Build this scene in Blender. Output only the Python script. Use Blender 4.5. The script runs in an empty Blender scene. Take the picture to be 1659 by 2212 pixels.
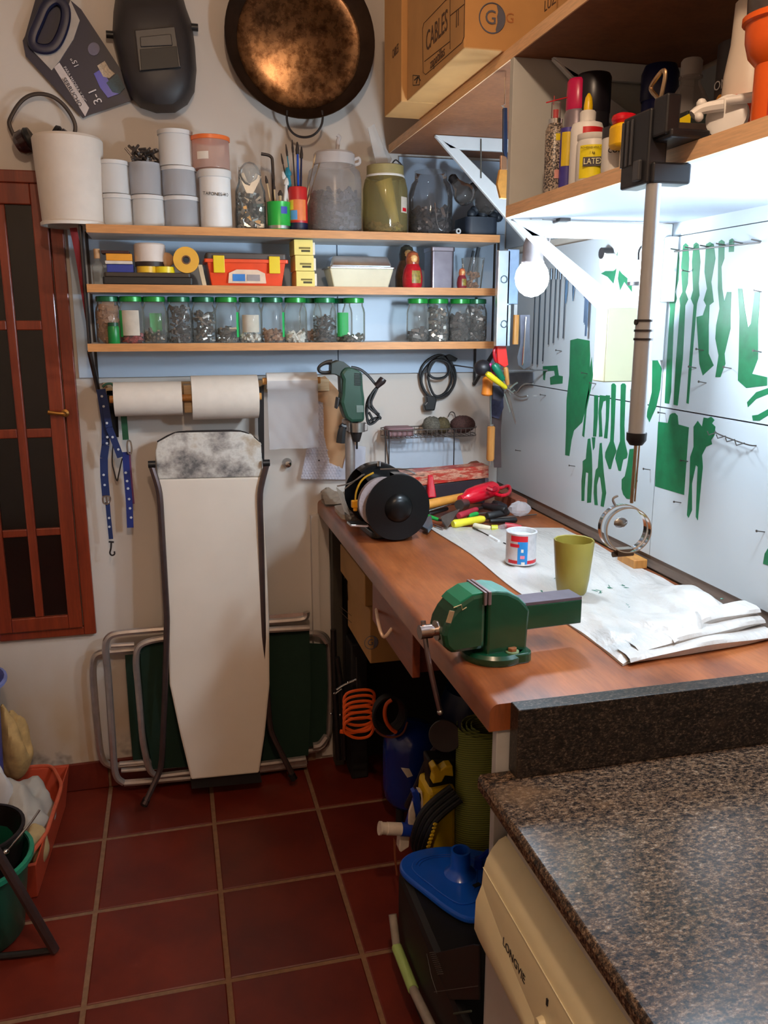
import bpy, bmesh, math, random
from mathutils import Vector, Matrix, Euler
random.seed(7)
PI = math.pi
C = bpy.context.scene.collection
# ------------------------------------------------------------------ camera
W, H, FPX = 1659.0, 2212.0, 1790.0
YAW, PITCH = math.radians(-14.1976), math.radians(-12.8745)
EYE = Vector((0, 0, 1.55))
cam = bpy.data.cameras.new('camera'); cam_o = bpy.data.objects.new('camera', cam); C.objects.link(cam_o)
cam_o.location = EYE
cam_o.rotation_euler = (PI/2 + PITCH, 0, YAW)
cam.sensor_fit = 'VERTICAL'; cam.sensor_height = 24.0; cam.lens = 24.0*FPX/H
cam.clip_start = 0.02
bpy.context.scene.camera = cam_o
# ------------------------------------------------------------------ world and exposure
w = bpy.data.worlds.new('night'); bpy.context.scene.world = w; w.use_nodes = True
w.node_tree.nodes['Background'].inputs[0].default_value = (0.5, 0.55, 0.65, 1)
w.node_tree.nodes['Background'].inputs[1].default_value = 0.02
vs = bpy.context.scene.view_settings
vs.view_transform = 'Standard'; vs.look = 'None'; vs.gamma = 1.0; vs.use_curve_mapping = False
vs.exposure = 0.0
# ------------------------------------------------------------------ lights: the room's warm ceiling lamp, the two bench bulbs
WARM_POS, WARM_W, WARM_COL = (0.08, 0.14, 2.62), 51.0, (1.0, 0.72, 0.50)
BULB_POS = [(0.800, 1.800, 1.648), (0.935, 1.125, 1.622)]
BULB_W, BULB_COL = 17.0, (0.72, 0.87, 1.0)
# the lamps are real glowing bulbs, modelled further down; radiance of a bulb of radius r giving P watts
def radiance(P, r): return P/(4*math.pi**2*r*r)
# ------------------------------------------------------------------ where a pixel of the photograph lies on a known plane
FW = Vector((-math.sin(YAW)*math.cos(PITCH), math.cos(YAW)*math.cos(PITCH), math.sin(PITCH)))
RT = Vector((math.cos(YAW), math.sin(YAW), 0)); UP = RT.cross(FW)
def ray(x, y): return FW + RT*((x - W/2)/FPX) - UP*((y - H/2)/FPX)
def Pz(x, y, z): d = ray(x, y); return EYE + d*((z - EYE.z)/d.z)
def Py(x, y, Y): d = ray(x, y); return EYE + d*(Y/d.y)
def Px(x, y, X): d = ray(x, y); return EYE + d*(X/d.x)
def mpp(p): return (Vector(p) - EYE).dot(FW)/FPX
D, RX = 2.72, 1.10          # back wall plane y, right wall plane x
SH = [1.812, 1.654, 1.492]  # tops of the three back shelves
BZ, GZ = 0.965, 0.85        # bench top, granite top
# ------------------------------------------------------------------ mesh builder
def srgb(r, g=None, b=None):
    f = lambda c: ((c/255.0)/12.92 if c <= 10 else (((c/255.0)+0.055)/1.055)**2.4)
    return (f(r), f(g), f(b))
class MB:
    def __init__(s): s.v = []; s.f = []; s.mi = []; s.m = 0
    def add(s, vs, fs, M=None):
        k = len(s.v)
        s.v += [tuple(M @ Vector(p)) if M is not None else tuple(p) for p in vs]
        s.f += [tuple(i + k for i in f) for f in fs]; s.mi += [s.m]*len(fs); return s
    def box(s, c, d, r=(0, 0, 0), M=None):
        x, y, z = d[0]/2, d[1]/2, d[2]/2
        T = Matrix.Translation(c) @ Euler(r).to_matrix().to_4x4()
        if M is not None: T = M @ T
        vs = [(a*x, b*y, e*z) for a in (-1, 1) for b in (-1, 1) for e in (-1, 1)]
        return s.add(vs, [(0, 1, 3, 2), (4, 6, 7, 5), (0, 4, 5, 1), (2, 3, 7, 6), (0, 2, 6, 4), (1, 5, 7, 3)], T)
    def span(s, a, b):
        return s.box([(a[i]+b[i])/2 for i in range(3)], [abs(b[i]-a[i]) for i in range(3)])
    def lathe(s, prof, c=(0, 0, 0), n=24, axis=None, M=None, a0=0.0, a1=2*PI):
        T = Matrix.Translation(c)
        if axis is not None: T = T @ Vector((0, 0, 1)).rotation_difference(Vector(axis)).to_matrix().to_4x4()
        if M is not None: T = M @ T
        full = abs(a1 - a0 - 2*PI) < 1e-6; m = n if full else n + 1
        vs, fs, rings = [], [], []
        for r, z in prof:
            if r < 1e-6 and full: rings.append([len(vs)]); vs.append((0, 0, z))
            else:
                rings.append(list(range(len(vs), len(vs)+m)))
                for i in range(m):
                    t = a0 + (a1-a0)*i/n; vs.append((r*math.cos(t), r*math.sin(t), z))
        for a, b in zip(rings, rings[1:]):
            for i in range(n):
                j = (i+1) % n if full else i+1
                if len(a) == 1 and len(b) == 1: continue
                if len(a) == 1: fs.append((a[0], b[j], b[i]))
                elif len(b) == 1: fs.append((a[i], a[j], b[0]))
                else: fs.append((a[i], a[j], b[j], b[i]))
        return s.add(vs, fs, T)
    def cyl(s, p0, p1, r0, r1=None, n=16, M=None):
        p0, p1 = Vector(p0), Vector(p1); L = (p1-p0).length; r1 = r0 if r1 is None else r1
        return s.lathe([(0, 0), (r0, 0), (r1, L), (0, L)], p0, n, (p1-p0), M)
    def ball(s, c, r, n=12, sc=(1, 1, 1)):
        k = len(s.v)
        s.lathe([(r*math.sin(PI*i/(n//2+1)) if 0 < i < n//2+1 else 0, -r*math.cos(PI*i/(n//2+1))) for i in range(n//2+2)], (0, 0, 0), n)
        s.v[k:] = [(c[0]+p[0]*sc[0], c[1]+p[1]*sc[1], c[2]+p[2]*sc[2]) for p in s.v[k:]]
        return s
    def tube(s, pts, r, n=8, closed=False, flat=1.0, up=None):
        P = [Vector(p) for p in pts]; rr = list(r) if isinstance(r, (list, tuple)) else [r]*len(P)
        if len(P) >= 3 and n >= 6:                      # round the bends off a little
            for _ in range(2):
                Q, qr, m = [], [], len(P)
                for i in range(m):
                    if not closed and i in (0, m-1): Q.append(P[i]); qr.append(rr[i]); continue
                    a, b = P[i-1]-P[i], P[(i+1) % m]-P[i]
                    Q += [P[i]+a*min(.25, .018/max(a.length, 1e-6)), P[i]+b*min(.25, .018/max(b.length, 1e-6))]; qr += [rr[i]*.75+rr[i-1]*.25, rr[i]*.75+rr[(i+1) % m]*.25]
                P, rr = Q, qr
        N = len(P); vs, fs = [], []
        nrm = None
        for i in range(N):
            a = P[(i-1) % N] if (closed or i > 0) else P[i]; b = P[(i+1) % N] if (closed or i < N-1) else P[i]
            t = (b-a).normalized() if (b-a).length > 1e-9 else Vector((0, 0, 1))
            if nrm is None:
                nrm = Vector(up) if up else (Vector((0, 0, 1)) if abs(t.z) < 0.9 else Vector((1, 0, 0)))
            elif up: nrm = Vector(up)
            nrm = (nrm - t*nrm.dot(t)).normalized(); bn = t.cross(nrm)
            for k in range(n):
                q = 2*PI*k/n; vs.append(P[i] + nrm*(rr[i]*flat*math.cos(q)) + bn*(rr[i]*math.sin(q)))
        for i in range(N if closed else N-1):
            for k in range(n):
                a = i*n; b = ((i+1) % N)*n; fs.append((a+k, a+(k+1) % n, b+(k+1) % n, b+k))
        if not closed:
            fs.append(tuple(range(n-1, -1, -1))); fs.append(tuple(range((N-1)*n, N*n)))
        return s.add(vs, fs)
    def prism(s, poly, t, O=(0, 0, 0), U=(1, 0, 0), V=(0, 0, 1)):
        """extrude the outline poly (u, v) by the vector t"""
        O, U, V, t = Vector(O), Vector(U), Vector(V), Vector(t); n = len(poly)
        a = [O + U*p[0] + V*p[1] for p in poly]; b = [p + t for p in a]
        if sum(poly[i][0]*poly[(i+1) % n][1]-poly[(i+1) % n][0]*poly[i][1] for i in range(n))*U.cross(V).dot(t) > 0:
            a.reverse(); b.reverse()
        return s.add(a+b, [tuple(range(n)), tuple(range(2*n-1, n-1, -1))] + [(i, n+i, n+(i+1) % n, (i+1) % n) for i in range(n)])
    def plate(s, pts, t):
        """extrude the world outline pts by the vector t"""
        a = [Vector(p) for p in pts]; n = len(a); t = Vector(t)
        nn = Vector((0, 0, 0))
        for i in range(n): nn += a[i].cross(a[(i+1) % n])
        if nn.dot(t) > 0: a.reverse()
        b = [p + t for p in a]
        return s.add(a+b, [tuple(range(n)), tuple(range(2*n-1, n-1, -1))] + [(i, n+i, n+(i+1) % n, (i+1) % n) for i in range(n)])
    def rbox(s, c, d, rad=0.01, n=4, M=None):
        """box with rounded vertical edges"""
        p = []
        for sx, sy, a in ((1, 1, 0), (-1, 1, PI/2), (-1, -1, PI), (1, -1, 1.5*PI)):
            for k in range(n+1):
                q = a + PI/2*k/n; p.append((sx*(d[0]/2-rad)+rad*math.cos(q), sy*(d[1]/2-rad)+rad*math.sin(q)))
        m = len(p); z0, z1 = -d[2]/2, d[2]/2
        vs = [(x, y, z0) for x, y in p]+[(x, y, z1) for x, y in p]
        T = Matrix.Translation(c)
        if M is not None: T = M @ T
        return s.add(vs, [tuple(range(m-1, -1, -1)), tuple(range(m, 2*m))] + [(i, (i+1) % m, m+(i+1) % m, m+i) for i in range(m)], T)
def mesh_of(name, b, mats, smooth=True):
    me = bpy.data.meshes.new(name); me.from_pydata([tuple(v) for v in b.v], [], b.f)
    for m in (mats if isinstance(mats, (list, tuple)) else [mats]): me.materials.append(m)
    me.polygons.foreach_set('material_index', b.mi)
    if smooth:
        me.polygons.foreach_set('use_smooth', [True]*len(b.f)); me.update(); me.set_sharp_from_angle(angle=math.radians(38))
    me.update(); return me
def obj(name, b, mats, parent=None, smooth=True, bevel=0, world=True, **props):
    """link builder b as ONE mesh object; world coordinates unless world=False (then local to the parent)"""
    if parent is not None and world:
        base = Vector(parent['_base']) if '_base' in parent else Vector((0, 0, 0))
        b.v = [tuple(Vector(p) - base) for p in b.v]
    o = bpy.data.objects.new(name, mesh_of(name, b, mats, smooth)); C.objects.link(o)
    if parent is not None: o.parent = parent; o['_base'] = list(parent['_base']) if '_base' in parent else [0, 0, 0]
    if bevel:
        m = o.modifiers.new('bevel', 'BEVEL'); m.width = bevel; m.segments = 2; m.limit_method = 'ANGLE'; m.angle_limit = math.radians(40)
        m.harden_normals = False
    for k, v in props.items(): o[k] = v
    return o
def thing(name, label, cat, loc=(0, 0, 0), rz=0.0, group=None):
    o = bpy.data.objects.new(name, None); C.objects.link(o); o.location = loc; o.rotation_euler = (0, 0, rz)
    o.empty_display_size = 0.05; o['label'] = label; o['category'] = cat; o['_base'] = list(loc)
    if group: o['group'] = group
    return o
def tag(o, label, cat, group=None):
    o['label'] = label; o['category'] = cat
    if group: o['group'] = group
    return o
def one(name, b, mats, label, cat, group=None, bevel=0, smooth=True):
    """a thing that is one mesh, its origin moved to its base"""
    xs = [p[0] for p in b.v]; ys = [p[1] for p in b.v]; zs = [p[2] for p in b.v]
    c = Vector(((min(xs)+max(xs))/2, (min(ys)+max(ys))/2, min(zs)))
    b.v = [tuple(Vector(p)-c) for p in b.v]
    o = obj(name, b, mats, None, smooth, bevel); o.location = c; return tag(o, label, cat, group)
def struct(name, b, mats, parent=None, smooth=False, bevel=0):
    o = obj(name, b, mats, parent, smooth, bevel)
    if parent is None: o['kind'] = 'structure'
    return o
def text(name, s, size, mat, parent, O, U, V, depth=0.0004, sx=1.0, align='CENTER'):
    """lettering as a part: origin O, reading direction U, up direction V, all in world coordinates"""
    cu = bpy.data.curves.new('lettering', 'FONT'); cu.body = s; cu.size = size; cu.align_x = align; cu.align_y = 'CENTER'
    cu.extrude = depth; cu.resolution_u = 3
    t = bpy.data.objects.new('tmp', cu); C.objects.link(t)
    dg = bpy.context.evaluated_depsgraph_get(); me = bpy.data.meshes.new_from_object(t.evaluated_get(dg))
    bpy.data.objects.remove(t); me.materials.clear(); me.materials.append(mat)
    U, V = Vector(U).normalized(), Vector(V).normalized(); N = U.cross(V)
    base = Vector(parent['_base']) if '_base' in parent else Vector((0, 0, 0))
    M = Matrix((( U.x*sx, V.x, N.x, 0), (U.y*sx, V.y, N.y, 0), (U.z*sx, V.z, N.z, 0), (0, 0, 0, 1)))
    me.transform(Matrix.Translation(Vector(O)-base) @ M)
    o = bpy.data.objects.new(name, me); C.objects.link(o); o.parent = parent; return o
# ------------------------------------------------------------------ materials
_M = {}
def nt_new(name):
    m = bpy.data.materials.new(name); m.use_nodes = True; return m, m.node_tree, m.node_tree.nodes['Principled BSDF']
def noise(nt, scale, detail=3, rough=0.5, stretch=(1, 1, 1), obj_space=True):
    tc = nt.nodes.new('ShaderNodeTexCoord'); mp = nt.nodes.new('ShaderNodeMapping'); n = nt.nodes.new('ShaderNodeTexNoise')
    mp.inputs['Scale'].default_value = stretch
    nt.links.new(tc.outputs['Object'], mp.inputs[0]); nt.links.new(mp.outputs[0], n.inputs[0])
    n.inputs['Scale'].default_value = scale; n.inputs['Detail'].default_value = detail; n.inputs['Roughness'].default_value = rough
    return n
def ramp(nt, src, stops):
    r = nt.nodes.new('ShaderNodeValToRGB'); nt.links.new(src, r.inputs[0]); e = r.color_ramp.elements
    while len(e) < len(stops): e.new(0.5)
    for k, (p, c) in enumerate(stops): e[k].position = p; e[k].color = (*c, 1)
    return r
def bump(nt, bs, src, strength=0.2, dist=0.002):
    b = nt.nodes.new('ShaderNodeBump'); b.inputs['Strength'].default_value = strength; b.inputs['Distance'].default_value = dist
    nt.links.new(src, b.inputs['Height']); nt.links.new(b.outputs[0], bs.inputs['Normal'])
def mat(name, col, rough=0.5, metal=0.0, var=0.12, scale=30.0, bmp=0.0, coat=0.0, spec=None, stretch=(1, 1, 1)):
    """plain stuff: a colour with a little procedural unevenness"""
    if name in _M: return _M[name]
    m, nt, bs = nt_new(name); c = srgb(*col)
    n = noise(nt, scale, 3, 0.55, stretch)
    lo = tuple(v*(1-var) for v in c); hi = tuple(min(1, v*(1+var)) for v in c)
    nt.links.new(ramp(nt, n.outputs[0], [(0.3, lo), (0.7, hi)]).outputs[0], bs.inputs['Base Color'])
    bs.inputs['Roughness'].default_value = rough; bs.inputs['Metallic'].default_value = metal
    if coat: bs.inputs['Coat Weight'].default_value = coat; bs.inputs['Coat Roughness'].default_value = 0.08
    if spec is not None: bs.inputs['Specular IOR Level'].default_value = spec
    if bmp: bump(nt, bs, n.outputs[0], bmp)
    _M[name] = m; return m
def mix_rgb(nt, fac, a, b):
    x = nt.nodes.new('ShaderNodeMix'); x.data_type = 'RGBA'
    nt.links.new(fac, x.inputs[0])
    for v, i in ((a, 6), (b, 7)):
        if isinstance(v, tuple): x.inputs[i].default_value = (*v, 1)
        else: nt.links.new(v, x.inputs[i])
    return x.outputs[2]
def wood(name, a, b, rough=0.45, stretch=(1, 12, 12), scale=3.0, coat=0.0, streak=None):
    if name in _M: return _M[name]
    m, nt, bs = nt_new(name); n = noise(nt, scale, 6, 0.6, stretch); n2 = noise(nt, scale*7, 3, 0.6, stretch)
    c = ramp(nt, n.outputs[0], [(0.30, srgb(*a)), (0.70, srgb(*b))]).outputs[0]
    c2 = ramp(nt, n2.outputs[0], [(0.35, (0.72,)*3), (0.6, (1.0,)*3)]).outputs[0]
    x = nt.nodes.new('ShaderNodeMix'); x.data_type = 'RGBA'; x.blend_type = 'MULTIPLY'; x.inputs[0].default_value = 0.6
    nt.links.new(c, x.inputs[6]); nt.links.new(c2, x.inputs[7]); nt.links.new(x.outputs[2], bs.inputs['Base Color'])
    bs.inputs['Roughness'].default_value = rough
    if coat: bs.inputs['Coat Weight'].default_value = coat; bs.inputs['Coat Roughness'].default_value = 0.12
    bump(nt, bs, n2.outputs[0], 0.12, 0.001); _M[name] = m; return m
def granite(name, dark, mid, brown, pale, rough):
    if name in _M: return _M[name]
    m, nt, bs = nt_new(name)
    a = noise(nt, 270, 4, 0.8, (.6, 1, 1)); b = noise(nt, 120, 3, 0.7, (.6, 1, 1)); c = noise(nt, 9, 2, 0.5)
    base = ramp(nt, a.outputs[0], [(0.40, srgb(*dark)), (0.47, srgb(*mid)), (0.55, srgb(*brown)), (0.64, srgb(*pale))]).outputs[0]
    blot = ramp(nt, b.outputs[0], [(0.36, (.15,)*3), (0.56, (1, 1, 1))]).outputs[0]
    q = mix_rgb(nt, blot, srgb(*dark), base)
    big = ramp(nt, c.outputs[0], [(0.62, (0, 0, 0)), (0.74, (0.55,)*3)]).outputs[0]
    nt.links.new(mix_rgb(nt, big, q, srgb(*brown)), bs.inputs['Base Color'])
    bs.inputs['Roughness'].default_value = rough; bs.inputs['Specular IOR Level'].default_value = 0.24; _M[name] = m; return m
def plaster(name, col, stain):
    m, nt, bs = nt_new(name); a = noise(nt, 2.2, 4, 0.55, (1, 1, 0.6)); b = noise(nt, 60, 3, 0.6); g = noise(nt, 11, 3, 0.6, (1, 1, 1))
    tc = nt.nodes.new('ShaderNodeTexCoord'); sp = nt.nodes.new('ShaderNodeSeparateXYZ'); nt.links.new(tc.outputs['Object'], sp.inputs[0])
    mr = nt.nodes.new('ShaderNodeMapRange'); mr.inputs['From Min'].default_value = 0.12; mr.inputs['From Max'].default_value = 0.62
    mr.inputs['To Min'].default_value = 1.0; mr.inputs['To Max'].default_value = 0.0; nt.links.new(sp.outputs['Z'], mr.inputs[0])
    st = ramp(nt, a.outputs[0], [(0.40, (0, 0, 0)), (0.62, (1, 1, 1))]).outputs[0]
    mu = nt.nodes.new('ShaderNodeMath'); mu.operation = 'MULTIPLY'; nt.links.new(st, mu.inputs[0]); nt.links.new(mr.outputs[0], mu.inputs[1])
    c1 = mix_rgb(nt, mu.outputs[0], srgb(*col), srgb(*stain))
    # mould specks just above the baseboard
    m2 = nt.nodes.new('ShaderNodeMapRange'); m2.inputs['From Min'].default_value = 0.10; m2.inputs['From Max'].default_value = 0.20
    m2.inputs['To Min'].default_value = 1.0; m2.inputs['To Max'].default_value = 0.0; nt.links.new(sp.outputs['Z'], m2.inputs[0])
    sk = ramp(nt, g.outputs[0], [(0.52, (0, 0, 0)), (0.66, (0.8,)*3)]).outputs[0]
    m3 = nt.nodes.new('ShaderNodeMath'); m3.operation = 'MULTIPLY'; nt.links.new(sk, m3.inputs[0]); nt.links.new(m2.outputs[0], m3.inputs[1])
    nt.links.new(mix_rgb(nt, m3.outputs[0], c1, srgb(60, 52, 46)), bs.inputs['Base Color'])
    bs.inputs['Roughness'].default_value = 0.85; bump(nt, bs, b.outputs[0], 0.15, 0.002); return m
def thin_glass(name, tint=(1, 1, 1), rough=0.03, haze=0.0, hazecol=(0.8, 0.8, 0.8), blend=0.22):
    """a thin wall of glass or clear plastic: mostly lets light straight through, reflects by Fresnel"""
    if name in _M: return _M[name]
    m = bpy.data.materials.new(name); m.use_nodes = True; nt = m.node_tree
    for n in list(nt.nodes): nt.nodes.remove(n)
    out = nt.nodes.new('ShaderNodeOutputMaterial'); t = nt.nodes.new('ShaderNodeBsdfTransparent'); g = nt.nodes.new('ShaderNodeBsdfGlossy')
    t.inputs[0].default_value = (*tint, 1); g.inputs['Roughness'].default_value = rough; g.inputs[0].default_value = (1, 1, 1, 1)
    lw = nt.nodes.new('ShaderNodeLayerWeight'); lw.inputs[0].default_value = blend
    ns = noise(nt, 25, 2, 0.5); bp = nt.nodes.new('ShaderNodeBump'); bp.inputs['Strength'].default_value = 0.25; bp.inputs['Distance'].default_value = 0.004
    nt.links.new(ns.outputs[0], bp.inputs['Height']); nt.links.new(bp.outputs[0], g.inputs['Normal'])
    mx = nt.nodes.new('ShaderNodeMixShader'); nt.links.new(lw.outputs['Fresnel'], mx.inputs[0])
    nt.links.new(t.outputs[0], mx.inputs[1]); nt.links.new(g.outputs[0], mx.inputs[2]); last = mx.outputs[0]
    if haze:
        d = nt.nodes.new('ShaderNodeBsdfDiffuse'); d.inputs[0].default_value = (*hazecol, 1)
        tr = nt.nodes.new('ShaderNodeBsdfTranslucent'); tr.inputs[0].default_value = (*hazecol, 1)
        dm = nt.nodes.new('ShaderNodeMixShader'); dm.inputs[0].default_value = 0.25
        nt.links.new(d.outputs[0], dm.inputs[1]); nt.links.new(tr.outputs[0], dm.inputs[2])
        m2 = nt.nodes.new('ShaderNodeMixShader'); m2.inputs[0].default_value = haze
        nt.links.new(last, m2.inputs[1]); nt.links.new(dm.outputs[0], m2.inputs[2]); last = m2.outputs[0]
    nt.links.new(last, out.inputs[0]); _M[name] = m; return m
def emit(name, col, strength):
    m, nt, bs = nt_new(name); bs.inputs['Base Color'].default_value = (0.2, 0.2, 0.2, 1)
    bs.inputs['Emission Color'].default_value = (*col, 1); bs.inputs['Emission Strength'].default_value = strength; return m
STEEL = mat('brushed_steel', (190, 188, 185), 0.28, 1.0); CHROME = mat('chrome', (225, 225, 225), 0.10, 1.0, 0.03)
ALU = mat('dull_aluminium', (168, 160, 156), 0.4, .75); DKMETAL = mat('dark_metal', (62, 58, 58), 0.45, 0.7)
BLACK = mat('black_plastic', (24, 24, 26), 0.42); BLACKG = mat('glossy_black_enamel', (14, 14, 16), 0.16, 0, 0.05, coat=0.6)
WHITE = mat('white_plastic', (226, 222, 216), 0.4, 0, 0.04); RED = mat('red_plastic', (205, 22, 38), 0.3, 0, 0.08)
YELLOW = mat('yellow_plastic', (232, 208, 30), 0.35, 0, 0.06); GREEN = mat('green_plastic', (20, 130, 60), 0.35, 0, 0.1)
BLUE = mat('blue_plastic', (18, 70, 170), 0.3, 0, 0.08); NAVY = mat('navy_plastic', (17, 20, 52), 0.4)
ORANGE = mat('orange_plastic', (235, 92, 22), 0.38, 0, 0.06); PAPER = mat('white_paper', (222, 212, 200), 0.8, 0, 0.04)
BEECH = wood('laminate_edge_beech', (196, 132, 76), (214, 152, 92), 0.5, (1, 14, 14))
HANDLE_WOOD = wood('handle_wood', (176, 112, 50), (206, 148, 78), 0.5, (1, 1, 0.1), 30)
CARD = mat('cardboard', (196, 146, 88), 0.85, 0, 0.07, 12); DKCARD = mat('cardboard_print', (88, 62, 42), 0.85, 0, 0.1)
INK = mat('black_ink', (26, 24, 26), 0.7); BLUEGREY = mat('pale_blue_laminate', (178, 196, 216), 0.38, 0, 0.03, 4)
GLASS = thin_glass('clear_jar_glass', (0.95, 0.97, 0.96), 0.04, 0.10, (0.85, 0.86, 0.84), 0.14)
# ================================================================== THE SETTING
WALLMAT = plaster('stained_cream_plaster', (206, 198, 190), (178, 146, 104))
PLAIN = mat('cream_ceiling_paint', (206, 196, 184), 0.9, 0, 0.05)
struct('wall_back', MB().span((-1.80, D, 0), (RX+0.12, D+0.12, 2.95)), WALLMAT)
struct('wall_right', MB().span((RX+0.02, -1.4, 0), (RX+0.14, D, 2.95)), PLAIN)
struct('wall_left', MB().span((-1.92, -1.4, 0), (-1.80, D+0.12, 2.95)), PLAIN)
struct('wall_front', MB().span((-1.92, -1.52, 0), (RX+0.14, -1.40, 2.95)), PLAIN)
struct('ceiling', MB().span((-1.92, -1.52, 2.95), (RX+0.14, D+0.12, 3.05)), PLAIN)
# floor: grout bed with red quarry tiles laid on it
GROUT = mat('sandy_grout', (132, 98, 72), 0.9, 0, 0.15, 60)
def tile_mat():
    m, nt, bs = nt_new('red_quarry_tile'); n = noise(nt, 5, 4, 0.6); n2 = noise(nt, 40, 3, 0.6)
    oi = nt.nodes.new('ShaderNodeObjectInfo')
    c = ramp(nt, n.outputs[0], [(0.3, srgb(86, 26, 18)), (0.7, srgb(114, 38, 22))]).outputs[0]
    q = ramp(nt, oi.outputs['Random'], [(0.0, (0.82, 0.82, 0.85)), (1.0, (1.1, 1.1, 1.0))]).outputs[0]
    x = nt.nodes.new('ShaderNodeMix'); x.data_type = 'RGBA'; x.blend_type = 'MULTIPLY'; x.inputs[0].default_value = 1
    nt.links.new(c, x.inputs[6]); nt.links.new(q, x.inputs[7]); nt.links.new(x.outputs[2], bs.inputs['Base Color'])
    bs.inputs['Roughness'].default_value = 0.42; bump(nt, bs, n2.outputs[0], 0.15, 0.001); return m
TILE = tile_mat()
fl = struct('floor', MB().span((-1.92, -1.52, -0.10), (RX+0.14, D+0.12, -0.003)), GROUT)
TP, TG = 0.3325, 0.013
tb = MB(); h = (TP-TG)/2
tb.add([(-h, -h, -.010), (h, -h, -.010), (h, h, -.010), (-h, h, -.010), (-h, -h, -.002), (h, -h, -.002), (h, h, -.002), (-h, h, -.002),
        (-h+.003, -h+.003, 0), (h-.003, -h+.003, 0), (h-.003, h-.003, 0), (-h+.003, h-.003, 0)],
       [(0, 1, 5, 4), (1, 2, 6, 5), (2, 3, 7, 6), (3, 0, 4, 7), (4, 5, 9, 8), (5, 6, 10, 9), (6, 7, 11, 10), (7, 4, 8, 11), (8, 9, 10, 11)])
tile_me = mesh_of('tile', tb, TILE, False)
for ix in range(-6, 4):
    for iy in range(-12, 1):
        x, y = 0.053 + (ix+.5)*TP, 2.406 + (iy+.5)*TP
        if x < -1.8 or x > RX or y < -1.4 or y > D: continue
        o = bpy.data.objects.new('tile', tile_me); C.objects.link(o); o.parent = fl; o.location = (x, y, 0)
        o.rotation_euler = (0, 0, random.choice((0, PI/2, PI))+random.uniform(-.002, .002))
# baseboard of the same tile, a course of its own
bb = struct('baseboard_back', MB().span((-1.80, D-0.006, 0), (0.43, D, 0.098)), GROUT)
for k in range(7):
    x0 = 0.053 - TP*(6-k) - 0.003 + 0.006
    x1 = min(x0+TP-0.008, 0.43)
    if x1 > x0: obj('tile', MB().span((x0, D-0.014, 0.002), (x1, D-0.004, 0.10)), TILE, bb, False, 0.002)
# ------------------------------------------------------------------ the narrow glazed wooden casement on the back wall
MAHOG = wood('varnished_red_wood', (110, 38, 18), (142, 56, 28), 0.34, (12, 12, 1), 2.5, coat=0.35)
win = struct('window_1', (lambda b: (b.span((-0.605, D-0.020, 0.560), (-0.575, D, 1.975)), b.span((-0.322, D-0.020, 0.560), (-0.285, D, 1.975)),
              b.span((-0.575, D-0.020, 0.560), (-0.322, D, 0.588)), b.span((-0.575, D-0.020, 1.940), (-0.322, D, 1.975)), b)[-1])(MB()), MAHOG, None, False, 0.003)
zr = [0.635, 0.900, 0.924, 1.208, 1.236, 1.528, 1.556, 1.880]
sash = MB()
sash.span((-0.573, D-0.032, 0.590), (-0.535, D-0.008, 1.938)); sash.span((-0.366, D-0.032, 0.590), (-0.324, D-0.008, 1.938))
sash.span((-0.535, D-0.032, 0.590), (-0.366, D-0.008, zr[0])); sash.span((-0.535, D-0.032, zr[7]), (-0.366, D-0.008, 1.938))
obj('sash', sash, MAHOG, win, False, 0.003)
mu = MB(); mu.span((-0.4635, D-0.030, zr[0]), (-0.4375, D-0.010, zr[7]))
obj('mullion', mu, MAHOG, win, False, 0.004)
for a, c in ((zr[1], zr[2]), (zr[3], zr[4]), (zr[5], zr[6])):
    for u, v in ((-0.535, -0.4635), (-0.4375, -0.366)):
        obj('glazing_bar', MB().span((u, D-0.028, a), (v, D-0.012, c)), MAHOG, win, False, 0.003)
PANE = mat('dark_window_glass', (14, 10, 9), 0.12, 0, 0.1, coat=0.5)
for a, c in zip(zr[0::2], zr[1::2]):
    for u, v in ((-0.535, -0.4635), (-0.4375, -0.366)):
        obj('pane', MB().span((u, D-0.019, a), (v, D-0.015, c)), PANE, win, False)
BRASS = mat('brass', (150, 104, 48), 0.4, .8)
hb = MB(); q = Py(140, 893, D-0.04)
hb.lathe([(0, 0), (.012, 0), (.012, .006), (.005, .009), (.005, .03), (0, .03)], (q.x, D-.030, q.z), 14, (0, -1, 0))
hb.tube([(q.x, D-.055, q.z), (q.x-.02, D-.058, q.z+.002), (q.x-.045, D-.055, q.z+.006)], [.006, .005, .007], 8)
obj('handle', hb, BRASS, win)
hb = MB(); hb.cyl((-.607, D-.03, .70), (-.607, D-.03, .76), .006); hb.cyl((-.607, D-.03, 1.70), (-.607, D-.03, 1.76), .006); obj('hinge', hb, BRASS, win)
# ------------------------------------------------------------------ pale blue boards screwed to the back wall
bo = struct('trim_1', MB().span((-0.275, D-0.012, 1.385), (0.529, D, 1.835)), BLUEGREY, None, False, 0.001)
bo = struct('trim_2', MB().span((0.532, D-0.012, 1.385), (RX, D, 1.835)), BLUEGREY, None, False, 0.001)
bo = struct('trim_3', MB().span((0.735, D-0.012, 1.836), (RX, D, 2.062)), BLUEGREY, None, False, 0.001)
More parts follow.
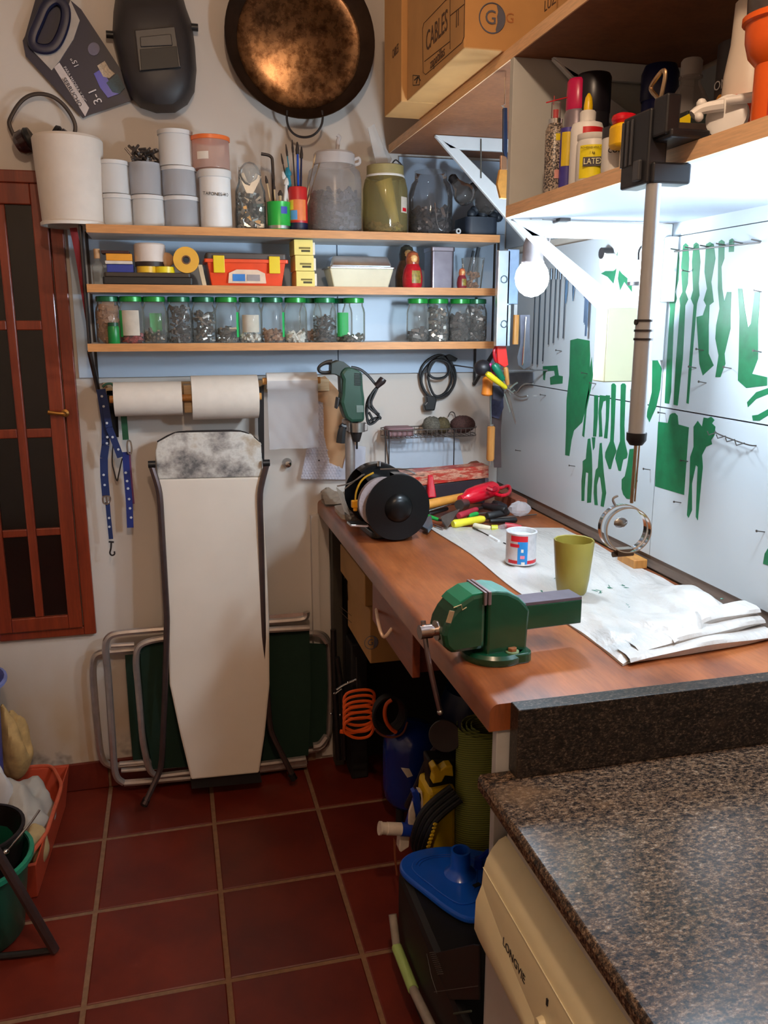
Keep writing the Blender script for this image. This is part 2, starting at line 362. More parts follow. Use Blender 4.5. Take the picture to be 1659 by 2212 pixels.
# ------------------------------------------------------------------ white tool boards on the right wall, painted with tool outlines
PEG = mat('white_board_laminate', (180, 186, 190), 0.36, 0, 0.02, 5)
PAINT = mat('green_silhouette_paint', (14, 100, 60), 0.40, 0, 0.16, 45)
yseam = Px(1432, 800, RX).y
b1 = struct('wall_panel_1', MB().span((RX, yseam+.0015, 1.3595), (RX+.02, D-.012, 1.765)), PEG)
b2 = struct('wall_panel_2', MB().span((RX, 0.60, 1.3595), (RX+.02, yseam-.0015, 1.735)), PEG)
b3 = struct('wall_panel_3', MB().span((RX, yseam+.0015, 1.000), (RX+.02, D-.012, 1.3565)), PEG)
b4 = struct('wall_panel_4', MB().span((RX, 0.60, 1.000), (RX+.02, yseam-.0015, 1.3565)), PEG)
upb = struct('wall_panel_5', MB().span((RX+.004, 0.60, 1.79), (RX+.02, D-.012, 2.06)), PEG)
colm = struct('trim_4', MB().span((RX-.020, Px(1444, 600, RX-.020).y, Px(1435, 652, RX-.020).z), (RX, Px(1420, 600, RX-.020).y, 1.735)), mat('white_gloss_paint', (228, 230, 230), 0.35, 0, 0.03), None, False, 0.002)
rail = struct('trim_5', MB().span((RX, 0.60, 1.737), (RX+.02, yseam, 1.789)), PEG)
gapm = wood('raw_brown_batten', (112, 100, 92), (138, 124, 114), 0.7, (8, 1, 8))
struct('trim_6', MB().span((RX+.006, 1.12, 0.967), (RX+.02, D, 0.998)), gapm)
def g6(p): return (1060+p[0]/2.77, 450+p[1]/2.77)
def g1(p): return (1060+p[0]/2.77, 900+p[1]/2.77)
def g4(p): return (1240+p[0]/5.82, 850+p[1]/5.82)
def fl_(p): return p
SIL = [
 (g6, [(312,945),(400,940),(408,1000),(432,1005),(430,1048),(358,1056),(355,1012),(385,1000),(380,972),(330,975),(325,1030),(315,1025)]),
 (fl_, [(1232,735),(1248,731),(1274,736),(1275,768),(1273,850),(1262,895),(1258,912),(1250,920),(1240,930),(1235,950),(1230,985),(1221,983),(1223,930),(1224,865),(1230,811)]),
 (g6, [(605,890),(612,1000),(600,1080),(575,1200),(560,1370),(548,1360),(565,1200),(590,1060),(595,950)]),
 (g4, [(255,20),(305,25),(300,300),(280,540),(240,540),(250,300)]),
 (g4, [(325,20),(400,30),(400,90),(370,100),(345,220),(350,350),(358,540),(315,545),(318,440),(308,240)]),
 (g4, [(402,20),(455,25),(450,120),(440,300),(420,565),(378,560),(400,350),(405,180)]),
 (g4, [(470,-110),(490,-128),(512,-125),(530,-100),(515,300),(500,600),(535,720),(495,830),(465,950),(440,950),(390,800),(395,740),(455,600),(465,400)]),
 (g4, [(590,-110),(612,-128),(640,-125),(655,-100),(650,0),(635,400),(640,600),(675,760),(665,810),(620,830),(590,975),(560,970),(520,820),(530,750),(580,600),(580,400)]),
 (g4, [(175,570),(205,565),(225,760),(230,950),(230,1100),(215,1370),(165,1375),(170,1200),(180,1000),(150,990),(135,1200),(130,1350),(95,1350),(95,1100),(110,950),(110,850),(150,820),(160,700)]),
 (g4, [(325,625),(350,620),(360,780),(370,940),(380,1040),(405,1250),(375,1425),(335,1415),(355,1250),(330,1060),(315,1040),(290,1150),(290,1280),(300,1405),(260,1400),(248,1250),(255,1100),(275,960),(300,930),(310,800)]),
 (g4, [(225,550),(270,550),(260,680),(240,715)]),
 (g4, [(700,700),(790,690),(780,1000),(800,1100),(780,1160),(735,1250),(700,1330),(660,1320),(620,1270),(600,1200),(600,1080),(640,1040),(670,900)]),
 (g4, [(710,-50),(757,-50),(748,540),(702,520)]),
 (g6, [(965,615),(1010,605),(1000,700),(1010,820),(1020,870),(1000,910),(1025,960),(1015,1080),(990,1190),(950,1280),(932,1240),(965,1100),(968,900)]),
 (g4, [(1060,355),(1180,370),(1205,270),(1235,248),(1270,245),(1305,280),(1315,390),(1445,425),(1385,1275),(1020,1165)]),
 (g1, [(1240,25),(1250,40),(1265,60),(1275,5),(1300,10),(1320,0),(1340,20),(1325,40),(1345,60),(1340,110),(1320,140),(1325,165),(1290,180),(1265,230),(1270,300),(1260,400),(1240,620),(1228,600),(1235,400),(1240,300),(1228,290),(1205,400),(1205,560),(1185,605),(1175,590),(1190,400),(1195,240),(1215,180),(1215,60)]),
 (g6, [(1090,228),(1105,215),(1120,228),(1130,300),(1125,430),(1105,500),(1115,540),(1105,570),(1095,700),(1080,1100),(1068,1170),(1042,1165),(1055,900),(1075,600),(1068,540),(1082,500),(1080,300)]),
 (g6, [(1152,222),(1167,208),(1182,222),(1188,300),(1180,450),(1165,500),(1182,545),(1165,580),(1150,900),(1120,1180),(1095,1175),(1110,900),(1135,580),(1130,540),(1148,500),(1140,350)]),
 (g6, [(1215,215),(1230,204),(1245,215),(1255,320),(1245,450),(1250,520),(1235,570),(1215,800),(1185,1170),(1172,1165),(1190,900),(1215,580),(1198,540),(1212,490),(1205,320)]),
 (g6, [(1290,215),(1312,202),(1335,215),(1345,300),(1320,440),(1335,560),(1310,580),(1305,700),(1305,870),(1335,940),(1270,1000),(1250,930),(1232,650),(1270,640),(1290,580),(1275,550),(1295,480),(1280,380)]),
 (g6, [(1365,200),(1382,188),(1400,200),(1398,300),(1380,350),(1385,480),(1398,560),(1415,500),(1440,500),(1435,640),(1435,720),(1400,870),(1405,930),(1375,1010),(1345,1010),(1365,880),(1345,780),(1350,700),(1370,600),(1360,480),(1362,320)]),
 (g6, [(1428,190),(1445,180),(1458,192),(1455,260),(1425,262)]),
 (g6, [(1480,480),(1505,480),(1520,600),(1540,715),(1558,690),(1580,500),(1612,500),(1600,700),(1600,900),(1565,990),(1655,1010),(1655,1060),(1530,1075),(1480,1030),(1485,900),(1490,650)]),
 (g6, [(1540,1190),(1535,1160),(1590,1100),(1690,1065),(1690,1100),(1590,1140)]),
 (g6, [(1570,1270),(1565,1240),(1600,1235),(1690,1185),(1690,1220),(1610,1270)]),
 (g1, [(1690,740),(1640,820),(1630,880),(1690,900)]),
 (g6, [(660,390),(700,370),(740,320),(760,260),(750,380),(735,450),(700,410)]),
 (g6, [(770,370),(785,390),(820,420),(845,440),(845,500),(800,440),(775,490),(762,420)]),
 (g6, [(643,520),(657,520),(654,590),(643,590)]),
]
for conv, pts in SIL:
    w3 = [Px(*conv(p), RX) for p in pts]
    zc = sum(p.z for p in w3)/len(w3); yc = sum(p.y for p in w3)/len(w3)
    par = (b1 if yc > yseam else b2) if zc > 1.358 else (b3 if yc > yseam else b4)
    b = MB(); b.plate([(RX-.0006, p.y, p.z) for p in w3], (.0006, 0, 0)); obj('painted_outline', b, PAINT, par, False)
# nails and wire hooks in the boards
NAIL = mat('nail_steel', (110, 104, 100), 0.4, 1.0)
NL = [(g6,(270,968)),(g6,(330,1120)),(g6,(425,855)),(g6,(1275,850)),(g6,(1230,955)),(g6,(1440,958)),(g6,(1290,1045)),(g6,(1045,1228)),(g6,(580,990)),(g6,(1620,860)),
      (g1,(505,297)),(g1,(180,205)),(g1,(955,318)),(g1,(1180,268)),(g1,(1140,515)),(g1,(1640,690)),(g6,(1620,500)),(g6,(1050,268)),(g6,(1190,380)),(g6,(630,1050))]
for conv, p in NL:
    q = Px(*conv(p), RX); b = MB(); b.cyl((q.x, q.y, q.z), (q.x-.018, q.y, q.z+.003), .0011, n=6); b.cyl((q.x-.018, q.y, q.z+.003), (q.x-.0195, q.y, q.z+.003), .0026, n=8)
    par = (b1 if q.y > yseam else b2) if q.z > 1.358 else (b3 if q.y > yseam else b4)
    obj('nail', b, NAIL, par)
# comb hook on the lower board and the long nail rail on the upper one
for conv, p, par, dx in ((g1, (1345, 88), b4, 5),):
    q = Px(*conv(p), RX); b = MB()
    b.tube([(q.x, q.y, q.z), (q.x-.012, q.y-.012, q.z), (q.x-.012, q.y-.06, q.z-.006), (q.x-.012, q.y-.125, q.z-.012), (q.x, q.y-.13, q.z-.012)], .0014, 6)
    for k in range(4): b.tube([(q.x-.012, q.y-.02-.03*k, q.z-.003*k), (q.x-.030, q.y-.02-.03*k, q.z-.004-.003*k), (q.x-.034, q.y-.02-.03*k, q.z+.004-.003*k)], .0012, 5)
    obj('comb_hook', b, NAIL, par)
q0, q1 = Px(*g6((1045, 268)), RX), Px(*g6((1640, 205)), RX)
b = MB(); b.tube([(RX-.010, q0.y, q0.z), (RX-.010, q1.y, q1.z)], .0016, 6)
for k in range(7):
    y = q0.y+(q1.y-q0.y)*k/6.2; z = q0.z+(q1.z-q0.z)*k/6.2; b.cyl((RX, y, z+.003), (RX-.022, y, z+.006), .0014, n=6)
obj('nail_rail', b, NAIL, b2)
struct('shade_board_1', MB().span((.53, D-.022, .0), (RX+.02, D-.001, BZ-.05)), mat('under_bench_shade_brown', (36, 28, 25), .8))  # dark board added to stand in for the deep shade under the bench
struct('shade_board_2', MB().span((RX+.004, 1.15, .0), (RX+.02, D-.024, BZ-.05)), mat('under_bench_shade_brown', 0))  # second added board, same painted shade along the right wall
# ceiling lamp (above the picture)
t = thing('ceiling_lamp', 'small white glass ceiling lamp giving warm light above the room', 'lamp', (WARM_POS[0], WARM_POS[1], 2.83))
obj('base_plate', MB().lathe([(0, 0), (.09, 0), (.09, -.03), (.05, -.05), (0, -.05)], WARM_POS[:2]+(2.95,), 24), WHITE, t)
obj('bulb', MB().ball(WARM_POS, .045, 14), emit('warm_bulb_glow', WARM_COL, radiance(WARM_W, .045)), t)
obj('socket', MB().cyl((WARM_POS[0], WARM_POS[1], 2.90), (WARM_POS[0], WARM_POS[1], WARM_POS[2]+.04), .018), WHITE, t)
# ================================================================== BACK-WALL SHELVES AND WHAT STANDS ON THEM
YF = 2.50
SHELFBOX = [(-0.205, 1.000), (-0.215, 1.010), (-0.225, 1.000)]
names = ['highest of the three wooden shelf boards on the far wall', 'middle wooden shelf board on the far wall, under the toolbox', 'lowest wooden shelf board on the far wall, under the glass jars']
for (x0, x1), zt, lb in zip(SHELFBOX, SH, names):
    t = thing('wall_shelf', lb, 'shelf', ((x0+x1)/2, 2.6, zt-.022), group='wooden shelf boards on the far wall')
    obj('board', MB().span((x0, YF+.003, zt-.022), (x1, D-.012, zt)), mat('white_shelf_laminate', (214, 208, 200), .45, 0, .03), t, False)
    obj('front_edging', MB().span((x0, YF, zt-.022), (x1, YF+.003, zt)), BEECH, t, False)
# upright rods and the slanting struts that carry the shelves
for x, lb in ((-.222, 'dark metal shelf upright at the left end of the far wall shelves'), (1.004, 'dark metal shelf upright at the right end of the far wall shelves')):
    b = MB()
    for y in (YF+.02, YF+.05): b.tube([(x, y, SH[2]-.022), (x, y, SH[0])], .004, 6)
    b.tube([(x, YF+.01, SH[2]-.022), (x, D-.012, 1.345)], .007, 6); b.span((x-.004, D-.016, 1.34), (x+.004, D-.012, SH[0]))
    one('shelf_bracket', b, DKMETAL, lb, 'bracket')
FROST = thin_glass('frosted_plastic', (0.9, 0.9, 0.9), 0.3, 0.80, (0.90, 0.90, 0.90))
FROSTG = thin_glass('cloudy_grey_plastic', (0.8, 0.82, 0.85), 0.3, 0.62, (0.66, 0.67, 0.71))
def sx(px, y): return Py(px, 600, y).x
def bits(r, h, n, size, kind='mix', z0=0.004):
    """a heap of small hardware in a jar: one uncountable mass"""
    b = MB()
    for _ in range(n):
        a, q = random.uniform(0, 2*PI), r*math.sqrt(random.random()); z = z0 + h*random.random()**1.2
        e = (random.uniform(0, PI), random.uniform(0, PI), random.uniform(0, PI)); s = size*random.uniform(.6, 1.3)
        q = min(q, max(0.001, r - s*.6))
        L = min(s*(3 if kind == 'rod' else 1.6), r*1.5)
        b.box((q*math.cos(a), q*math.sin(a), max(z, z0+s*.5)), (s*.5, s*.5, L) if kind != 'nut' else (s, s, s*.5), e)
    return b
def contents(parent, r, h, n, size, m, kind='mix'): return obj('contents', bits(r, h, n, size, kind), m, parent, False, world=False, kind='stuff')
GALV = mat('galvanised_screws', (168, 164, 158), .3, 1.0); DKSCREW = mat('dark_screws', (104, 96, 92), .4, .7); BRSCREW = mat('brown_wall_plugs', (150, 108, 78), .5); REDBIT = mat('red_wall_plugs', (150, 34, 26), .5)
WHBIT = mat('white_clips', (208, 200, 190), .6)
# --- the row of green-lidded glass jars on the lowest shelf
LIDS = [mat('green_jar_lid_%s' % n, c, .3, .2, .05) for n, c in (('dark', (14, 92, 54)), ('bright', (30, 138, 52)), ('mid', (18, 112, 60)))]
GLAB = mat('bright_green_label', (44, 178, 92), .6, 0, .06); WLAB = mat('whitish_worn_label', (196, 186, 172), .8, 0, .12)
def jar(px, y, lid, hh=.131, r=.0355, base=SH[2], label='', group='green-lidded glass jars on the lowest shelf'):
    x = sx(px, y); t = thing('glass_jar', label, 'jar', (x, y, base), 0, group)
    obj('glass', MB().lathe([(0, .002), (r*.92, .002), (r, .010), (r, hh*.66), (r*.93, hh*.76), (r*.82, hh*.82), (r*.80, hh*.90)], n=24), GLASS, t, world=False)
    obj('lid', MB().lathe([(r*.86, hh*.885), (r*.90, hh*.89), (r*.90, hh*.985), (r*.84, hh), (0, hh)], n=24), LIDS[lid], t, world=False)
    return t
def wrap(t, r, z0, z1, a0, a1, m, name='paper_label'):
    return obj(name, MB().lathe([(r, z0), (r, z1)], n=10, a0=a0, a1=a1), m, t, world=False)
JR = [(228, 2.555, 0, 'far left, mostly hidden behind a small green can', BRSCREW, .09, .05, None),
      (279, 2.550, 1, 'with a worn whitish label on its front', REDBIT, .02, .014, 'w'),
      (329, 2.552, 1, 'with green label paper seen through the glass and a few screws', GALV, .03, .012, 'g2'),
      (383, 2.548, 0, 'with dark glass and a thin layer of washers', DKSCREW, .10, .010, None),
      (436, 2.552, 0, 'crammed with bright silver screws up to its shoulder', GALV, .085, .011, None),
      (486, 2.550, 1, 'with small silver parts and a green label turned to its right', GALV, .04, .012, 'g1'),
      (537, 2.550, 0, 'with a narrow dark lid and cloudy white bags over pale washers', WHBIT, .022, .012, 'w1'),
      (586, 2.550, 0, 'with brown wall plugs and a bright green label on its right edge', BRSCREW, .03, .014, 'g1'),
      (636, 2.550, 1, 'with white bits and one shiny bolt at the bottom', WHBIT, .02, .016, None),
      (669, 2.590, 0, 'set back in the row, only half of it showing, brown plugs inside', BRSCREW, .03, .012, None),
      (700, 2.545, 2, 'two thirds full of long brown-grey nails', DKSCREW, .075, .008, 'nails'),
      (736, 2.600, 0, 'set back behind its neighbours with a green label facing forward', GALV, .012, .014, 'g3'),
      (763, 2.545, 1, 'at the end of the long row, nearly empty with curled scraps', GALV, .014, .012, None),
      (903, 2.560, 1, 'first after the gap in the row, coins of solder at the bottom', DKSCREW, .03, .016, None),
      (947, 2.560, 1, 'second after the gap, packed with springs', GALV, .095, .016, None),
      (995, 2.560, 1, 'third after the gap, dark bolts leaning inside', DKSCREW, .07, .020, None),
      (1030, 2.560, 0, 'last at the right end, full of dark grey parts', DKSCREW, .105, .016, None)]
for px, y, li, d, m, hh, sz, lab in JR:
    t = jar(px, y, li, label='green-lidded glass jar ' + d)
    contents(t, .031, hh, int(40+900*hh), sz, m, 'rod' if lab == 'nails' else 'mix')
    if lab == 'w': wrap(t, .0360, .022, .092, -2.35, -.95, WLAB); wrap(t, .0358, .018, .092, -2.75, -2.36, GLAB)
    if lab == 'g2': wrap(t, .0358, .030, .085, 1.0, 2.0, GLAB)
    if lab == 'g1': wrap(t, .0358, .016, .088, -.75, .15, GLAB)
    if lab == 'g3': wrap(t, .0358, .016, .088, -2.1, -1.1, GLAB)
    if lab == 'w1': wrap(t, .0340, .030, .080, -2.4, -.8, WLAB)
# small green can in front of the first jar
t = thing('paint_tin', 'small dark green tin in front of the first jar on the lowest shelf', 'tin', (sx(237, 2.515), 2.516, SH[2]))
obj('body', MB().lathe([(0, 0), (.015, 0), (.016, .002), (.016, .044), (.0145, .048)], n=16), GREEN, t, world=False)
obj('cap', MB().lathe([(.0145, .048), (.0145, .058), (0, .058)], n=16), mat('dark_green_cap', (12, 74, 46), .4), t, world=False)
# --- highest shelf
Z0 = SH[0]
def tub(px, y, z, r, h, m, lidm, label, group=None, r1=None, cat='container', name='plastic_tub'):
    r1 = r1 or r; t = thing(name, label, cat, (sx(px, y), y, z), 0, group)
    obj('body', MB().lathe([(0, .001), (r1, .001), (r1+.001, .004), (r, h*.90)], n=28), m, t, world=False)
    obj('lid', MB().lathe([(r+.001, h*.86), (r+.003, h*.87), (r+.003, h*.985), (r, h), (0, h)], n=28), lidm, t, world=False)
    return t
t = thing('bucket', 'large upturned matt white plastic bucket at the left end of the top shelf', 'bucket', (sx(169, 2.585), 2.585, Z0))
obj('body', MB().lathe([(.083, 0), (.086, .002), (.086, .010), (.083, .012), (.093, .225), (.088, .232), (0, .232)], n=36), mat('matt_white_pail', (214, 204, 194), .6, 0, .03), t, world=False)
obj('rim', MB().lathe([(.083, .0), (.088, .0), (.088, .008), (.084, .010)], n=36), WHITE, t, world=False)
FL = mat('cloudy_white_lid', (206, 205, 205), .45, 0, .03)
g = 'frosted screw pots stacked on the top shelf'
tub(264, 2.585, Z0, .040, .088, FROST, FL, 'frosted white pot right beside the white bucket, lower of the two', g)
tub(261, 2.585, Z0+.089, .040, .088, FROST, FL, 'frosted white pot right beside the white bucket, upper of the two', g)
tub(330, 2.585, Z0, .044, .088, FROST, FL, 'frosted white pot at the bottom of the stack topped with loose screws', g)
t = thing('plastic_tub', 'open grey frosted pot heaped with hooks and screws', 'container', (sx(327, 2.585), 2.585, Z0+.089), 0, g)
obj('body', MB().lathe([(0, .001), (.043, .001), (.044, .085), (.042, .085), (.040, .080)], n=28), FROSTG, t, world=False)
c = bits(.036, .045, 70, .012, 'rod'); c.v = [(p[0], p[1], p[2]+.072) for p in c.v]; c.tube([(-.03, 0, .10), (-.05, 0, .125)], .003, 6); c.tube([(.02, 0, .10), (.028, 0, .128), (.036, 0, .122)], .0025, 6)
obj('contents', c, DKSCREW, t, False, world=False, kind='stuff')
tub(400, 2.585, Z0, .048, .088, FROSTG, FL, 'grey frosted pot at the bottom of the tallest stack', g)
tub(398, 2.585, Z0+.089, .047, .078, FROSTG, FL, 'grey frosted pot in the middle of the tallest stack', g)
tub(394, 2.585, Z0+.168, .046, .096, FROST, FL, 'frosted white pot on top of the tallest stack', g)
t = tub(473, 2.570, Z0, .044, .162, mat('white_pot_body', (226, 224, 222), .5, 0, .02), mat('white_pot_lid', (214, 212, 210), .5, 0, .02), 'tall white pot with handwritten capitals, under the orange-lidded tub')
text('lettering', 'TAPONES-40', .0125, INK, t, (sx(473, 2.53), 2.5243, Z0+.092), (1, 0, -.04), (.04, 0, 1))
t = tub(467, 2.575, Z0+.163, .052, .088, thin_glass('pinkish_clear_plastic', (0.95, 0.80, 0.74), .15, .45, (0.80, 0.58, 0.50)), mat('orange_screw_lid', (228, 112, 52), .4, 0, .04), 'clear tub with an orange lid standing on the tall white pot')
obj('paper_label', MB().lathe([(.0538, .022), (.0538, .042)], n=8, a0=-2.4, a1=-1.75), PAPER, t, world=False)
# plastic bag / jar of hinges and curtain fittings
t = thing('glass_jar', 'clear jar crammed with shiny hinges and a grey bag, right of the lettered white pot', 'jar', (sx(547, 2.585), 2.585, Z0))
obj('glass', MB().lathe([(0, .001), (.042, .001), (.044, .008), (.044, .11), (.034, .135), (.032, .17), (.034, .18)], n=24), GLASS, t, world=False)
contents(t, .038, .10, 110, .018, GALV)
b = MB(); b.box((.004, -.012, .118), (.018, .004, .085), (0, .5, 0)); b.box((-.010, .002, .125), (.016, .004, .075), (0, -.4, 0)); obj('hinge', b, STEEL, t, world=False)
b = MB(); b.box((-.012, -.028, .042), (.010, .004, .052), (0, -.35, 0)); b.box((.012, -.028, .026), (.024, .004, .010), (0, .3, 0)); obj('hinge', b, mat('brass_hinge', (214, 178, 120), .22, 1.0), t, world=False)
obj('plastic_bag', MB().ball((0, 0, .160), .030, 10, (1, .8, 1.1)), thin_glass('crinkled_clear_bag', (.9, .9, .9), .1, .25, (.7, .68, .66)), t, world=False)
# green tin of brushes
t = thing('paint_tin', 'green tin with a blue badge holding thin paint brushes', 'tin', (sx(606, 2.56), 2.56, Z0))
obj('body', MB().lathe([(0, 0), (.0335, 0), (.0345, .003), (.0335, .006), (.0335, .076), (.0345, .080), (.0315, .080), (.0315, .01)], n=24), [mat('lime_green_tin', (38, 168, 62), .35, .1, .05)], t, world=False)
obj('badge', MB().lathe([(.0338, .046), (.0338, .066)], n=8, a0=-1.5, a1=-.9), mat('blue_badge', (60, 72, 168), .4), t, world=False)
obj('bottom_band', MB().lathe([(.0338, .0), (.0338, .014)], n=24), STEEL, t, world=False)
random.seed(21)
def sticks(parent, specs, base=.01):
    for (dx, lean, fy, L, r, m, tipm, nm) in specs:
        a = Vector((dx*.4, 0, base)); d = Vector((lean, fy, 1)).normalized(); b = MB(); b.cyl(a, a+d*L*.86, r, r*.8, 8)
        o = obj(nm, b, m, parent, world=False)
        b2 = MB(); b2.lathe([(0, 0), (r*1.3, 0), (r*1.5, L*.05), (r*.6, L*.14), (0, L*.15)], a+d*L*.85, 8, d)
        obj('bristles' if nm == 'brush' else 'tip', b2, tipm, parent, world=False)
BRH = mat('pale_brush_handle', (196, 168, 128), .5); BRI = mat('dark_bristles', (52, 40, 34), .8); WHH = mat('white_brush_handle', (210, 206, 200), .4); TEAL = mat('teal_handle', (30, 120, 140), .4)
sticks(t, [(-.03, -.16, .02, .145, .003, BRH, BRI, 'brush'), (-.012, -.06, .03, .125, .003, BRH, BRI, 'brush'), (.01, .02, .0, .105, .005, BRH, BRI, 'brush'), (.028, .10, -.02, .14, .006, WHH, WHH, 'brush'), (.0, -.10, .05, .16, .0022, DKMETAL, BRI, 'brush')])
# red and yellow paint jar with blue brushes
t = thing('paint_jar', 'red and yellow printed jar of tall thin brushes, right of the green tin', 'jar', (sx(647, 2.565), 2.565, Z0))
obj('body', MB().lathe([(0, 0), (.027, 0), (.028, .003), (.028, .120), (.0265, .124), (.025, .120), (.025, .01)], n=24), mat('red_printed_sleeve', (186, 34, 34), .4, 0, .1), t, world=False)
obj('print_band', MB().lathe([(.0284, .030), (.0284, .088)], n=24, a0=-2.9, a1=-.8), mat('orange_printed_band', (222, 120, 60), .5, 0, .15), t, world=False)
obj('print_panel', MB().lathe([(.0287, .032), (.0287, .058)], n=8, a0=-2.6, a1=-1.8), mat('light_blue_print', (92, 150, 205), .5), t, world=False)
obj('print_panel', MB().lathe([(.0287, .060), (.0287, .086)], n=8, a0=-2.9, a1=-2.2), mat('yellow_print', (228, 196, 60), .5), t, world=False)
obj('bottom_band', MB().lathe([(.0284, .0), (.0284, .024)], n=24), NAVY, t, world=False)
sticks(t, [(-.03, -.17, .02, .20, .002, DKMETAL, BRI, 'brush'), (-.02, -.10, .03, .225, .0022, TEAL, BRI, 'brush'), (-.008, -.04, .0, .235, .0025, DKMETAL, BRI, 'brush'), (.005, .0, .0, .23, .004, BLUE, BRI, 'brush'), (.012, .05, .04, .22, .0035, NAVY, BRI, 'brush'), (.02, .24, .02, .21, .0018, BRH, BRH, 'brush'), (.02, .34, .02, .20, .0018, BRH, BRH, 'brush'), (-.02, -.14, -.03, .16, .007, TEAL, TEAL, 'brush'), (-.035, -.2, -.02, .15, .005, WHH, WHH, 'brush')], .02)
# allen key standing between tins
b = MB(); xk = sx(590, 2.62); b.tube([(xk-.025, 2.62, Z0+.222), (xk-.004, 2.62, Z0+.220), (xk+.006, 2.62, Z0+.214), (xk+.008, 2.62, Z0+.205), (xk+.010, 2.62, Z0)], .0045, 6)
one('allen_key', b, DKMETAL, 'long bent grey allen key leaning upright behind the green tin', 'tool')
# big frosted jar with spout lid
t = thing('plastic_jar', 'large frosted plastic jar half full of dark metal parts, lid with side ear', 'jar', (sx(727, 2.57), 2.585, Z0))
obj('body', MB().lathe([(0, .001), (.074, .001), (.080, .008), (.081, .150), (.076, .175), (.060, .190), (.058, .196)], n=32), thin_glass('big_frosted_jar', (.93, .91, .90), .22, .26, (.80, .76, .75)), t, world=False)
obj('lid', MB().lathe([(.058, .192), (.061, .193), (.061, .222), (.056, .228), (0, .232)], n=32), thin_glass('frosted_lid', (.9, .88, .87), .3, .7, (.74, .68, .66)), t, world=False)
obj('spout', MB().tube([(.01, 0, .230), (.012, 0, .262), (.018, 0, .272), (.010, 0, .278)], .006, 8), thin_glass('frosted_lid'), t, world=False)
obj('ear', MB().tube([(.056, -.01, .210), (.075, -.01, .218), (.076, -.01, .200), (.060, -.01, .196)], .005, 6), thin_glass('frosted_lid'), t, world=False)
contents(t, .073, .11, 330, .020, mat('dark_blue_grey_parts', (48, 48, 60), .4, .6))
# olive jar with cone and plastic tube
OLV = thin_glass('olive_glass', (.72, .66, .40), .08, .30, (.50, .44, .22))
t = thing('glass_jar', 'olive-tinted jar with a pale roll inside and a clear bag sticking out of its top', 'jar', (sx(832, 2.585), 2.585, Z0))
obj('glass', MB().lathe([(0, .001), (.064, .001), (.068, .008), (.068, .130), (.062, .158), (.054, .168)], n=32), OLV, t, world=False)
obj('lid', MB().lathe([(.052, .166), (.056, .166), (.056, .196), (.052, .198)], n=32), mat('olive_lid', (150, 136, 88), .5), t, world=False)
obj('rim_band', MB().lathe([(.057, .163), (.0585, .166), (.057, .170)], n=32), WHITE, t, world=False)
b = MB(); b.lathe([(0, 0), (.012, 0), (.026, .15), (0, .15)], (.035, -.01, .012), 16, (-.30, 0, 1)); obj('paper_cone', b, mat('pale_tan_cone', (214, 190, 136), .7), t, world=False)
contents(t, .060, .025, 60, .016, BRSCREW)
obj('paper_label', MB().lathe([(.0685, .060), (.0685, .105)], n=8, a0=-1.05, a1=-.55), WLAB, t, world=False)
obj('label_mark', MB().lathe([(.0689, .064), (.0689, .074)], n=6, a0=-.95, a1=-.65), RED, t, world=False)
b = MB(); b.plate([(-.055, -.01, .300), (-.035, -.01, .312), (.012, -.01, .196), (-.018, -.01, .150)], (0, .006, 0)); b.plate([(-.038, -.008, .300), (-.022, -.004, .286), (.020, -.005, .218), (.004, -.008, .19)], (0, .012, 0))
obj('plastic_bag', b, thin_glass('clear_sleeve_plastic', (.92, .92, .92), .08, .35, (.86, .85, .84)), t, world=False)
b = MB(); b.tube([(.01, .01, .18), (.032, .012, .222), (.046, .012, .214), (.06, .012, .20)], .002, 6); obj('cord', b, DKMETAL, t, world=False)
# clear jar with small hooks
t = thing('glass_jar', 'wide clear jar with a dark neck, one third full of metal hooks', 'jar', (sx(928, 2.585), 2.585, Z0))
obj('glass', MB().lathe([(0, .001), (.062, .001), (.068, .008), (.068, .120), (.060, .150), (.050, .162), (.049, .185), (.051, .188)], n=32), thin_glass('smoky_clear_glass', (.82, .82, .83), .04, .1, (.4, .4, .42)), t, world=False)
contents(t, .060, .075, 160, .018, DKSCREW)
b = MB(); b.tube([(-.005, -.060, .09), (.002, -.064, .02), (.020, -.062, .008), (.036, -.052, .03), (.044, -.046, .10)], .0022, 6); obj('wire_hook', b, CHROME, t, world=False)
# light bulbs in a heap
BULBG = thin_glass('dusty_bulb_glass', (.62, .60, .58), .06, .22, (.30, .27, .25))
for px, py, rr, lb, dz in ((1003, 420, .034, 'left one of the two dusty light bulbs at the right end of the top shelf', (-.5, 0, -1)), (1048, 440, .036, 'right one of the two dusty light bulbs, beside the white shelf bracket', (.0, 0, -1))):
    p = Py(px, py, 2.56); t = thing('light_bulb', lb, 'bulb', (p.x, p.y, p.z-rr))
    M = Matrix.Translation((0, 0, rr)) @ Vector((0, 0, -1)).rotation_difference(Vector((-.55, .3, .8))).to_matrix().to_4x4()
    obj('glass', MB().lathe([(rr*math.sin(PI*i/12), rr*math.cos(PI*i/12)) for i in range(10)]+[(rr*.45, -rr*1.25), (rr*.40, -rr*1.5)], n=20, M=M), BULBG, t, world=False)
    obj('screw_cap', MB().lathe([(rr*.42, -rr*1.4), (rr*.42, -rr*1.9), (rr*.2, -rr*2.1), (0, -rr*2.1)], n=14, M=M), DKMETAL, t, world=False)
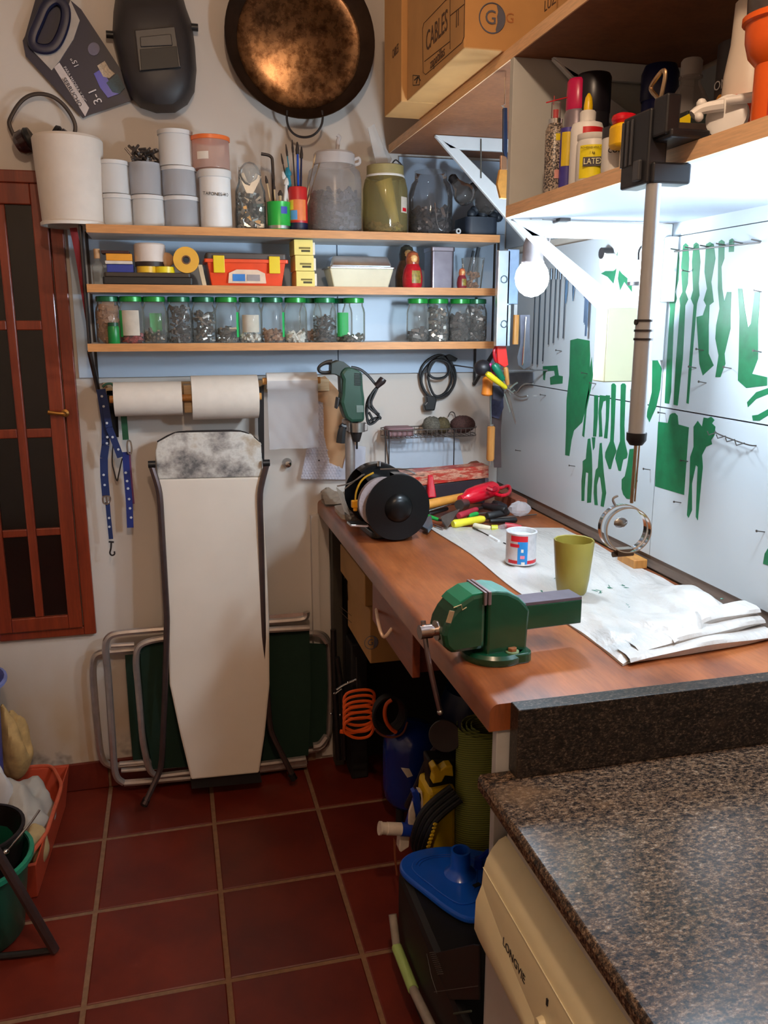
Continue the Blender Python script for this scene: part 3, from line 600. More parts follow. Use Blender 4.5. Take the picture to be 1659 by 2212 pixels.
# dark box and heap of dark fittings below the bulbs
b = MB(); xa = sx(1003, 2.56); b.rbox((xa+.048, 2.60, Z0+.028), (.105, .13, .056), .02); one('dark_case', b, mat('dark_blue_grey_case', (40, 48, 60), .5), 'dark blue-grey case under the light bulbs on the top shelf', 'case')
b = MB()
for k in range(9): b.ball((xa+.02+.012*k, 2.56+.01*(k % 3), Z0+.066+.012*math.sin(k*2)), .016, 8)
one('fittings', b, mat('dark_rubber_fitting', (34, 42, 52), .5), 'clump of dark rubber fittings lying on the dark case', 'fittings')
t = thing('steel_tube', 'short steel tube lying endwise at the front edge of the top shelf', 'tube', (sx(984, 2.53), 2.51, Z0))
obj('tube', MB().lathe([(.0035, 0), (.0085, 0), (.0085, .07), (.0035, .07)], (0, 0, .009), 14, (0, 1, 0)), STEEL, t, world=False)
# --- middle shelf
Z1 = SH[1]
t = thing('glass_bottle', 'small clear bottle with a pale cork at the left end of the middle shelf', 'bottle', (sx(213, 2.56), 2.56, Z1))
obj('glass', MB().lathe([(0, .001), (.015, .001), (.016, .05), (.007, .065), (.007, .078)], n=16), GLASS, t, world=False); obj('cork', MB().cyl((0, 0, .072), (0, 0, .098), .0085), mat('cork', (190, 150, 110), .8), t, world=False)
# flat dark case
xc0, xc1 = sx(222, 2.53), sx(416, 2.53)
t = thing('flat_case', 'long flat black tool case lying under the tape and white pot', 'case', ((xc0+xc1)/2, 2.58, Z1))
obj('tray', MB().rbox((0, 0, .011), (xc1-xc0, .13, .020), .006), BLACK, t, False, .002, False)
obj('lid', MB().rbox((0, 0, .0275), (xc1-xc0-.01, .124, .0125), .006), mat('dark_brown_lid', (56, 48, 42), .35), t, False, .002, False)
zc = Z1+.034
def card_box(px0, px1, y, z, h, dep, m, label, name='small_box', rz=0):
    x0, x1 = sx(px0, y), sx(px1, y); b = MB(); b.box(((x0+x1)/2, y+dep/2, z+h/2), (x1-x0, dep, h), (0, 0, rz))
    return one(name, b, m, label, 'box', None, .0015, False)
card_box(232, 290, 2.54, zc, .022, .06, mat('blue_box', (36, 52, 140), .5, 0, .05), 'dark blue box at the bottom of the small pile on the black case')
card_box(229, 288, 2.535, zc+.0225, .009, .06, mat('white_card_box', (208, 198, 188), .6), 'thin white box between the blue box and the orange one')
card_box(232, 288, 2.54, zc+.032, .019, .055, mat('amber_box', (224, 150, 34), .5, 0, .05), 'amber orange box in the small pile on the black case')
card_box(222, 283, 2.545, zc+.0515, .008, .06, mat('dark_red_box', (58, 22, 20), .6), 'thin dark red box on top of the small pile')
t = thing('plastic_pot', 'squat white pot with a ribbed cap behind two yellow lids', 'pot', (sx(327, 2.575), 2.575, zc))
obj('body', MB().lathe([(0, 0), (.040, 0), (.041, .03), (.044, .032), (.044, .078), (.040, .082), (0, .082)], n=26), mat('warm_white_pot', (216, 204, 196), .5, 0, .03), t, world=False)
obj('dark_band', MB().lathe([(.0425, .018), (.0425, .034)], n=26), mat('dark_print_band', (40, 26, 24), .5), t, world=False)
for px, lb, m in ((318, 'amber yellow tape roll lying flat in front of the white pot, left one', mat('amber_yellow_tape', (222, 176, 40), .4)), (357, 'lemon yellow tape roll lying flat in front of the white pot, right one', YELLOW)):
    one('tape_roll', MB().lathe([(.012, 0), (.0275, 0), (.0275, .017), (.012, .017), (.012, 0)], (sx(px, 2.535), 2.535+.009, zc), 24), m, lb, 'tape')
t = thing('cloth_ball', 'small crumpled tan bag beside the white pot on the middle shelf', 'bag', (sx(362, 2.56), 2.562, zc+.018)); obj('body', MB().ball((0, 0, .020), .021, 10, (1, .6, 1)), mat('tan_bag', (198, 158, 120), .8), t, world=False)
t = thing('masking_tape', 'amber masking tape roll standing upright on the black case', 'tape', (sx(404, 2.53), 2.53, zc))
obj('tape', MB().lathe([(.012, 0), (.036, 0), (.036, .028), (.012, .028)], (0, -.01, .036), 30, (0, 1, 0)), mat('amber_masking_tape', (226, 168, 52), .5, 0, .05), t, world=False)
obj('core', MB().lathe([(.009, -.001), (.0125, -.001), (.0125, .029), (.009, .029)], (0, -.01, .036), 24, (0, 1, 0)), mat('brown_core', (120, 84, 56), .8), t, world=False)
b = MB(); x0, x1 = sx(433, 2.54), sx(441, 2.54); b.plate([(x0-.006, 2.53, Z1+.058), (x0+.006, 2.53, Z1+.058), (x1+.006, 2.53, Z1), (x1-.006, 2.53, Z1)], (0, .02, 0)); one('wood_offcut', b, mat('pale_offcut', (206, 186, 152), .7), 'pale strip of wood leaning against the orange toolbox', 'offcut')
# orange toolbox
xa, xb = sx(448, 2.53), sx(618, 2.53); xm = (xa+xb)/2; wd = xb-xa
t = thing('toolbox', 'small orange plastic toolbox with black lid and two yellow latches', 'toolbox', (xm, 2.585, Z1))
OR = mat('bright_orange_toolbox', (228, 72, 24), .35, 0, .05)
b = MB(); h = .074; tp, bt = wd/2, wd/2-.012
b.add([(-bt, -.046, 0), (bt, -.046, 0), (bt, .046, 0), (-bt, .046, 0), (-tp, -.058, h), (tp, -.058, h), (tp, .058, h), (-tp, .058, h)], [(3, 2, 1, 0), (4, 5, 6, 7), (0, 1, 5, 4), (1, 2, 6, 5), (2, 3, 7, 6), (3, 0, 4, 7)])
obj('body', b, OR, t, False, .003, False)
obj('rim', MB().rbox((0, 0, h-.004), (wd+.014, .124, .010), .006), OR, t, False, .001, False)
obj('lid', MB().rbox((0, 0, h+.009), (wd+.004, .118, .018), .008), mat('charcoal_lid', (72, 64, 60), .45), t, False, .003, False)
for sgn in (-1, 1): obj('latch', MB().box((sgn*(wd/2-.034), -.0625, h-.014), (.032, .006, .048)), mat('yellow_latch', (230, 198, 24), .35, 0, .03), t, False, .0015, False)
b = MB(); b.plate([(-.055, -.0535, .008), (.055, -.0535, .008), (.052, -.0555, .036), (.030, -.0565, .046), (-.030, -.0565, .046), (-.052, -.0555, .036)], (0, -.0022, 0)); obj('sticker', b, mat('cream_sticker', (222, 196, 170), .5), t, False, 0, False)
b = MB(); b.box((-.024, -.0578, .0235), (.036, .001, .020)); obj('sticker_print', b, mat('blue_sticker_print', (40, 120, 196), .5), t, False, 0, False)
b = MB(); b.box((.018, -.0578, .0235), (.038, .001, .018)); obj('sticker_print', b, mat('grey_sticker_print', (150, 140, 140), .5), t, False, 0, False)
# three yellow cartons
for k in range(3):
    lb = ['bottom', 'middle', 'top'][k]; y = 2.52; x0, x1 = sx(640-k*1.5, y), sx(680-k*1.5, y)
    t = thing('carton', 'pale yellow small parts carton, %s of the stack of three' % lb, 'box', ((x0+x1)/2, y+.05, Z1+.0445*k), 0, 'yellow cartons on the middle shelf')
    obj('sleeve', MB().box((0, 0, .022), (x1-x0, .10, .0435)), mat('pale_yellow_card', (232, 212, 118), .6, 0, .03), t, False, .001, False)
    obj('printed_strip', MB().box((.003, -.0504, .020), (.034, .0006, .005)), mat('brown_print', (120, 104, 44), .7), t, False, 0, False)
    obj('printed_strip', MB().box((.006, -.0504, .012), (.026, .0006, .006)), mat('dark_print', (74, 66, 36), .7), t, False, 0, False)
    obj('white_end', MB().box(((x1-x0)/2+.006, .012, .021), (.010, .072, .036)), PAPER, t, False, .002, False)
# cream butter dish with chrome lid
xa, xb = sx(712, 2.54), sx(850, 2.54); xm = (xa+xb)/2; wd = (xb-xa)/2
t = thing('food_box', 'cream rectangular dish with a shiny domed metal lid', 'dish', (xm, 2.59, Z1))
b = MB(); b.add([(-wd+.014, -.042, 0), (wd-.014, -.042, 0), (wd-.014, .042, 0), (-wd+.014, .042, 0), (-wd, -.054, .056), (wd, -.054, .056), (wd, .054, .056), (-wd, .054, .056)], [(3, 2, 1, 0), (4, 5, 6, 7), (0, 1, 5, 4), (1, 2, 6, 5), (2, 3, 7, 6), (3, 0, 4, 7)])
obj('dish', b, mat('cream_plastic', (220, 212, 184), .4, 0, .03), t, False, .004, False)
obj('rim', MB().rbox((0, 0, .057), (2*wd+.012, .118, .005), .01), STEEL, t, False, .001, False)
b = MB(); e = wd-.002; b.add([(-e, -.052, .059), (e, -.052, .059), (e, .052, .059), (-e, .052, .059), (-e+.012, -.036, .092), (e-.012, -.036, .092), (e-.012, .036, .092), (-e+.012, .036, .092)], [(3, 2, 1, 0), (4, 5, 6, 7), (0, 1, 5, 4), (1, 2, 6, 5), (2, 3, 7, 6), (3, 0, 4, 7)])
obj('lid', b, mat('polished_lid', (226, 230, 238), .2, 1.0), t, False, .006, False)
# nesting dolls
def doll(px, y, hh, r, label, coat, scarf, z=Z1):
    t = thing('nesting_doll', label, 'doll', (sx(px, y), y, z), 0, 'painted wooden nesting dolls')
    obj('body', MB().lathe([(0, 0), (r*.85, 0), (r*.97, .006), (r, hh*.28), (r*.86, hh*.50), (r*.62, hh*.64)], n=24), coat, t, world=False)
    obj('head', MB().lathe([(r*.62, hh*.64), (r*.68, hh*.78), (r*.52, hh*.94), (r*.2, hh), (0, hh)], n=24), scarf, t, world=False)
    obj('face', MB().ball((0, -r*.40, hh*.78), r*.40, 12, (1, .85, 1.1)), mat('doll_face', (232, 188, 124), .35), t, world=False)
    obj('apron', MB().lathe([(r*1.005, hh*.12), (r*1.012, hh*.30), (r*.92, hh*.46)], n=10, a0=-1.9, a1=-.9), mat('doll_apron', (140, 120, 50), .4, 0, .4, 120), t, world=False)
    return t
doll(878, 2.605, .132, .036, 'tallest nesting doll, brown and olive, behind the red one', mat('olive_brown_paint', (84, 60, 38), .3, 0, .4, 90), mat('dark_olive_scarf', (52, 50, 38), .3))
doll(891, 2.532, .108, .031, 'middle-sized red and gold nesting doll in front of the tall one', mat('bright_red_paint', (176, 20, 34), .3, 0, .2, 120), mat('gold_red_scarf', (150, 76, 44), .3, 0, .3, 150))
doll(998, 2.525, .060, .016, 'smallest nesting doll, dull red, in front of the glass tumbler', mat('dull_red_paint', (128, 40, 50), .35), mat('orange_scarf', (196, 110, 70), .35))
t = thing('metal_tin', 'upright grey metal tin box between the nesting dolls', 'tin', (sx(951, 2.57), 2.585, Z1))
obj('body', MB().rbox((0, 0, .056), (.074, .08, .112), .008), mat('dull_grey_tin', (112, 104, 110), .32, .8), t, False, .002, False)
obj('lid', MB().rbox((0, 0, .117), (.078, .084, .014), .008), mat('worn_grey_tin', (128, 118, 124), .3, .9), t, False, .002, False)
t = thing('glass_tumbler', 'clear tumbler holding dark odds and ends at the right end of the middle shelf', 'glass', (sx(1022, 2.585), 2.590, Z1))
obj('glass', MB().lathe([(0, .001), (.028, .001), (.037, .095), (.036, .096)], n=24), GLASS, t, world=False)
contents(t, .024, .05, 40, .012, BRSCREW)
b = MB(); b.tube([(.0, 0, .05), (.018, .0, .128)], .007, 6); b.tube([(-.01, .01, .05), (.005, .01, .118)], .005, 6); obj('stick', b, mat('dark_plastic_stick', (44, 50, 56), .4), t, world=False)
# red strap hanging at the left end of the shelves
q = [Py(158, 492, 2.55), Py(172, 560, 2.56), Py(182, 640, 2.58), Py(190, 700, 2.6), Py(197, 765, 2.62)]
b = MB()
b.tube(q, [.011, .011, .008, .005, .003], 6, flat=.18, up=(0, -1, 0)); one('strap', b, mat('dark_red_webbing', (128, 26, 34), .7), 'dark red webbing strap hanging down from the left end of the top shelf', 'strap')
q = Py(620, 1000, D); t = thing('water_valve', 'small chrome valve knob on the wall beside the ironing board', 'knob', (q.x, D, q.z))
obj('flange', MB().lathe([(0, 0), (.017, 0), (.013, .008), (0, .008)], (0, 0, 0), 18, (0, -1, 0)), STEEL, t, world=False); obj('stem', MB().lathe([(.006, .006), (.006, .022), (.010, .024), (.010, .032), (0, .034)], (0, 0, 0), 14, (0, -1, 0)), CHROME, t, world=False)
# ================================================================== HUNG ON THE BACK WALL
def slab(b, pts, Y, t):
    """outline lying in the plane y = Y, thickness t towards the wall"""
    return b.plate([Py(x, y, Y) for x, y in pts], (0, t, 0))
def S(px, py, Y): return Py(px, py, Y)
def L(b, pts, Y, r, n=8, closed=False, **k): return b.tube([Py(x, y, Y) for x, y in pts], r, n, closed, **k)
def arc(cx, cy, rx, ry, a0, a1, n=14): return [(cx+rx*math.cos(math.radians(a0+(a1-a0)*k/n)), cy+ry*math.sin(math.radians(a0+(a1-a0)*k/n))) for k in range(n+1)]
def c0(p): return (p[0]/2.9625, p[1]/2.9625)
# --- hand saw in its packaging
PKG = mat('dark_navy_package', (22, 19, 46), .45, 0, .08)
t = thing('packaged_saw', 'hand saw in navy and white printed packaging hanging beside the welding mask', 'saw', tuple(S(165, 130, 2.70)))
b = MB(); slab(b, [c0(p) for p in [(225,0),(160,230),(145,260),(165,360),(530,755),(570,735),(850,640),(790,470),(520,60),(450,0),(430,-60),(260,-60)]], 2.704, .004); obj('backing_card', b, PKG, t, False)
b = MB(); slab(b, [c0(p) for p in [(430,60),(450,0),(510,130),(470,250),(380,390),(330,450),(215,330),(230,310),(330,335),(400,280),(435,120)]], 2.700, .004); obj('pale_panel', b, mat('pale_grey_card', (176, 168, 162), .5), t, False)
b = MB(); b.tube([Py(*c0(p), 2.692) for p in [(290,30),(250,130),(200,240),(215,300),(290,320),(350,300),(395,220),(425,110),(415,30),(360,-15)]], .0135, 8, True, flat=.6, up=(0, -1, 0)); obj('saw_handle', b, NAVY, t)
b = MB(); slab(b, [c0(p) for p in [(345,430),(380,400),(570,690),(545,745)]], 2.7012, .001); obj('white_stripe', b, mat('white_print', (196, 188, 190), .4), t, False)
b = MB(); slab(b, [c0(p) for p in [(600,470),(650,440),(740,590),(760,600),(690,625),(640,560)]], 2.7012, .001); obj('blue_stripes', b, mat('bright_blue_print', (52, 56, 170), .3), t, False)
b = MB(); slab(b, [c0(p) for p in [(622,420),(670,390),(700,440),(735,470),(700,500),(660,490)]], 2.7008, .001); obj('picture_patch', b, mat('beige_print', (186, 170, 150), .5, 0, .3, 200), t, False)
b = MB(); slab(b, [c0(p) for p in [(680,530),(750,470),(800,560),(765,600),(720,590)]], 2.7008, .001); obj('picture_patch', b, mat('teal_print', (40, 70, 86), .5, 0, .3, 200), t, False)
b = MB(); slab(b, [c0(p) for p in arc(600, 313, 38, 42, 0, 342, 19)], 2.7012, .001); obj('round_badge', b, mat('grey_badge', (92, 88, 116), .4), t, False)
LT = mat('package_lettering', (206, 200, 204), .4)
dU = (S(*c0((520, 640)), 2.7)-S(*c0((400, 440)), 2.7)).normalized(); dV = Vector((dU.z, 0, -dU.x)); dV = -dV if dV.x < 0 else dV
text('lettering', '3-1', .034, LT, t, S(*c0((610, 615)), 2.6995), (-.42, 0, .9), (-.9, 0, -.42))
text('lettering', '15"', .020, LT, t, S(*c0((480, 400)), 2.6995), (-.42, 0, .9), (-.9, 0, -.42))
text('lettering', 'PARA MADERA Y PVC', .0105, LT, t, S(*c0((480, 540)), 2.6995), dU, dV)
text('lettering', 'SERRUCHO', .016, PKG, t, S(*c0((462, 590)), 2.6995), dU, dV)
# --- welding mask
MASK = mat('matt_black_mask', (44, 40, 41), .5, 0, .06)
t = thing('welding_mask', 'black welding mask with a rectangular dark window, hanging on the wall', 'mask', tuple(S(331, 120, 2.66)))
ol = [c0(p) for p in [(745,-60),(725,80),(718,230),(745,330),(790,500),(835,620),(900,690),(1000,725),(1120,722),(1200,670),(1245,590),(1258,450),(1248,300),(1230,160),(1190,50),(1160,-60)]]
cx, cy = c0((995, 330)); rings = []
for f, dy in ((1.0, 0), (.97, -.050), (.86, -.088), (.70, -.104), (.40, -.110)):
    rings.append([S(cx+(x-cx)*f, cy+(y-cy)*f, 2.714+dy) for x, y in ol])
b = MB(); n = len(ol); vsx = [p for r in rings for p in r]; fs = []
for k in range(4):
    for i in range(n-1): fs.append((k*n+i, k*n+i+1, (k+1)*n+i+1, (k+1)*n+i))
    fs.append((k*n+n-1, k*n, (k+1)*n, (k+1)*n+n-1))
fs.append(tuple(range(4*n, 5*n))); b.add(vsx, fs); obj('shell', b, MASK, t)
def q4(x0, y0, x1, y1): return [c0(p) for p in ((x0, y0), (x1, y0), (x1, y1), (x0, y1))]
b = MB(); slab(b, [c0(p) for p in [(860,190),(1120,165),(1160,430),(890,455)]], 2.598, .012); obj('window_housing', b, mat('black_housing', (52, 48, 48), .4), t, False, .003)
b = MB(); slab(b, [c0(p) for p in [(895,235),(1095,215),(1105,290),(900,300)]], 2.594, .006); obj('lens_flap', b, mat('black_housing', (52, 48, 48), .4), t, False, .002)
b = MB(); slab(b, [c0(p) for p in [(895,315),(1130,295),(1145,430),(905,450)]], 2.5935, .006); obj('dark_lens', b, mat('dull_black_lens', (16, 14, 15), .5), t, False, .001)
for p in ((708, 222), (1240, 175)):
    b = MB(); q = S(*c0(p), 2.69); b.cyl(q-Vector((.012, 0, 0)), q+Vector((.012, 0, 0)), .010); obj('side_knob', b, BLACK, t)
# --- paella pan
def px1(p): return (460+p[0]/2.5136, p[1]/2.5136)
cen = S(647, 92, 2.695); rp = (S(805, 92, 2.695)-S(489, 92, 2.695)).length/2
t = thing('paella_pan', 'big round dark steel paella pan hanging on the wall beside the cartons', 'pan', tuple(cen))
def pan_mat():
    m, nt, bs = nt_new('seasoned_pan_steel'); a = noise(nt, 5, 5, .6); c = noise(nt, 34, 5, .7)
    col = ramp(nt, a.outputs[0], [(.32, srgb(66, 48, 36)), (.5, srgb(104, 78, 56)), (.68, srgb(140, 106, 74))]).outputs[0]
    k = ramp(nt, c.outputs[0], [(.36, srgb(120, 100, 86)), (.56, (1, 1, 1))]).outputs[0]
    x = nt.nodes.new('ShaderNodeMix'); x.data_type = 'RGBA'; x.blend_type = 'MULTIPLY'; x.inputs[0].default_value = .8
    nt.links.new(col, x.inputs[6]); nt.links.new(k, x.inputs[7]); nt.links.new(x.outputs[2], bs.inputs['Base Color'])
    bs.inputs['Metallic'].default_value = .95; r = ramp(nt, c.outputs[0], [(.3, (.22,)*3), (.7, (.32,)*3)]); nt.links.new(r.outputs[0], bs.inputs['Roughness'])
    bump(nt, bs, c.outputs[0], .12, .001); return m
PAN = pan_mat()
# base domed and pan turned so the lamp's highlight lands at its lower left
pax = (-.035, -1, .02)
obj('base', MB().lathe([(0, .014), (rp*.20, .0128), (rp*.40, .0098), (rp*.60, .0055), (rp*.80, 0), (rp*.835, .004)], cen+Vector((0, .004, 0)), 64, pax), PAN, t)
obj('side', MB().lathe([(rp*.832, .002), (rp*.86, .008), (rp*.985, .042), (rp, .047), (rp*1.005, .044), (rp*.87, .004), (rp*.84, -.002)], cen+Vector((0, .004, 0)), 64, pax), mat('dark_pan_side', (84, 66, 54), .42, .85, .25, 12), t)
b = MB(); b.tube([px_ for px_ in [Py(*px1(p), 2.655) for p in [(402,600),(400,650),(412,700),(450,738),(500,748),(550,735),(588,690),(598,640),(592,600)]]], .0035, 8); obj('handle', b, DKMETAL, t)
b = MB(); b.tube([cen+Vector((-.07, -.035, rp-.01)), cen+Vector((-.06, -.04, rp+.035)), cen+Vector((.06, -.04, rp+.035)), cen+Vector((.07, -.035, rp-.01))], .0035, 8); obj('handle', b, DKMETAL, t)
# --- ear defenders
t = thing('ear_defenders', 'dark ear defenders with a thin black headband hanging above the window', 'earmuffs', tuple(S(90, 270, 2.69)))
b = MB(); b.tube([Py(*c0(p), 2.69) for p in [(105,900),(55,800),(62,760),(120,660),(180,612),(250,597),(330,612),(400,660),(460,740),(490,820),(455,910)]], .0055, 8, flat=.5, up=(0, -1, 0)); obj('headband', b, mat('brown_black_band', (44, 32, 30), .45), t)
EARM = mat('dark_maroon_cup', (40, 18, 20), .25, 0, .1, coat=.3)
for a, d2, lb in (((180, 900), (.92, -.1, .45), 'l'), ((365, 885), (-.85, -.1, .5), 'r')):
    q = S(*c0(a), 2.675); d = Vector(d2).normalized()
    M = Matrix.Translation(q) @ Vector((0, 0, 1)).rotation_difference(d).to_matrix().to_4x4() @ Matrix.Diagonal((.75, 1.0, 1, 1))
    obj('ear_cup', MB().lathe([(0, -.034), (.030, -.034), (.043, -.022), (.045, -.004), (.040, 0)], n=24, M=M), EARM, t)
    obj('cushion', MB().lathe([(.040, -.002), (.045, .006), (.040, .016), (.022, .012), (0, .008)], n=24, M=M), BLACK, t)
# --- wooden bar with the paper rolls
bar = thing('roll_holder', 'pale wooden batten screwed to the wall that carries the paper rolls', 'holder', tuple(S(470, 830, D)))
xL, xR = S(222, 830, D-.03).x, S(705, 830, D-.03).x; zb = S(470, 838, D-.02).z
b = MB(); b.span((xL, D-.030, zb-.016), (xR+.01, D-.002, zb+.022)); obj('batten', b, wood('pale_batten', (188, 160, 122), (210, 184, 146), .6, (1, 10, 10)), bar, False, .002)
b = MB(); q = S(405, 860, D-.05); b.span((q.x-.012, D-.10, zb-.068), (q.x+.012, D-.030, zb+.016)); obj('middle_arm', b, wood('pale_batten', 0, 0), bar, False, .002)
b = MB(); b.cyl((S(246, 860, 2.62).x-.012, 2.615, zb-.022), (S(556, 860, 2.62).x+.012, 2.615, zb-.022), .011); obj('roller_rod', b, HANDLE_WOOD, bar)
def roll(p0, p1, rr, label, yc=2.615):
    x0, x1 = S(p0, 860, yc).x, S(p1, 860, yc).x; z = zb-.022
    t = thing('paper_roll', label, 'paper roll', ((x0+x1)/2, yc, z-rr), 0, 'paper rolls under the shelves')
    obj('paper', MB().lathe([(.019, 0), (rr, 0), (rr, x1-x0), (.019, x1-x0)], (x0, yc, z), 40, (1, 0, 0)), PAPER, t)
    obj('core', MB().lathe([(.0165, -.0005), (.0192, -.0005), (.0192, x1-x0+.0005), (.0165, x1-x0+.0005)], (x0, yc, z), 24, (1, 0, 0)), CARD, t)
roll(247, 393, .051, 'slimmer white paper roll, nearest the leashes'); roll(414, 556, .067, 'thicker white paper roll above the ironing board')
b = MB(); slab(b, [(558,838),(570,832),(571,1000),(566,990),(559,940)], 2.66, .02); one('sheath', b, mat('black_sheath', (20, 18, 20), .5), 'narrow black sheath hanging between the paper roll and the plastic film', 'sheath')
# plastic film roll
t = thing('film_roll', 'roll of clear crinkled plastic film with its free end hanging down', 'film roll', tuple(S(628, 880, 2.64)))
FILM = thin_glass('clear_crinkled_film', (.92, .92, .93), .12, .42, (.86, .86, .90))
x0, x1 = S(575, 830, 2.64).x, S(683, 830, 2.64).x; zt = S(628, 803, 2.63).z
obj('rolled_film', MB().lathe([(.012, 0), (.026, 0), (.026, x1-x0), (.012, x1-x0)], (x0, 2.635, zt-.028), 28, (1, 0, 0)), mat('milky_film_roll', (216, 210, 204), .25, 0, .05), t)
b = MB(); nx, nz = 12, 18
vv = []
for j in range(nz+1):
    for i in range(nx+1):
        u, v = i/nx, j/nz; x = x0+(x1-x0)*u-.012*v*(1-u)*0; z = zt-.026-v*(zt-.026-S(628, 970, 2.6).z)
        vv.append((x, 2.6075+.006*math.sin(9*u+5*v)*v+.003*v*math.sin(23*u-17*v), z))
b.add(vv, [(j*(nx+1)+i, j*(nx+1)+i+1, (j+1)*(nx+1)+i+1, (j+1)*(nx+1)+i) for j in range(nz) for i in range(nx)]); obj('hanging_film', b, FILM, t)
b = MB(); b.cyl((x0-.012, 2.635, zt-.028), (x1+.012, 2.635, zt-.028), .011); obj('rod', b, HANDLE_WOOD, t)
# bubble wrap over brown paper, hanging behind the drill
t = thing('brown_paper_sheet', 'brown wrapping paper hanging behind the drill', 'paper', tuple(S(720, 900, 2.70)))
b = MB(); slab(b, [(676,820),(702,812),(742,856),(775,870),(768,1035),(700,1030),(685,900)], 2.700, .003); obj('sheet', b, mat('brown_wrapping_paper', (176, 132, 92), .7, 0, .07, 8), t, False)
q = S(690, 838, 2.698); b = MB(); b.lathe([(0, 0), (.011, 0), (.011, .003), (0, .003)], q, 16, (0, -1, 0)); obj('eyelet', b, mat('eyelet_brown', (96, 60, 48), .5), t)
t = thing('bubble_wrap', 'sheet of bubble wrap with one small black hole, hanging behind the drill column', 'bubble wrap', tuple(S(700, 960, 2.69)))
BW = thin_glass('bubble_film', (.94, .94, .97), .10, .45, (.84, .84, .92))
b = MB(); b.plate([S(x, y, 2.690) for x, y in [(683,866),(698,870),(700,940),(712,1000),(740,1012),(748,980),(760,960),(790,965),(788,1034),(735,1036),(650,1034)]], (0, .0015, 0)); obj('sheet', b, BW, t, False)
b = MB(); k = 0
def inside(x, y, P):
    c = False
    for i in range(len(P)):
        (xa, ya), (xb, yb) = P[i], P[i-1]
        if (ya > y) != (yb > y) and x < (xb-xa)*(y-ya)/(yb-ya)+xa: c = not c
    return c
PB = [(683,866),(698,870),(700,940),(712,1000),(740,1012),(735,1036),(650,1034)]
for j in range(28):
    for i in range(18):
        x, y = 652+i*6.4+(j % 2)*3.2, 869+j*6.1
        if inside(x, y, PB):
            q = S(x, y, 2.690); b.lathe([(.0040, 0), (.0032, .0024), (0, .0034)], q, 6, (0, -1, 0))
obj('bubbles', b, BW, t, True, kind='stuff')
b = MB(); b.lathe([(0, 0), (.003, 0), (0, .001)], S(689, 995, 2.6885), 10, (0, -1, 0)); obj('hole', b, INK, t)
# --- dog leashes
LEA = mat('blue_webbing', (18, 40, 92), .7, 0, .1); DOT = mat('white_star_print', (190, 196, 206), .7)
def c9(p): return (190+p[0]/5.264, 800+p[1]/5.267)
def strap(b, pts, Y, wd, th=.0022):
    P = [S(*c9(p), Y if len(p) < 3 else p[2]) for p in pts]; n = len(P)
    for i in range(n-1):
        d = (P[i+1]-P[i]); s = Vector((d.z, 0, -d.x)).normalized()*wd/2; o = Vector((0, th, 0))
        b.add([P[i]-s, P[i]+s, P[i+1]+s, P[i+1]-s, P[i]-s+o, P[i]+s+o, P[i+1]+s+o, P[i+1]-s+o], [(0, 3, 2, 1), (4, 5, 6, 7), (0, 1, 5, 4), (2, 3, 7, 6), (1, 2, 6, 5), (3, 0, 4, 7)])
t = thing('dog_leash', 'blue dog leash with white stars and a hanging metal clip, looped over the batten end', 'leash', tuple(S(235, 1000, 2.65)))
b = MB(); strap(b, [(140,215),(170,400),(200,600),(200,850),(180,1000),(185,1200),(205,1430)], 2.655, .023); strap(b, [(160,215),(200,400),(240,650),(330,880),(370,990)], 2.645, .020)
strap(b, [(222,1500),(235,1650),(262,1920)], 2.655, .013); obj('webbing', b, LEA, t, False)
b = MB()
for p in ((158,295),(178,410),(215,600),(215,830),(178,1190),(190,1305),(345,900),(240,1680),(243,1780)): b.lathe([(0, 0), (.0042, 0), (0, .0006)], S(*c9(p), 2.6425), 5, (0, -1, 0))
for p in ((220,760),(280,760)): b.lathe([(0, 0), (.0042, 0), (0, .0006)], S(*c9(p), 2.6425), 5, (0, -1, 0))
obj('star_print', b, DOT, t, False)
b = MB(); b.tube([S(*c9(p), 2.65) for p in [(165,1440),(175,1520),(240,1520),(258,1440),(210,1425)]], .0028, 6, True); b.tube([S(*c9(p), 2.65) for p in [(205,1440),(222,1530)]], .0025, 6)
obj('buckle', b, STEEL, t)
b = MB(); b.tube([S(*c9(p), 2.65) for p in [(235,1950),(295,1955)]], .003, 6); b.tube([S(*c9(p), 2.65) for p in [(265,1955),(262,2030),(245,2080),(270,2110),(305,2095),(300,2060)]], .0026, 6); obj('snap_hook', b, DKMETAL, t)
b = MB(); b.tube([S(*c9(p), 2.67) for p in [(165,190),(200,155),(270,150),(290,180)]], .0035, 6); obj('loop', b, mat('green_loop', (40, 84, 60), .6), t)
t = thing('dog_collar', 'broad blue starred collar strap hanging straight, right of the leash clip', 'collar', tuple(S(275, 1000, 2.68)))
b = MB(); strap(b, [(425,930),(445,1200),(470,1500),(482,1790)], 2.665, .020); obj('webbing', b, mat('royal_blue_webbing', (22, 40, 116), .7), t, False)
b = MB(); strap(b, [(455,930),(475,1200),(505,1520)], 2.669, .014); obj('maroon_edge', b, mat('plum_webbing', (104, 48, 84), .7), t, False)
b = MB()
for p in ((430,1165),(445,1260),(455,1345),(468,1465),(478,1570),(490,1675)): b.lathe([(0, 0), (.0045, 0), (0, .0006)], S(*c9(p), 2.6628), 5, (0, -1, 0))
obj('star_print', b, DOT, t, False)
b = MB(); strap(b, [(405,500),(430,790)], 2.664, .018, .004); obj('green_grip', b, mat('dark_green_grip', (10, 74, 44), .5), t, False)
b = MB(); b.tube([S(*c9(p), 2.66) for p in [(440,800),(490,800),(500,950),(450,950)]], .0025, 6, True); obj('ring', b, STEEL, t)
t = thing('glove', 'black glove-like strap hanging behind the leash under the batten end', 'strap', tuple(S(240, 900, 2.68)))
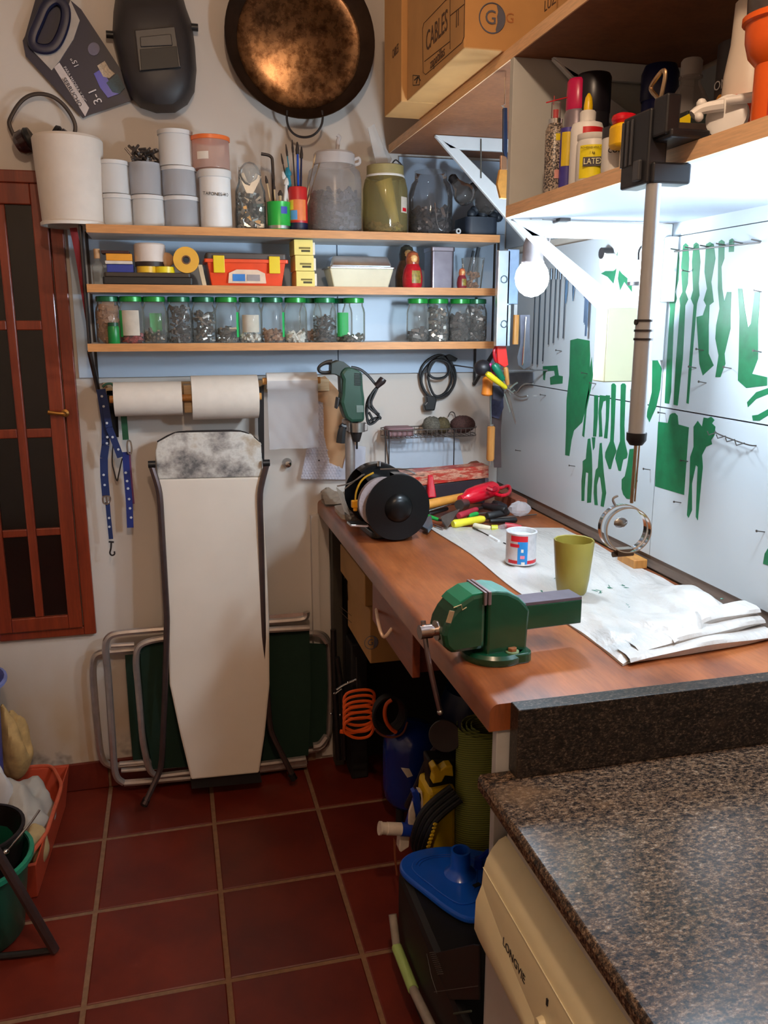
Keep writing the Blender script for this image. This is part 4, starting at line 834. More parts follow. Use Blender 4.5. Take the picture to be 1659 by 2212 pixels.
b = MB(); strap(b, [(260,230),(290,500),(300,760)], 2.69, .026, .006); obj('webbing', b, mat('black_webbing', (18, 18, 20), .8), t, False)
b = MB(); b.tube([S(*c9(p), 2.69) for p in [(290,760),(270,1050),(300,1160),(330,1280),(345,1200),(390,1000)]], .002, 6); obj('cord', b, DKMETAL, t)
# --- ironing board leaning on the wall
t = thing('ironing_board', 'cream ironing board stood on end against the wall, scorched silver pad at its top', 'ironing board', (S(455, 1400, 2.6).x, 2.60, 0))
def lean(p, off=0.0):
    """the board leans: its top is nearer the wall than its foot"""
    z = Py(p[0], p[1], 2.58).z; y = 2.520+.105*z/1.2+off; return Py(p[0], p[1], y)
CL = mat('cream_board_cover', (220, 208, 194), .85, 0, .04, 5)
board = [(340,1035),(352,1200),(362,1350),(366,1478),(390,1590),(413,1685),(560,1670),(572,1590),(583,1480),(582,1350),(576,1200),(567,1030)]
b = MB(); pts = [lean(p) for p in board]; b.plate(pts, (0, .024, -.002)); obj('cover', b, CL, t, False, .006)
def scorch():
    m, nt, bs = nt_new('scorched_silver_pad'); a = noise(nt, 9, 5, .65, (1, 1, 1.2)); c = noise(nt, 90, 3, .6)
    nt.links.new(ramp(nt, a.outputs[0], [(.36, srgb(96, 94, 94)), (.47, srgb(168, 162, 156)), (.56, srgb(206, 204, 198)), (.7, srgb(176, 160, 140))]).outputs[0], bs.inputs['Base Color'])
    bs.inputs['Roughness'].default_value = .55; bs.inputs['Metallic'].default_value = .25; bump(nt, bs, c.outputs[0], .2); return m
b = MB(); pts = [lean(p, .0) for p in [(335,975),(340,1036),(567,1030),(565,958),(543,938),(520,932),(378,934),(340,955)]]; b.plate(pts, (0, .020, 0)); obj('silver_pad', b, scorch(), t, False, .004)
b = MB(); b.tube([lean(p, .004) for p in [(340,955),(378,933),(525,930),(563,955),(566,978)]], .0035, 6); obj('edge_wire', b, DKMETAL, t)
b = MB(); pts = [lean(p, .018) for p in [(412,1684),(561,1668),(566,1690),(414,1704)]]; b.plate(pts, (0, .03, 0)); obj('board_end', b, BLACK, t, False)
LEG = mat('brown_grey_steel_leg', (84, 68, 66), .4, .6)
def legp(p, y): return Py(p[0], p[1], y)
b = MB(); b.tube([legp((326,1003), 2.61), legp((345,1060), 2.60), legp((353,1200), 2.585), legp((361,1340), 2.57), legp((356,1500), 2.555), legp((350,1640), 2.55), legp((345,1668), 2.55), legp((312,1738), 2.50)], .0095, 8); obj('leg', b, LEG, t)
b = MB(); b.tube([legp((577,1000), 2.61), legp((561,1060), 2.60), legp((565,1200), 2.59), legp((571,1420), 2.57), legp((584,1580), 2.56), legp((636,1682), 2.53)], .0095, 8); obj('leg', b, LEG, t)
for p in ((328, 1003), (575, 1000)):
    b = MB(); q = legp(p, 2.605); b.cyl(q-Vector((.011, 0, 0)), q+Vector((.011, 0, 0)), .011); obj('rubber_foot', b, BLACK, t)
for p, d in (((317, 1726), -1), ((629, 1672), 1)):
    b = MB(); q = legp(p, 2.51 if d < 0 else 2.53); b.cyl(q, q+Vector((d*.010, 0, -.020)), .0125); obj('rubber_foot', b, BLACK, t)
# --- folded garden chairs
CH = mat('chair_tube_aluminium', (186, 176, 170), .3, .7); GF = mat('dark_green_canvas', (14, 44, 31), .85, 0, .08, 60)
t = thing('folding_chair', 'front one of two folded green canvas chairs behind the ironing board', 'chair', (S(460, 1500, 2.6).x, 2.62, 0), 0, 'folded garden chairs against the wall')
b = MB(); L(b, [(268,1691),(254,1683),(247,1665),(243,1600),(233,1450),(227,1400),(231,1378),(248,1368),(300,1363),(430,1352),(560,1345),(655,1338),(663,1330),(662,1322)], 2.645, .0115); L(b, [(268,1691),(300,1689),(409,1679),(520,1668),(600,1658),(662,1650)], 2.645, .0115); obj('outer_frame', b, CH, t)
b = MB(); L(b, [(345,1676),(328,1672),(318,1650),(308,1600),(298,1480),(293,1430),(296,1400),(312,1387),(350,1379),(450,1370),(560,1362),(668,1356)], 2.612, .0105); L(b, [(345,1676),(409,1668),(520,1656),(600,1646),(660,1638)], 2.612, .0105); obj('seat_frame', b, CH, t)
b = MB(); slab(b, [(302,1392),(560,1368),(668,1352),(672,1500),(666,1632),(560,1645),(330,1662),(312,1560)], 2.628, .004); obj('canvas', b, GF, t, False)
b = MB(); slab(b, [(582,1340),(663,1332),(662,1324),(582,1330)], 2.655, .008); obj('arm_rest', b, mat('pinkish_white_armrest', (186, 160, 152), .5), t, False)
b = MB(); slab(b, [(560,1655),(662,1640),(664,1650),(560,1668)], 2.62, .01); obj('lower_slat', b, CH, t, False)
t = thing('folding_chair', 'rear one of two folded green canvas chairs behind the ironing board, closest to the wall', 'chair', (S(460, 1500, 2.68).x, 2.69, 0), 0, 'folded garden chairs against the wall')
b = MB(); L(b, [(245,1655),(225,1648),(216,1625),(207,1540),(200,1450),(203,1420),(215,1410),(245,1407),(300,1402),(450,1388),(600,1372),(690,1366),(706,1378),(711,1400),(714,1500),(712,1580),(704,1608),(688,1618)], 2.685, .0115); L(b, [(245,1655),(300,1650),(450,1640),(600,1628),(688,1618)], 2.685, .0115); obj('outer_frame', b, CH, t)
b = MB(); slab(b, [(270,1416),(440,1400),(600,1386),(704,1392),(708,1480),(704,1600),(600,1640),(440,1650),(288,1648),(280,1560)], 2.66, .004); obj('canvas', b, GF, t, False)
b = MB(); L(b, [(258,1650),(300,1646),(400,1638)], 2.655, .008); L(b, [(262,1664),(300,1661),(400,1652)], 2.655, .008); L(b, [(240,1395),(290,1392)], 2.66, .008); obj('cross_tube', b, CH, t)
b = MB(); L(b, [(676,1612),(692,1610),(706,1590)], 2.65, .014); L(b, [(676,1368),(694,1370),(706,1388)], 2.65, .010); obj('corner_hinge', b, CH, t)
# --- green drill on its stand
def cd(p): return (620+p[0]/6.9125, 760+p[1]/6.9125)
def DS(b, pts, Y, t_): return b.plate([S(*cd(p), Y-t_/2) for p in pts], (0, t_, 0))
q = Pz(752, 1098, BZ); YD = 2.50
t = thing('drill_stand', 'grey steel column of a drill stand at the far left corner of the bench', 'stand', (S(757, 1090, YD).x, YD, BZ))
xc = S(757, 1060, YD).x
b = MB(); b.cyl((xc, YD, BZ+.012), (xc, YD, S(757, 935, YD).z+.03), .0155, n=20); obj('column', b, ALU, t)
b = MB(); b.rbox((xc+.01, YD-.02, BZ+.007), (.11, .15, .014), .02); obj('base_plate', b, mat('beige_base', (170, 156, 140), .5), t)
b = MB(); b.cyl((xc, YD, S(757, 930, YD).z), (xc, YD, S(757, 905, YD).z), .025); b.span((xc, YD-.03, S(757, 930, YD).z), (S(790, 930, YD).x, YD+.012, S(757, 913, YD).z)); obj('clamp_arm', b, ALU, t, True, .003)
b = MB(); b.tube([S(*cd(p), YD-.035) for p in [(800,1090),(830,1120),(880,1120)]], .009, 8); b.tube([S(*cd(p), YD-.035) for p in [(835,1110),(815,1200),(800,1360)]], [.010, .013, .014], 8); obj('feed_lever', b, BLACK, t)
t = thing('electric_drill', 'dark green electric drill clamped chuck down in the stand', 'drill', tuple(S(760, 880, YD)))
DG = mat('dark_green_drill_body', (34, 66, 52), .35, 0, .08); DG2 = mat('darker_green_grip', (30, 42, 36), .45)
b = MB(); DS(b, [(960,235),(1130,300),(1145,560),(1165,700),(1165,1050),(960,1060),(880,1000),(840,900),(800,760),(820,640),(830,420),(790,330),(870,230)], YD-.02, .060); obj('motor_body', b, DG, t, False, .010)
b = MB(); DS(b, [(660,170),(770,130),(850,150),(960,235),(900,300),(870,430),(830,450),(820,640),(800,600),(790,370),(720,340),(655,330)], YD-.02, .040); obj('handle', b, DG2, t, False, .008)
b = MB(); b.tube([S(*cd(p), YD-.02) for p in [(670,160),(590,155),(500,200),(465,250),(490,305),(570,315),(680,300)]], [.009, .006, .005, .005, .005, .005, .006], 8); obj('trigger_guard', b, BLACK, t)
b = MB(); DS(b, [(755,680),(800,690),(790,780),(750,855),(730,850)], YD-.02, .03); obj('side_handle', b, BLACK, t, False, .004)
for k in range(8):
    b = MB(); DS(b, [(1010,318+k*24), (1110,322+k*24), (1110,332+k*24), (1010,328+k*24)], YD-.0515, .004); obj('vent_slot', b, INK, t, False)
b = MB(); DS(b, [(1035,800),(1140,800),(1145,900),(1040,905)], YD-.051, .002); obj('rating_plate', b, mat('grey_green_plate', (96, 112, 104), .4), t, False)
z0, z1 = S(*cd((1040, 1050)), YD-.02).z, S(*cd((1040, 1190)), YD-.02).z; xk = S(*cd((1040, 1120)), YD-.02).x
b = MB(); b.cyl((xk, YD-.02, z1), (xk, YD-.02, z0), .026, .027, 24); obj('collar', b, STEEL, t)
z2, z3 = S(*cd((1050, 1340)), YD-.02).z, S(*cd((1050, 1450)), YD-.02).z
b = MB(); b.lathe([(0, 0), (.009, 0), (.013, .012), (.018, .030), (.018, z1-z2), (0, z1-z2)], (xk, YD-.02, z2), 16); obj('chuck', b, DKMETAL, t)
b = MB(); b.cyl((xk, YD-.02, z3), (xk, YD-.02, z2), .0035, n=8); obj('drill_bit', b, INK, t)
random.seed(5)
b = MB(); b.tube([S(*cd(p), YD+.01) for p in [(960,230),(1080,250),(1200,340),(1300,460),(1350,520)]], .0042, 6)
b.tube([S(*cd(p), YD-.0) for p in [(1350,520),(1260,620),(1210,760),(1230,850),(1400,960),(1330,900),(1240,780),(1300,640),(1370,500)]], .0040, 6)
b.tube([S(*cd(p), YD+.006) for p in [(1340,540),(1220,700),(1190,900),(1200,1080),(1280,1080),(1380,980),(1420,1010),(1240,830),(1190,780)]], .0040, 6)
b.tube([S(*cd(p), YD+.018) for p in [(1320,560),(1200,740),(1180,960),(1230,1090),(1300,1040),(1220,900)]], .0040, 6)
b.tube([S(*cd(p), YD+.018) for p in [(1290,600),(1210,690),(1170,860),(1210,1060),(1270,1000),(1400,975)]], .0040, 6)
obj('power_cord', b, BLACK, t)
b = MB(); b.tube([S(*cd(p), YD-.004) for p in [(1330,520),(1380,470),(1420,430),(1440,400)]], [.009, .011, .013, .011], 10); obj('plug', b, mat('brown_black_plug', (34, 24, 26), .35), t)
# --- coiled cable hanging on a nail
def ce(p): return (640+p[0]/3.19, 740+p[1]/3.19)
t = thing('power_cable', 'coiled thin black cable with plugs hanging from a nail under the shelf', 'cable', tuple(S(945, 830, 2.70)))
b = MB()
for k, P in enumerate([[(990,75),(900,120),(850,190),(860,290),(890,350),(960,390),(1040,370),(1095,290),(1100,200),(1060,120)],
          [(980,90),(890,170),(855,250),(880,330),(930,385),(1010,380),(1085,310),(1095,230),(1040,130)],
          [(1000,80),(930,150),(905,230),(925,320),(960,380),(1030,350),(1080,250),(1050,140)],
          [(940,110),(900,200),(940,250),(1020,245),(1060,200),(1050,130)]]):
    b.tube([S(*ce(p), 2.700-.006*k) for p in P], .0042, 6, True)
obj('cord', b, BLACK, t)
b = MB(); slab(b, [ce(p) for p in [(1030,90),(1060,80),(1115,110),(1100,130),(1050,125)]], 2.685, .014); obj('plug', b, BLACK, t, False, .002)
b = MB(); slab(b, [ce(p) for p in [(895,365),(960,370),(970,400),(955,470),(890,470),(880,430),(900,410)]], 2.676, .024); obj('plug', b, BLACK, t, False, .004)
# --- wire rack with sponge and scourers
def cr(p): return (820+p[0]/5.925, 860+p[1]/5.925)
t = thing('wire_rack', 'small chromed wire rack standing against the wall at the back of the bench', 'rack', tuple(S(960, 1000, 2.66)))
WIRE = mat('thin_wire', (120, 112, 108), .35, 1.0); YB, YN = 2.695, 2.600
b = MB()
za = S(*cr((700, 400)), YN).z; zb2 = S(*cr((700, 500)), YN).z; zc2 = S(*cr((700, 300)), YB).z
xl, xr = S(*cr((75, 400)), YN).x, S(*cr((1255, 400)), YN).x
b.tube([(xl, YN, za), (xr, YN, za), (xr+.02, YB, za), (xl, YB, za)], .0018, 6, True)
b.tube([(xl, YN, zb2), (xr, YN, zb2), (xr+.02, YB, zb2), (xl, YB, zb2)], .0014, 6, True)
for k in range(19):
    x = xl+(xr-xl)*(k+.5)/19; b.tube([(x, YN, za), (x, YN, zb2), (x, YB, zb2), (x, YB, za)], .0011, 5)
obj('basket', b, WIRE, t)
for x, z in ((xl, 0), (xl+.012, 0), (S(*cr((955, 500)), YN).x, 0)):
    b = MB(); b.tube([(x, YN, za), (x, YN, BZ+.001)], .002, 6); obj('leg', b, DKMETAL, t)
b = MB(); b.tube([S(*cr(p), YB) for p in [(880,240),(895,190),(925,172),(960,190),(970,250)]], .0018, 6); obj('hanging_loop', b, WIRE, t)
b = MB(); p0, p1 = S(*cr((75, 320)), 2.645), S(*cr((410, 320)), 2.645); b.rbox(((p0.x+p1.x)/2, 2.645, zb2+.018), (p1.x-p0.x, .07, .030), .012)
one('sponge', b, mat('striped_mauve_sponge', (134, 104, 108), .8, 0, .35, 40, .4, stretch=(.2, .2, 8)), 'flat striped mauve sponge at the left end of the wire rack', 'sponge', None, .005)
def shaggy(px, rx, rz, col, label, nm, seed):
    random.seed(seed); q = S(*cr(px), 2.65); b = MB(); b.lathe([(math.sin(PI*i/10), -math.cos(PI*i/10)) for i in range(11)], (0, 0, 0), 20)
    b.v = [(q.x+x*rx*(1+random.uniform(-.08, .08)), 2.648+y*.032*(1+random.uniform(-.1, .1)), zb2+.004+rz+z*rz*(1+random.uniform(-.08, .08))) for x, y, z in b.v]
    one(nm, b, mat('scourer_%d' % seed, col, .8, 0, .5, 220, .8), label, 'scourer')
shaggy((665, 330), .032, .030, (92, 88, 78), 'grey wire wool ball in the middle of the wire rack', 'wire_wool', 3)
shaggy((800, 350), .026, .028, (82, 72, 46), 'olive brown scourer squeezed between the wire wool and the dark brown one', 'scourer', 4)
shaggy((1060, 350), .042, .030, (70, 44, 40), 'large dark brown scourer at the right of the wire rack', 'scourer', 8)
# clear ruler tray and copper-red long box at the back of the bench
b = MB(); p0, p1 = S(862, 1020, 2.52), S(1056, 1020, 2.52)
zl0, zl1, zr0, zr1 = S(866, 1056, 2.52).z, S(862, 1024, 2.52).z, S(1056, 1032, 2.52).z, S(1056, 1006, 2.52).z
b.add([(p0.x-.02, 2.520, zl0), (p1.x, 2.520, zr0), (p1.x, 2.588, zr0), (p0.x-.02, 2.588, zl0), (p0.x-.02, 2.520, zl1), (p1.x, 2.520, zr1), (p1.x, 2.588, zr1), (p0.x-.02, 2.588, zl1)], [(3, 2, 1, 0), (4, 5, 6, 7), (0, 1, 5, 4), (1, 2, 6, 5), (2, 3, 7, 6), (3, 0, 4, 7)])
b2 = MB(); b2.add([(p0.x, 2.524, BZ+.0005), (p1.x-.01, 2.524, BZ+.0005), (p1.x-.01, 2.586, BZ+.0005), (p0.x, 2.586, BZ+.0005), (p0.x, 2.524, zl0-.0005), (p1.x-.01, 2.524, zr0-.002), (p1.x-.01, 2.586, zr0-.002), (p0.x, 2.586, zl0-.0005)], [(3, 2, 1, 0), (4, 5, 6, 7), (0, 1, 5, 4), (1, 2, 6, 5), (2, 3, 7, 6), (3, 0, 4, 7)])
one('long_case', b2, mat('dark_plum_case', (44, 36, 44), .5), 'dark long case lying under the red and copper box at the back of the bench', 'case', None, .002)
def copper():
    m, nt, bs = nt_new('red_copper_printed_card'); a = noise(nt, 14, 5, .7, (1, 1, 5))
    nt.links.new(ramp(nt, a.outputs[0], [(.36, srgb(196, 30, 26)), (.47, srgb(176, 74, 56)), (.55, srgb(216, 160, 134)), (.66, srgb(96, 66, 60))]).outputs[0], bs.inputs['Base Color']); bs.inputs['Roughness'].default_value = .4; return m
one('long_box', b, copper(), 'long thin red and copper printed box lying along the back wall on the bench', 'box', None, .002)
b = MB(); slab(b, [(835,948),(878,936),(992,948),(1002,1007),(842,1013)], 2.706, .003); one('clear_sheet', b, mat('pale_blue_sheet', (190, 204, 220), .3, 0, .03), 'pale blue plastic sheet propped behind the wire rack', 'sheet')
b = MB(); slab(b, [(1008,1006),(1020,998),(1032,996),(1042,1003),(1046,1006)], 2.69, .012); one('leather_scrap', b, mat('rust_leather', (130, 70, 48), .7), 'rust brown scrap behind the right end of the long red box', 'scrap')
# ================================================================== RIGHT WALL: SHELVES, BRACKETS, LAMPS
XF = 0.70
USH, LSH = 2.070, 1.765        # undersides
EDGE = wood('lit_beech_side_edging', (242, 192, 142), (250, 204, 156), .5, (14, 1, 14))  # beech edging lightened in colour to make up for weak light here
SHB = wood('brown_chipboard_underside', (132, 82, 50), (156, 100, 62), .6, (8, 8, 8), 1.2)
t = thing('long_shelf', 'long upper shelf board along the right wall carrying the cartons', 'shelf', (.9, 1.8, USH))
obj('board', MB().span((XF+.003, 0.30, USH), (RX+.004, D-.012, USH+.024)), SHB, t, False)
obj('front_edging', MB().span((XF, 0.30, USH), (XF+.003, D-.012, USH+.024)), EDGE, t, False)
YP = 1.722
t = thing('side_shelf', 'lower shelf board on the right wall with the glue bottles on it', 'shelf', (.9, 1.2, LSH))
obj('board', MB().span((XF+.003, 0.30, LSH), (RX, YP, LSH+.024)), mat('white_melamine', (160, 168, 182), .45, 0, .02), t, False)
obj('front_edging', MB().span((XF, 0.30, LSH), (XF+.003, YP, LSH+.024)), EDGE, t, False)
LS = LSH+.024
obj_ = one('shelf_partition', MB().span((XF, YP-.018, LS), (RX-.001, YP, USH)), mat('pale_greyish_board', (196, 196, 190), .5, 0, .02), 'pale upright board closing the far end of the glue bottle shelf', 'partition', None, .0008, False)
struct('trim_7', MB().span((RX-.034, yseam-.02, LS), (RX, yseam+.02, USH)), wood('brown_post', (110, 76, 52), (132, 92, 64), .6, (8, 8, 1)))
def bracket(y, ztop, x0, label, drop=.30):
    t = thing('shelf_bracket', label, 'bracket', (RX-.01, y, ztop-drop), 0, 'white triangular shelf brackets')
    xa, xb = x0, RX-.001; Lh = xb-xa; k = drop
    outer = [(xa, ztop-.001), (xb, ztop-.001), (xb, ztop-k), (xb-.028, ztop-k), (xa, ztop-.018)]
    w1 = .036
    inner = [(xa+.070, ztop-w1), (xb-.036, ztop-w1), (xb-.036, ztop-k+.105)]
    # frame made of arm, leg and strut so that the triangle stays open
    b = MB(); th = .014
    def bar(P): b.plate([(p[0], y-th/2, p[1]) for p in P], (0, th, 0))
    bar([(xa, ztop-.001), (xb, ztop-.001), (xb, ztop-w1), (xa+.046, ztop-w1)])
    bar([(xb-.034, ztop-w1), (xb, ztop-w1), (xb, ztop-k), (xb-.034, ztop-k)])
    bar([(xa, ztop-.004), (xa+.072, ztop-w1+.001), (xb-.033, ztop-k+.075), (xb-.033, ztop-k)])
    obj('bracket_frame', b, mat('white_bracket_enamel', (222, 226, 228), .4, 0, .02), t, False, .002)
    b = MB(); b.tube([(xa+.01, y-th/2-.003, ztop-.012), (xb-.036, y-th/2-.003, ztop-k+.030)], .004, 6); obj('strut_rib', b, mat('white_bracket_enamel'), t) if False else None
    return t
mat('white_bracket_enamel', (222, 226, 228), .4, 0, .02)
bracket(1.688, USH, .775, 'white triangular bracket inside the glue bottle shelf, in front of the pale partition', .235)
bracket(1.7295, LSH, .716, 'white triangular bracket under the glue bottle shelf, beside the left bench bulb', .300)
bracket(2.420, USH, .760, 'white triangular bracket under the upper shelf near the far corner', .300)
bracket(0.900, LSH, .760, 'white triangular bracket under the glue bottle shelf at the right picture edge', .300)
# bench lamps
BULBM = emit('cold_led_bulb', BULB_COL, radiance(BULB_W, .036))
for (bx, by, bz), lb in zip(BULB_POS, ('left bench bulb glowing cold white under the shelf, in a grey socket', 'right bench bulb glowing cold white at the right picture edge')):
    t = thing('bench_lamp', lb, 'lamp', (bx, by, bz-.04), 0, 'bare bench bulbs under the shelf')
    obj('bulb', MB().ball((bx, by, bz), .038, 14, (1, 1, 1.1)), BULBM, t)
    obj('socket', MB().lathe([(0, .096), (.013, .094), (.018, .084), (.0225, .070), (.0235, .040), (.026, .036), (.026, .030), (.0, .030)], (bx, by, bz), 20), mat('silvery_grey_socket', (150, 140, 142), .35, .3), t)
    b = MB(); b.tube([(bx, by, bz+.092), (bx+.004, by, bz+.106), (bx+.012, min(by, 1.70), LSH-.004), (bx+.022, min(by, 1.70), LSH-.002)], .0028, 6)
    b.tube([(bx+.012, by, LSH-.004), (bx+.028, by-.004, LSH-.03), (bx+.036, by, LSH-.045), (bx+.040, by, LSH-.03), (bx+.040, by, LSH-.002)], .0022, 6); obj('cord', b, mat('grey_cord', (120, 112, 112), .5), t)
    b = MB(); b.span((bx+.010, min(by, 1.70)-.010, LSH-.006), (bx+.034, min(by, 1.70)+.010, LSH-.0004)); obj('cord_clip', b, DKMETAL, t)
# cream box beside the pole and small devices behind it
bxp = Py(1303, 826, 1.672); bxq = Py(1380, 665, 1.672)
t = thing('cream_box', 'cream upright plastic box fixed at the foot of the white bracket, behind the chrome pole', 'box', (1.03, 1.70, bxp.z))
obj('casing', MB().span((bxp.x, 1.672, bxp.z), (bxq.x+.012, 1.722, bxq.z)), mat('cream_box_plastic', (186, 182, 150), .45, 0, .02), t, False, .003)
obj('front_lid', MB().span((bxp.x+.002, 1.669, bxp.z+.002), (bxq.x+.010, 1.6718, bxq.z-.002)), mat('cream_box_plastic'  , (214, 208, 178)), t, False, .001)
q = Px(1378, 582, RX-.03); t = thing('socket_adapter', 'white plug adapter with a dark cap hanging beside the chrome pole', 'adapter', tuple(q))
b = MB(); b.cyl((q.x, q.y, q.z-.028), (q.x, q.y, q.z+.020), .022, n=18); obj('body', b, WHITE, t)
b = MB(); b.cyl((q.x, q.y, q.z-.036), (q.x, q.y, q.z-.0285), .023, n=18); obj('dark_cap', b, DKMETAL, t)
b = MB(); b.tube([(q.x, q.y, q.z+.018), (q.x+.01, q.y+.02, q.z+.05), (q.x+.02, q.y-.01, q.z+.062), (q.x+.028, q.y-.04, q.z+.05)], .0022, 6); obj('cord', b, DKMETAL, t)
for k in range(4):
    b = MB(); b.lathe([(.0222, 0), (.0228, .001), (.0222, .002)], (q.x, q.y, q.z-.012+.008*k), 18); obj('ridge', b, mat('grey_ridge', (150, 150, 152), .5), t)
q = Px(1310, 566, RX-.02); t = thing('wall_socket', 'small white round switch box on the tool board above the cream box', 'switch', tuple(q))
b = MB(); b.cyl((RX, q.y, q.z), (RX-.028, q.y, q.z), .022, n=20); obj('body', b, WHITE, t)
b = MB(); b.cyl((RX-.004, q.y+.012, q.z+.022), (RX-.030, q.y+.012, q.z+.022), .014, n=14); obj('knob', b, DKMETAL, t)
# thin tools hanging in a row: needle files, saw blades
def c5(p): return (1020+p[0]/4.81, 460+p[1]/4.81)
ROD = mat('dark_needle_steel', (70, 78, 86), .35, .8); ords = ['first', 'second', 'third', 'fourth', 'fifth', 'sixth', 'seventh', 'eighth', 'ninth']
RODS = [(660,690,1570,.0021),(712,690,1580,.0024),(768,690,1545,.0021),(820,690,1370,.0018),(870,690,1355,.0019),(915,690,1300,.0016),(972,690,1305,.0018)]
for k, (x, y0, y1, r) in enumerate(RODS):
    a, c = Px(*c5((x, y0)), RX-.010), Px(*c5((x, y1)), RX-.010); b = MB(); b.tube([a, Vector((a.x, a.y, c.z))], [r*1.1, r], 6); b.cyl((a.x, a.y, a.z), (a.x, a.y, a.z+.03), r*2.0, n=8)
    one('needle_file', b, ROD, '%s thin steel needle file from the left in the hanging row on the white board' % ords[k], 'file', 'needle files hanging on the white board')
for k, (x, y0, y1, wd) in enumerate([(985,700,940,.008),(1055,700,915,.010)]):
    a, c = Px(*c5((x, y0)), RX-.008), Px(*c5((x, y1)), RX-.008); b = MB(); b.span((a.x-.001, a.y-wd/2, c.z+.03), (a.x+.001, a.y+wd/2, a.z)); b.plate([(a.x-.001, a.y-wd/2, c.z+.03), (a.x-.001, a.y+wd/2, c.z+.03), (a.x-.001, a.y, c.z)], (.002, 0, 0))
    one('scraper_blade', b, mat('blue_steel', (96, 124, 150), .3, .7), ['narrow blue steel blade, the left one', 'wider blue steel blade, the right one'][k] + ' of two short pointed blades hanging on the board', 'blade')
a, c = Px(*c5((1200, 740)), RX-.012), Px(*c5((1200, 1280)), RX-.012)
t = thing('blade_bundle', 'bundle of long blue-grey hacksaw blades hanging left of the white bracket', 'blades', tuple(c))
for k, (dy, h0, h1, w_) in enumerate([(.016,.0,.10,.006),(.006,.0,.035,.007),(-.004,.0,.03,.009),(-.014,.0,.0,.010)]):
    b = MB(); b.span((a.x-.002*k, a.y+dy-w_/2, c.z+h1), (a.x-.002*k+.0012, a.y+dy+w_/2, a.z)); obj('blade', b, mat('grey_blue_blade', (90, 110, 136), .35, .6), t, False)
# the far corner: spirit level, scrapers, hanging screwdrivers
def pc(x, y, Y=2.30): return Py(*c5((x, y)), Y)
t = thing('spirit_level', 'long aluminium spirit level hanging upright in the far right corner', 'level', tuple(pc(330, 1390)))
a, c = pc(278, 385), pc(370, 1385); obj('rail', MB().span((a.x, 2.30, c.z), (c.x, 2.32, a.z)), mat('bright_aluminium', (196, 204, 212), .25, .9), t, False, .002)
a2, c2 = pc(372, 375), pc(475, 950); obj('side_plate', MB().span((a2.x+.001, 2.30, c.z), (a2.x+.016, 2.345, c2.z)), mat('bright_aluminium', (196, 204, 212)), t, False, .002)
obj('side_plate', MB().span((a2.x+.001, 2.30, c2.z), (c2.x, 2.315, a2.z)), mat('bluish_steel_plate', (150, 170, 198), .25, .7), t, False, .002)
for y in (690, 1155):
    q = pc(330, y); obj('vial_hole', MB().lathe([(0, 0), (.011, 0), (.011, .003), (.0085, .003)], (q.x, 2.3005, q.z), 18, (0, -1, 0)), mat('dark_slate_vial', (60, 74, 84), .3), t)
t = thing('putty_knife', 'putty knife with a pale wooden handle hanging beside the spirit level', 'knife', tuple(pc(450, 1370, 2.34)))
b = MB(); a, c = pc(430, 1060, 2.34), pc(475, 1365, 2.34); b.rbox(((a.x+c.x)/2, 2.34, (a.z+c.z)/2), (c.x-a.x, .016, a.z-c.z), .006); obj('handle', b, HANDLE_WOOD, t)
b = MB(); a, c = pc(440, 800, 2.34), pc(465, 1060, 2.34); b.span((a.x, 2.339, c.z), (c.x, 2.341, a.z)); obj('blade', b, STEEL, t, False)
t = thing('trowel', 'grey pointed trowel with a bright steel rod hanging over the lettered corner', 'trowel', tuple(pc(535, 1620, 2.33)))
b = MB(); b.plate([pc(x, y, 2.33) for x, y in [(500,1060),(600,1060),(598,1380),(612,1500),(600,1590),(540,1625),(480,1580),(468,1500),(500,1360)]], (0, .002, 0)); obj('blade', b, mat('smoke_steel', (130, 130, 142), .3, .8), t, False)
b = MB(); b.tube([pc(560, 1080, 2.322), pc(525, 1580, 2.322)], .0030, 8); obj('rod', b, CHROME, t)
t = thing('angle_plate', 'grey steel shelf angle on the board in the corner, above the scissors', 'angle', tuple(pc(510, 1780, 2.30)))
b = MB(); b.plate([Px(*c5(p), RX-.004) for p in [(385,1660),(630,1655),(630,1775),(520,1800),(460,1870),(400,1850)]], (.003, 0, 0)); obj('plate', b, mat('slate_steel', (118, 122, 132), .35, .7), t, False)
b = MB(); b.tube([Px(*c5(p), RX-.012) for p in [(400,1780),(450,1850),(470,1870),(510,1800),(560,1770),(630,1775)]], .003, 6); b.tube([Px(*c5(p), RX-.012) for p in [(440,1890),(500,1920),(575,1900)]], .0025, 6); obj('wire_arm', b, STEEL, t)
t = thing('red_scraper', 'bright red plastic scraper hanging under the spirit level', 'scraper', tuple(pc(300, 1600, 2.33)))
b = MB(); b.plate([pc(x, y, 2.33) for x, y in [(258,1385),(355,1390),(378,1580),(340,1605),(270,1560)]], (0, .012, 0)); obj('blade', b, mat('bright_red_scraper', (230, 46, 40), .3), t, False, .002)
b = MB(); b.tube([pc(x, y, 2.34) for x, y in [(255,1385),(225,1430),(235,1520),(262,1560)]], .005, 8); obj('handle', b, mat('deep_red_handle', (176, 20, 34), .35), t)
def hang_tool(name, label, cat, p0, p1, r0, r1, m, p2=None, bm=None, rb=.003, Y=2.31):
    t = thing(name, label, cat, tuple(pc(*p1, Y))); b = MB(); a, c = pc(*p0, Y), pc(*p1, Y); d = c-a
    b.lathe([(0, 0), (r0*.7, 0), (r0, d.length*.12), (r0*.9, d.length*.5), (r1, d.length*.92), (r1*.7, d.length), (0, d.length)], a, 14, d); obj('handle', b, m, t)
    if p2: b = MB(); b.tube([c, pc(*p2, Y)], [rb, rb*.6], 6); obj('shaft', b, bm or STEEL, t)
    return t
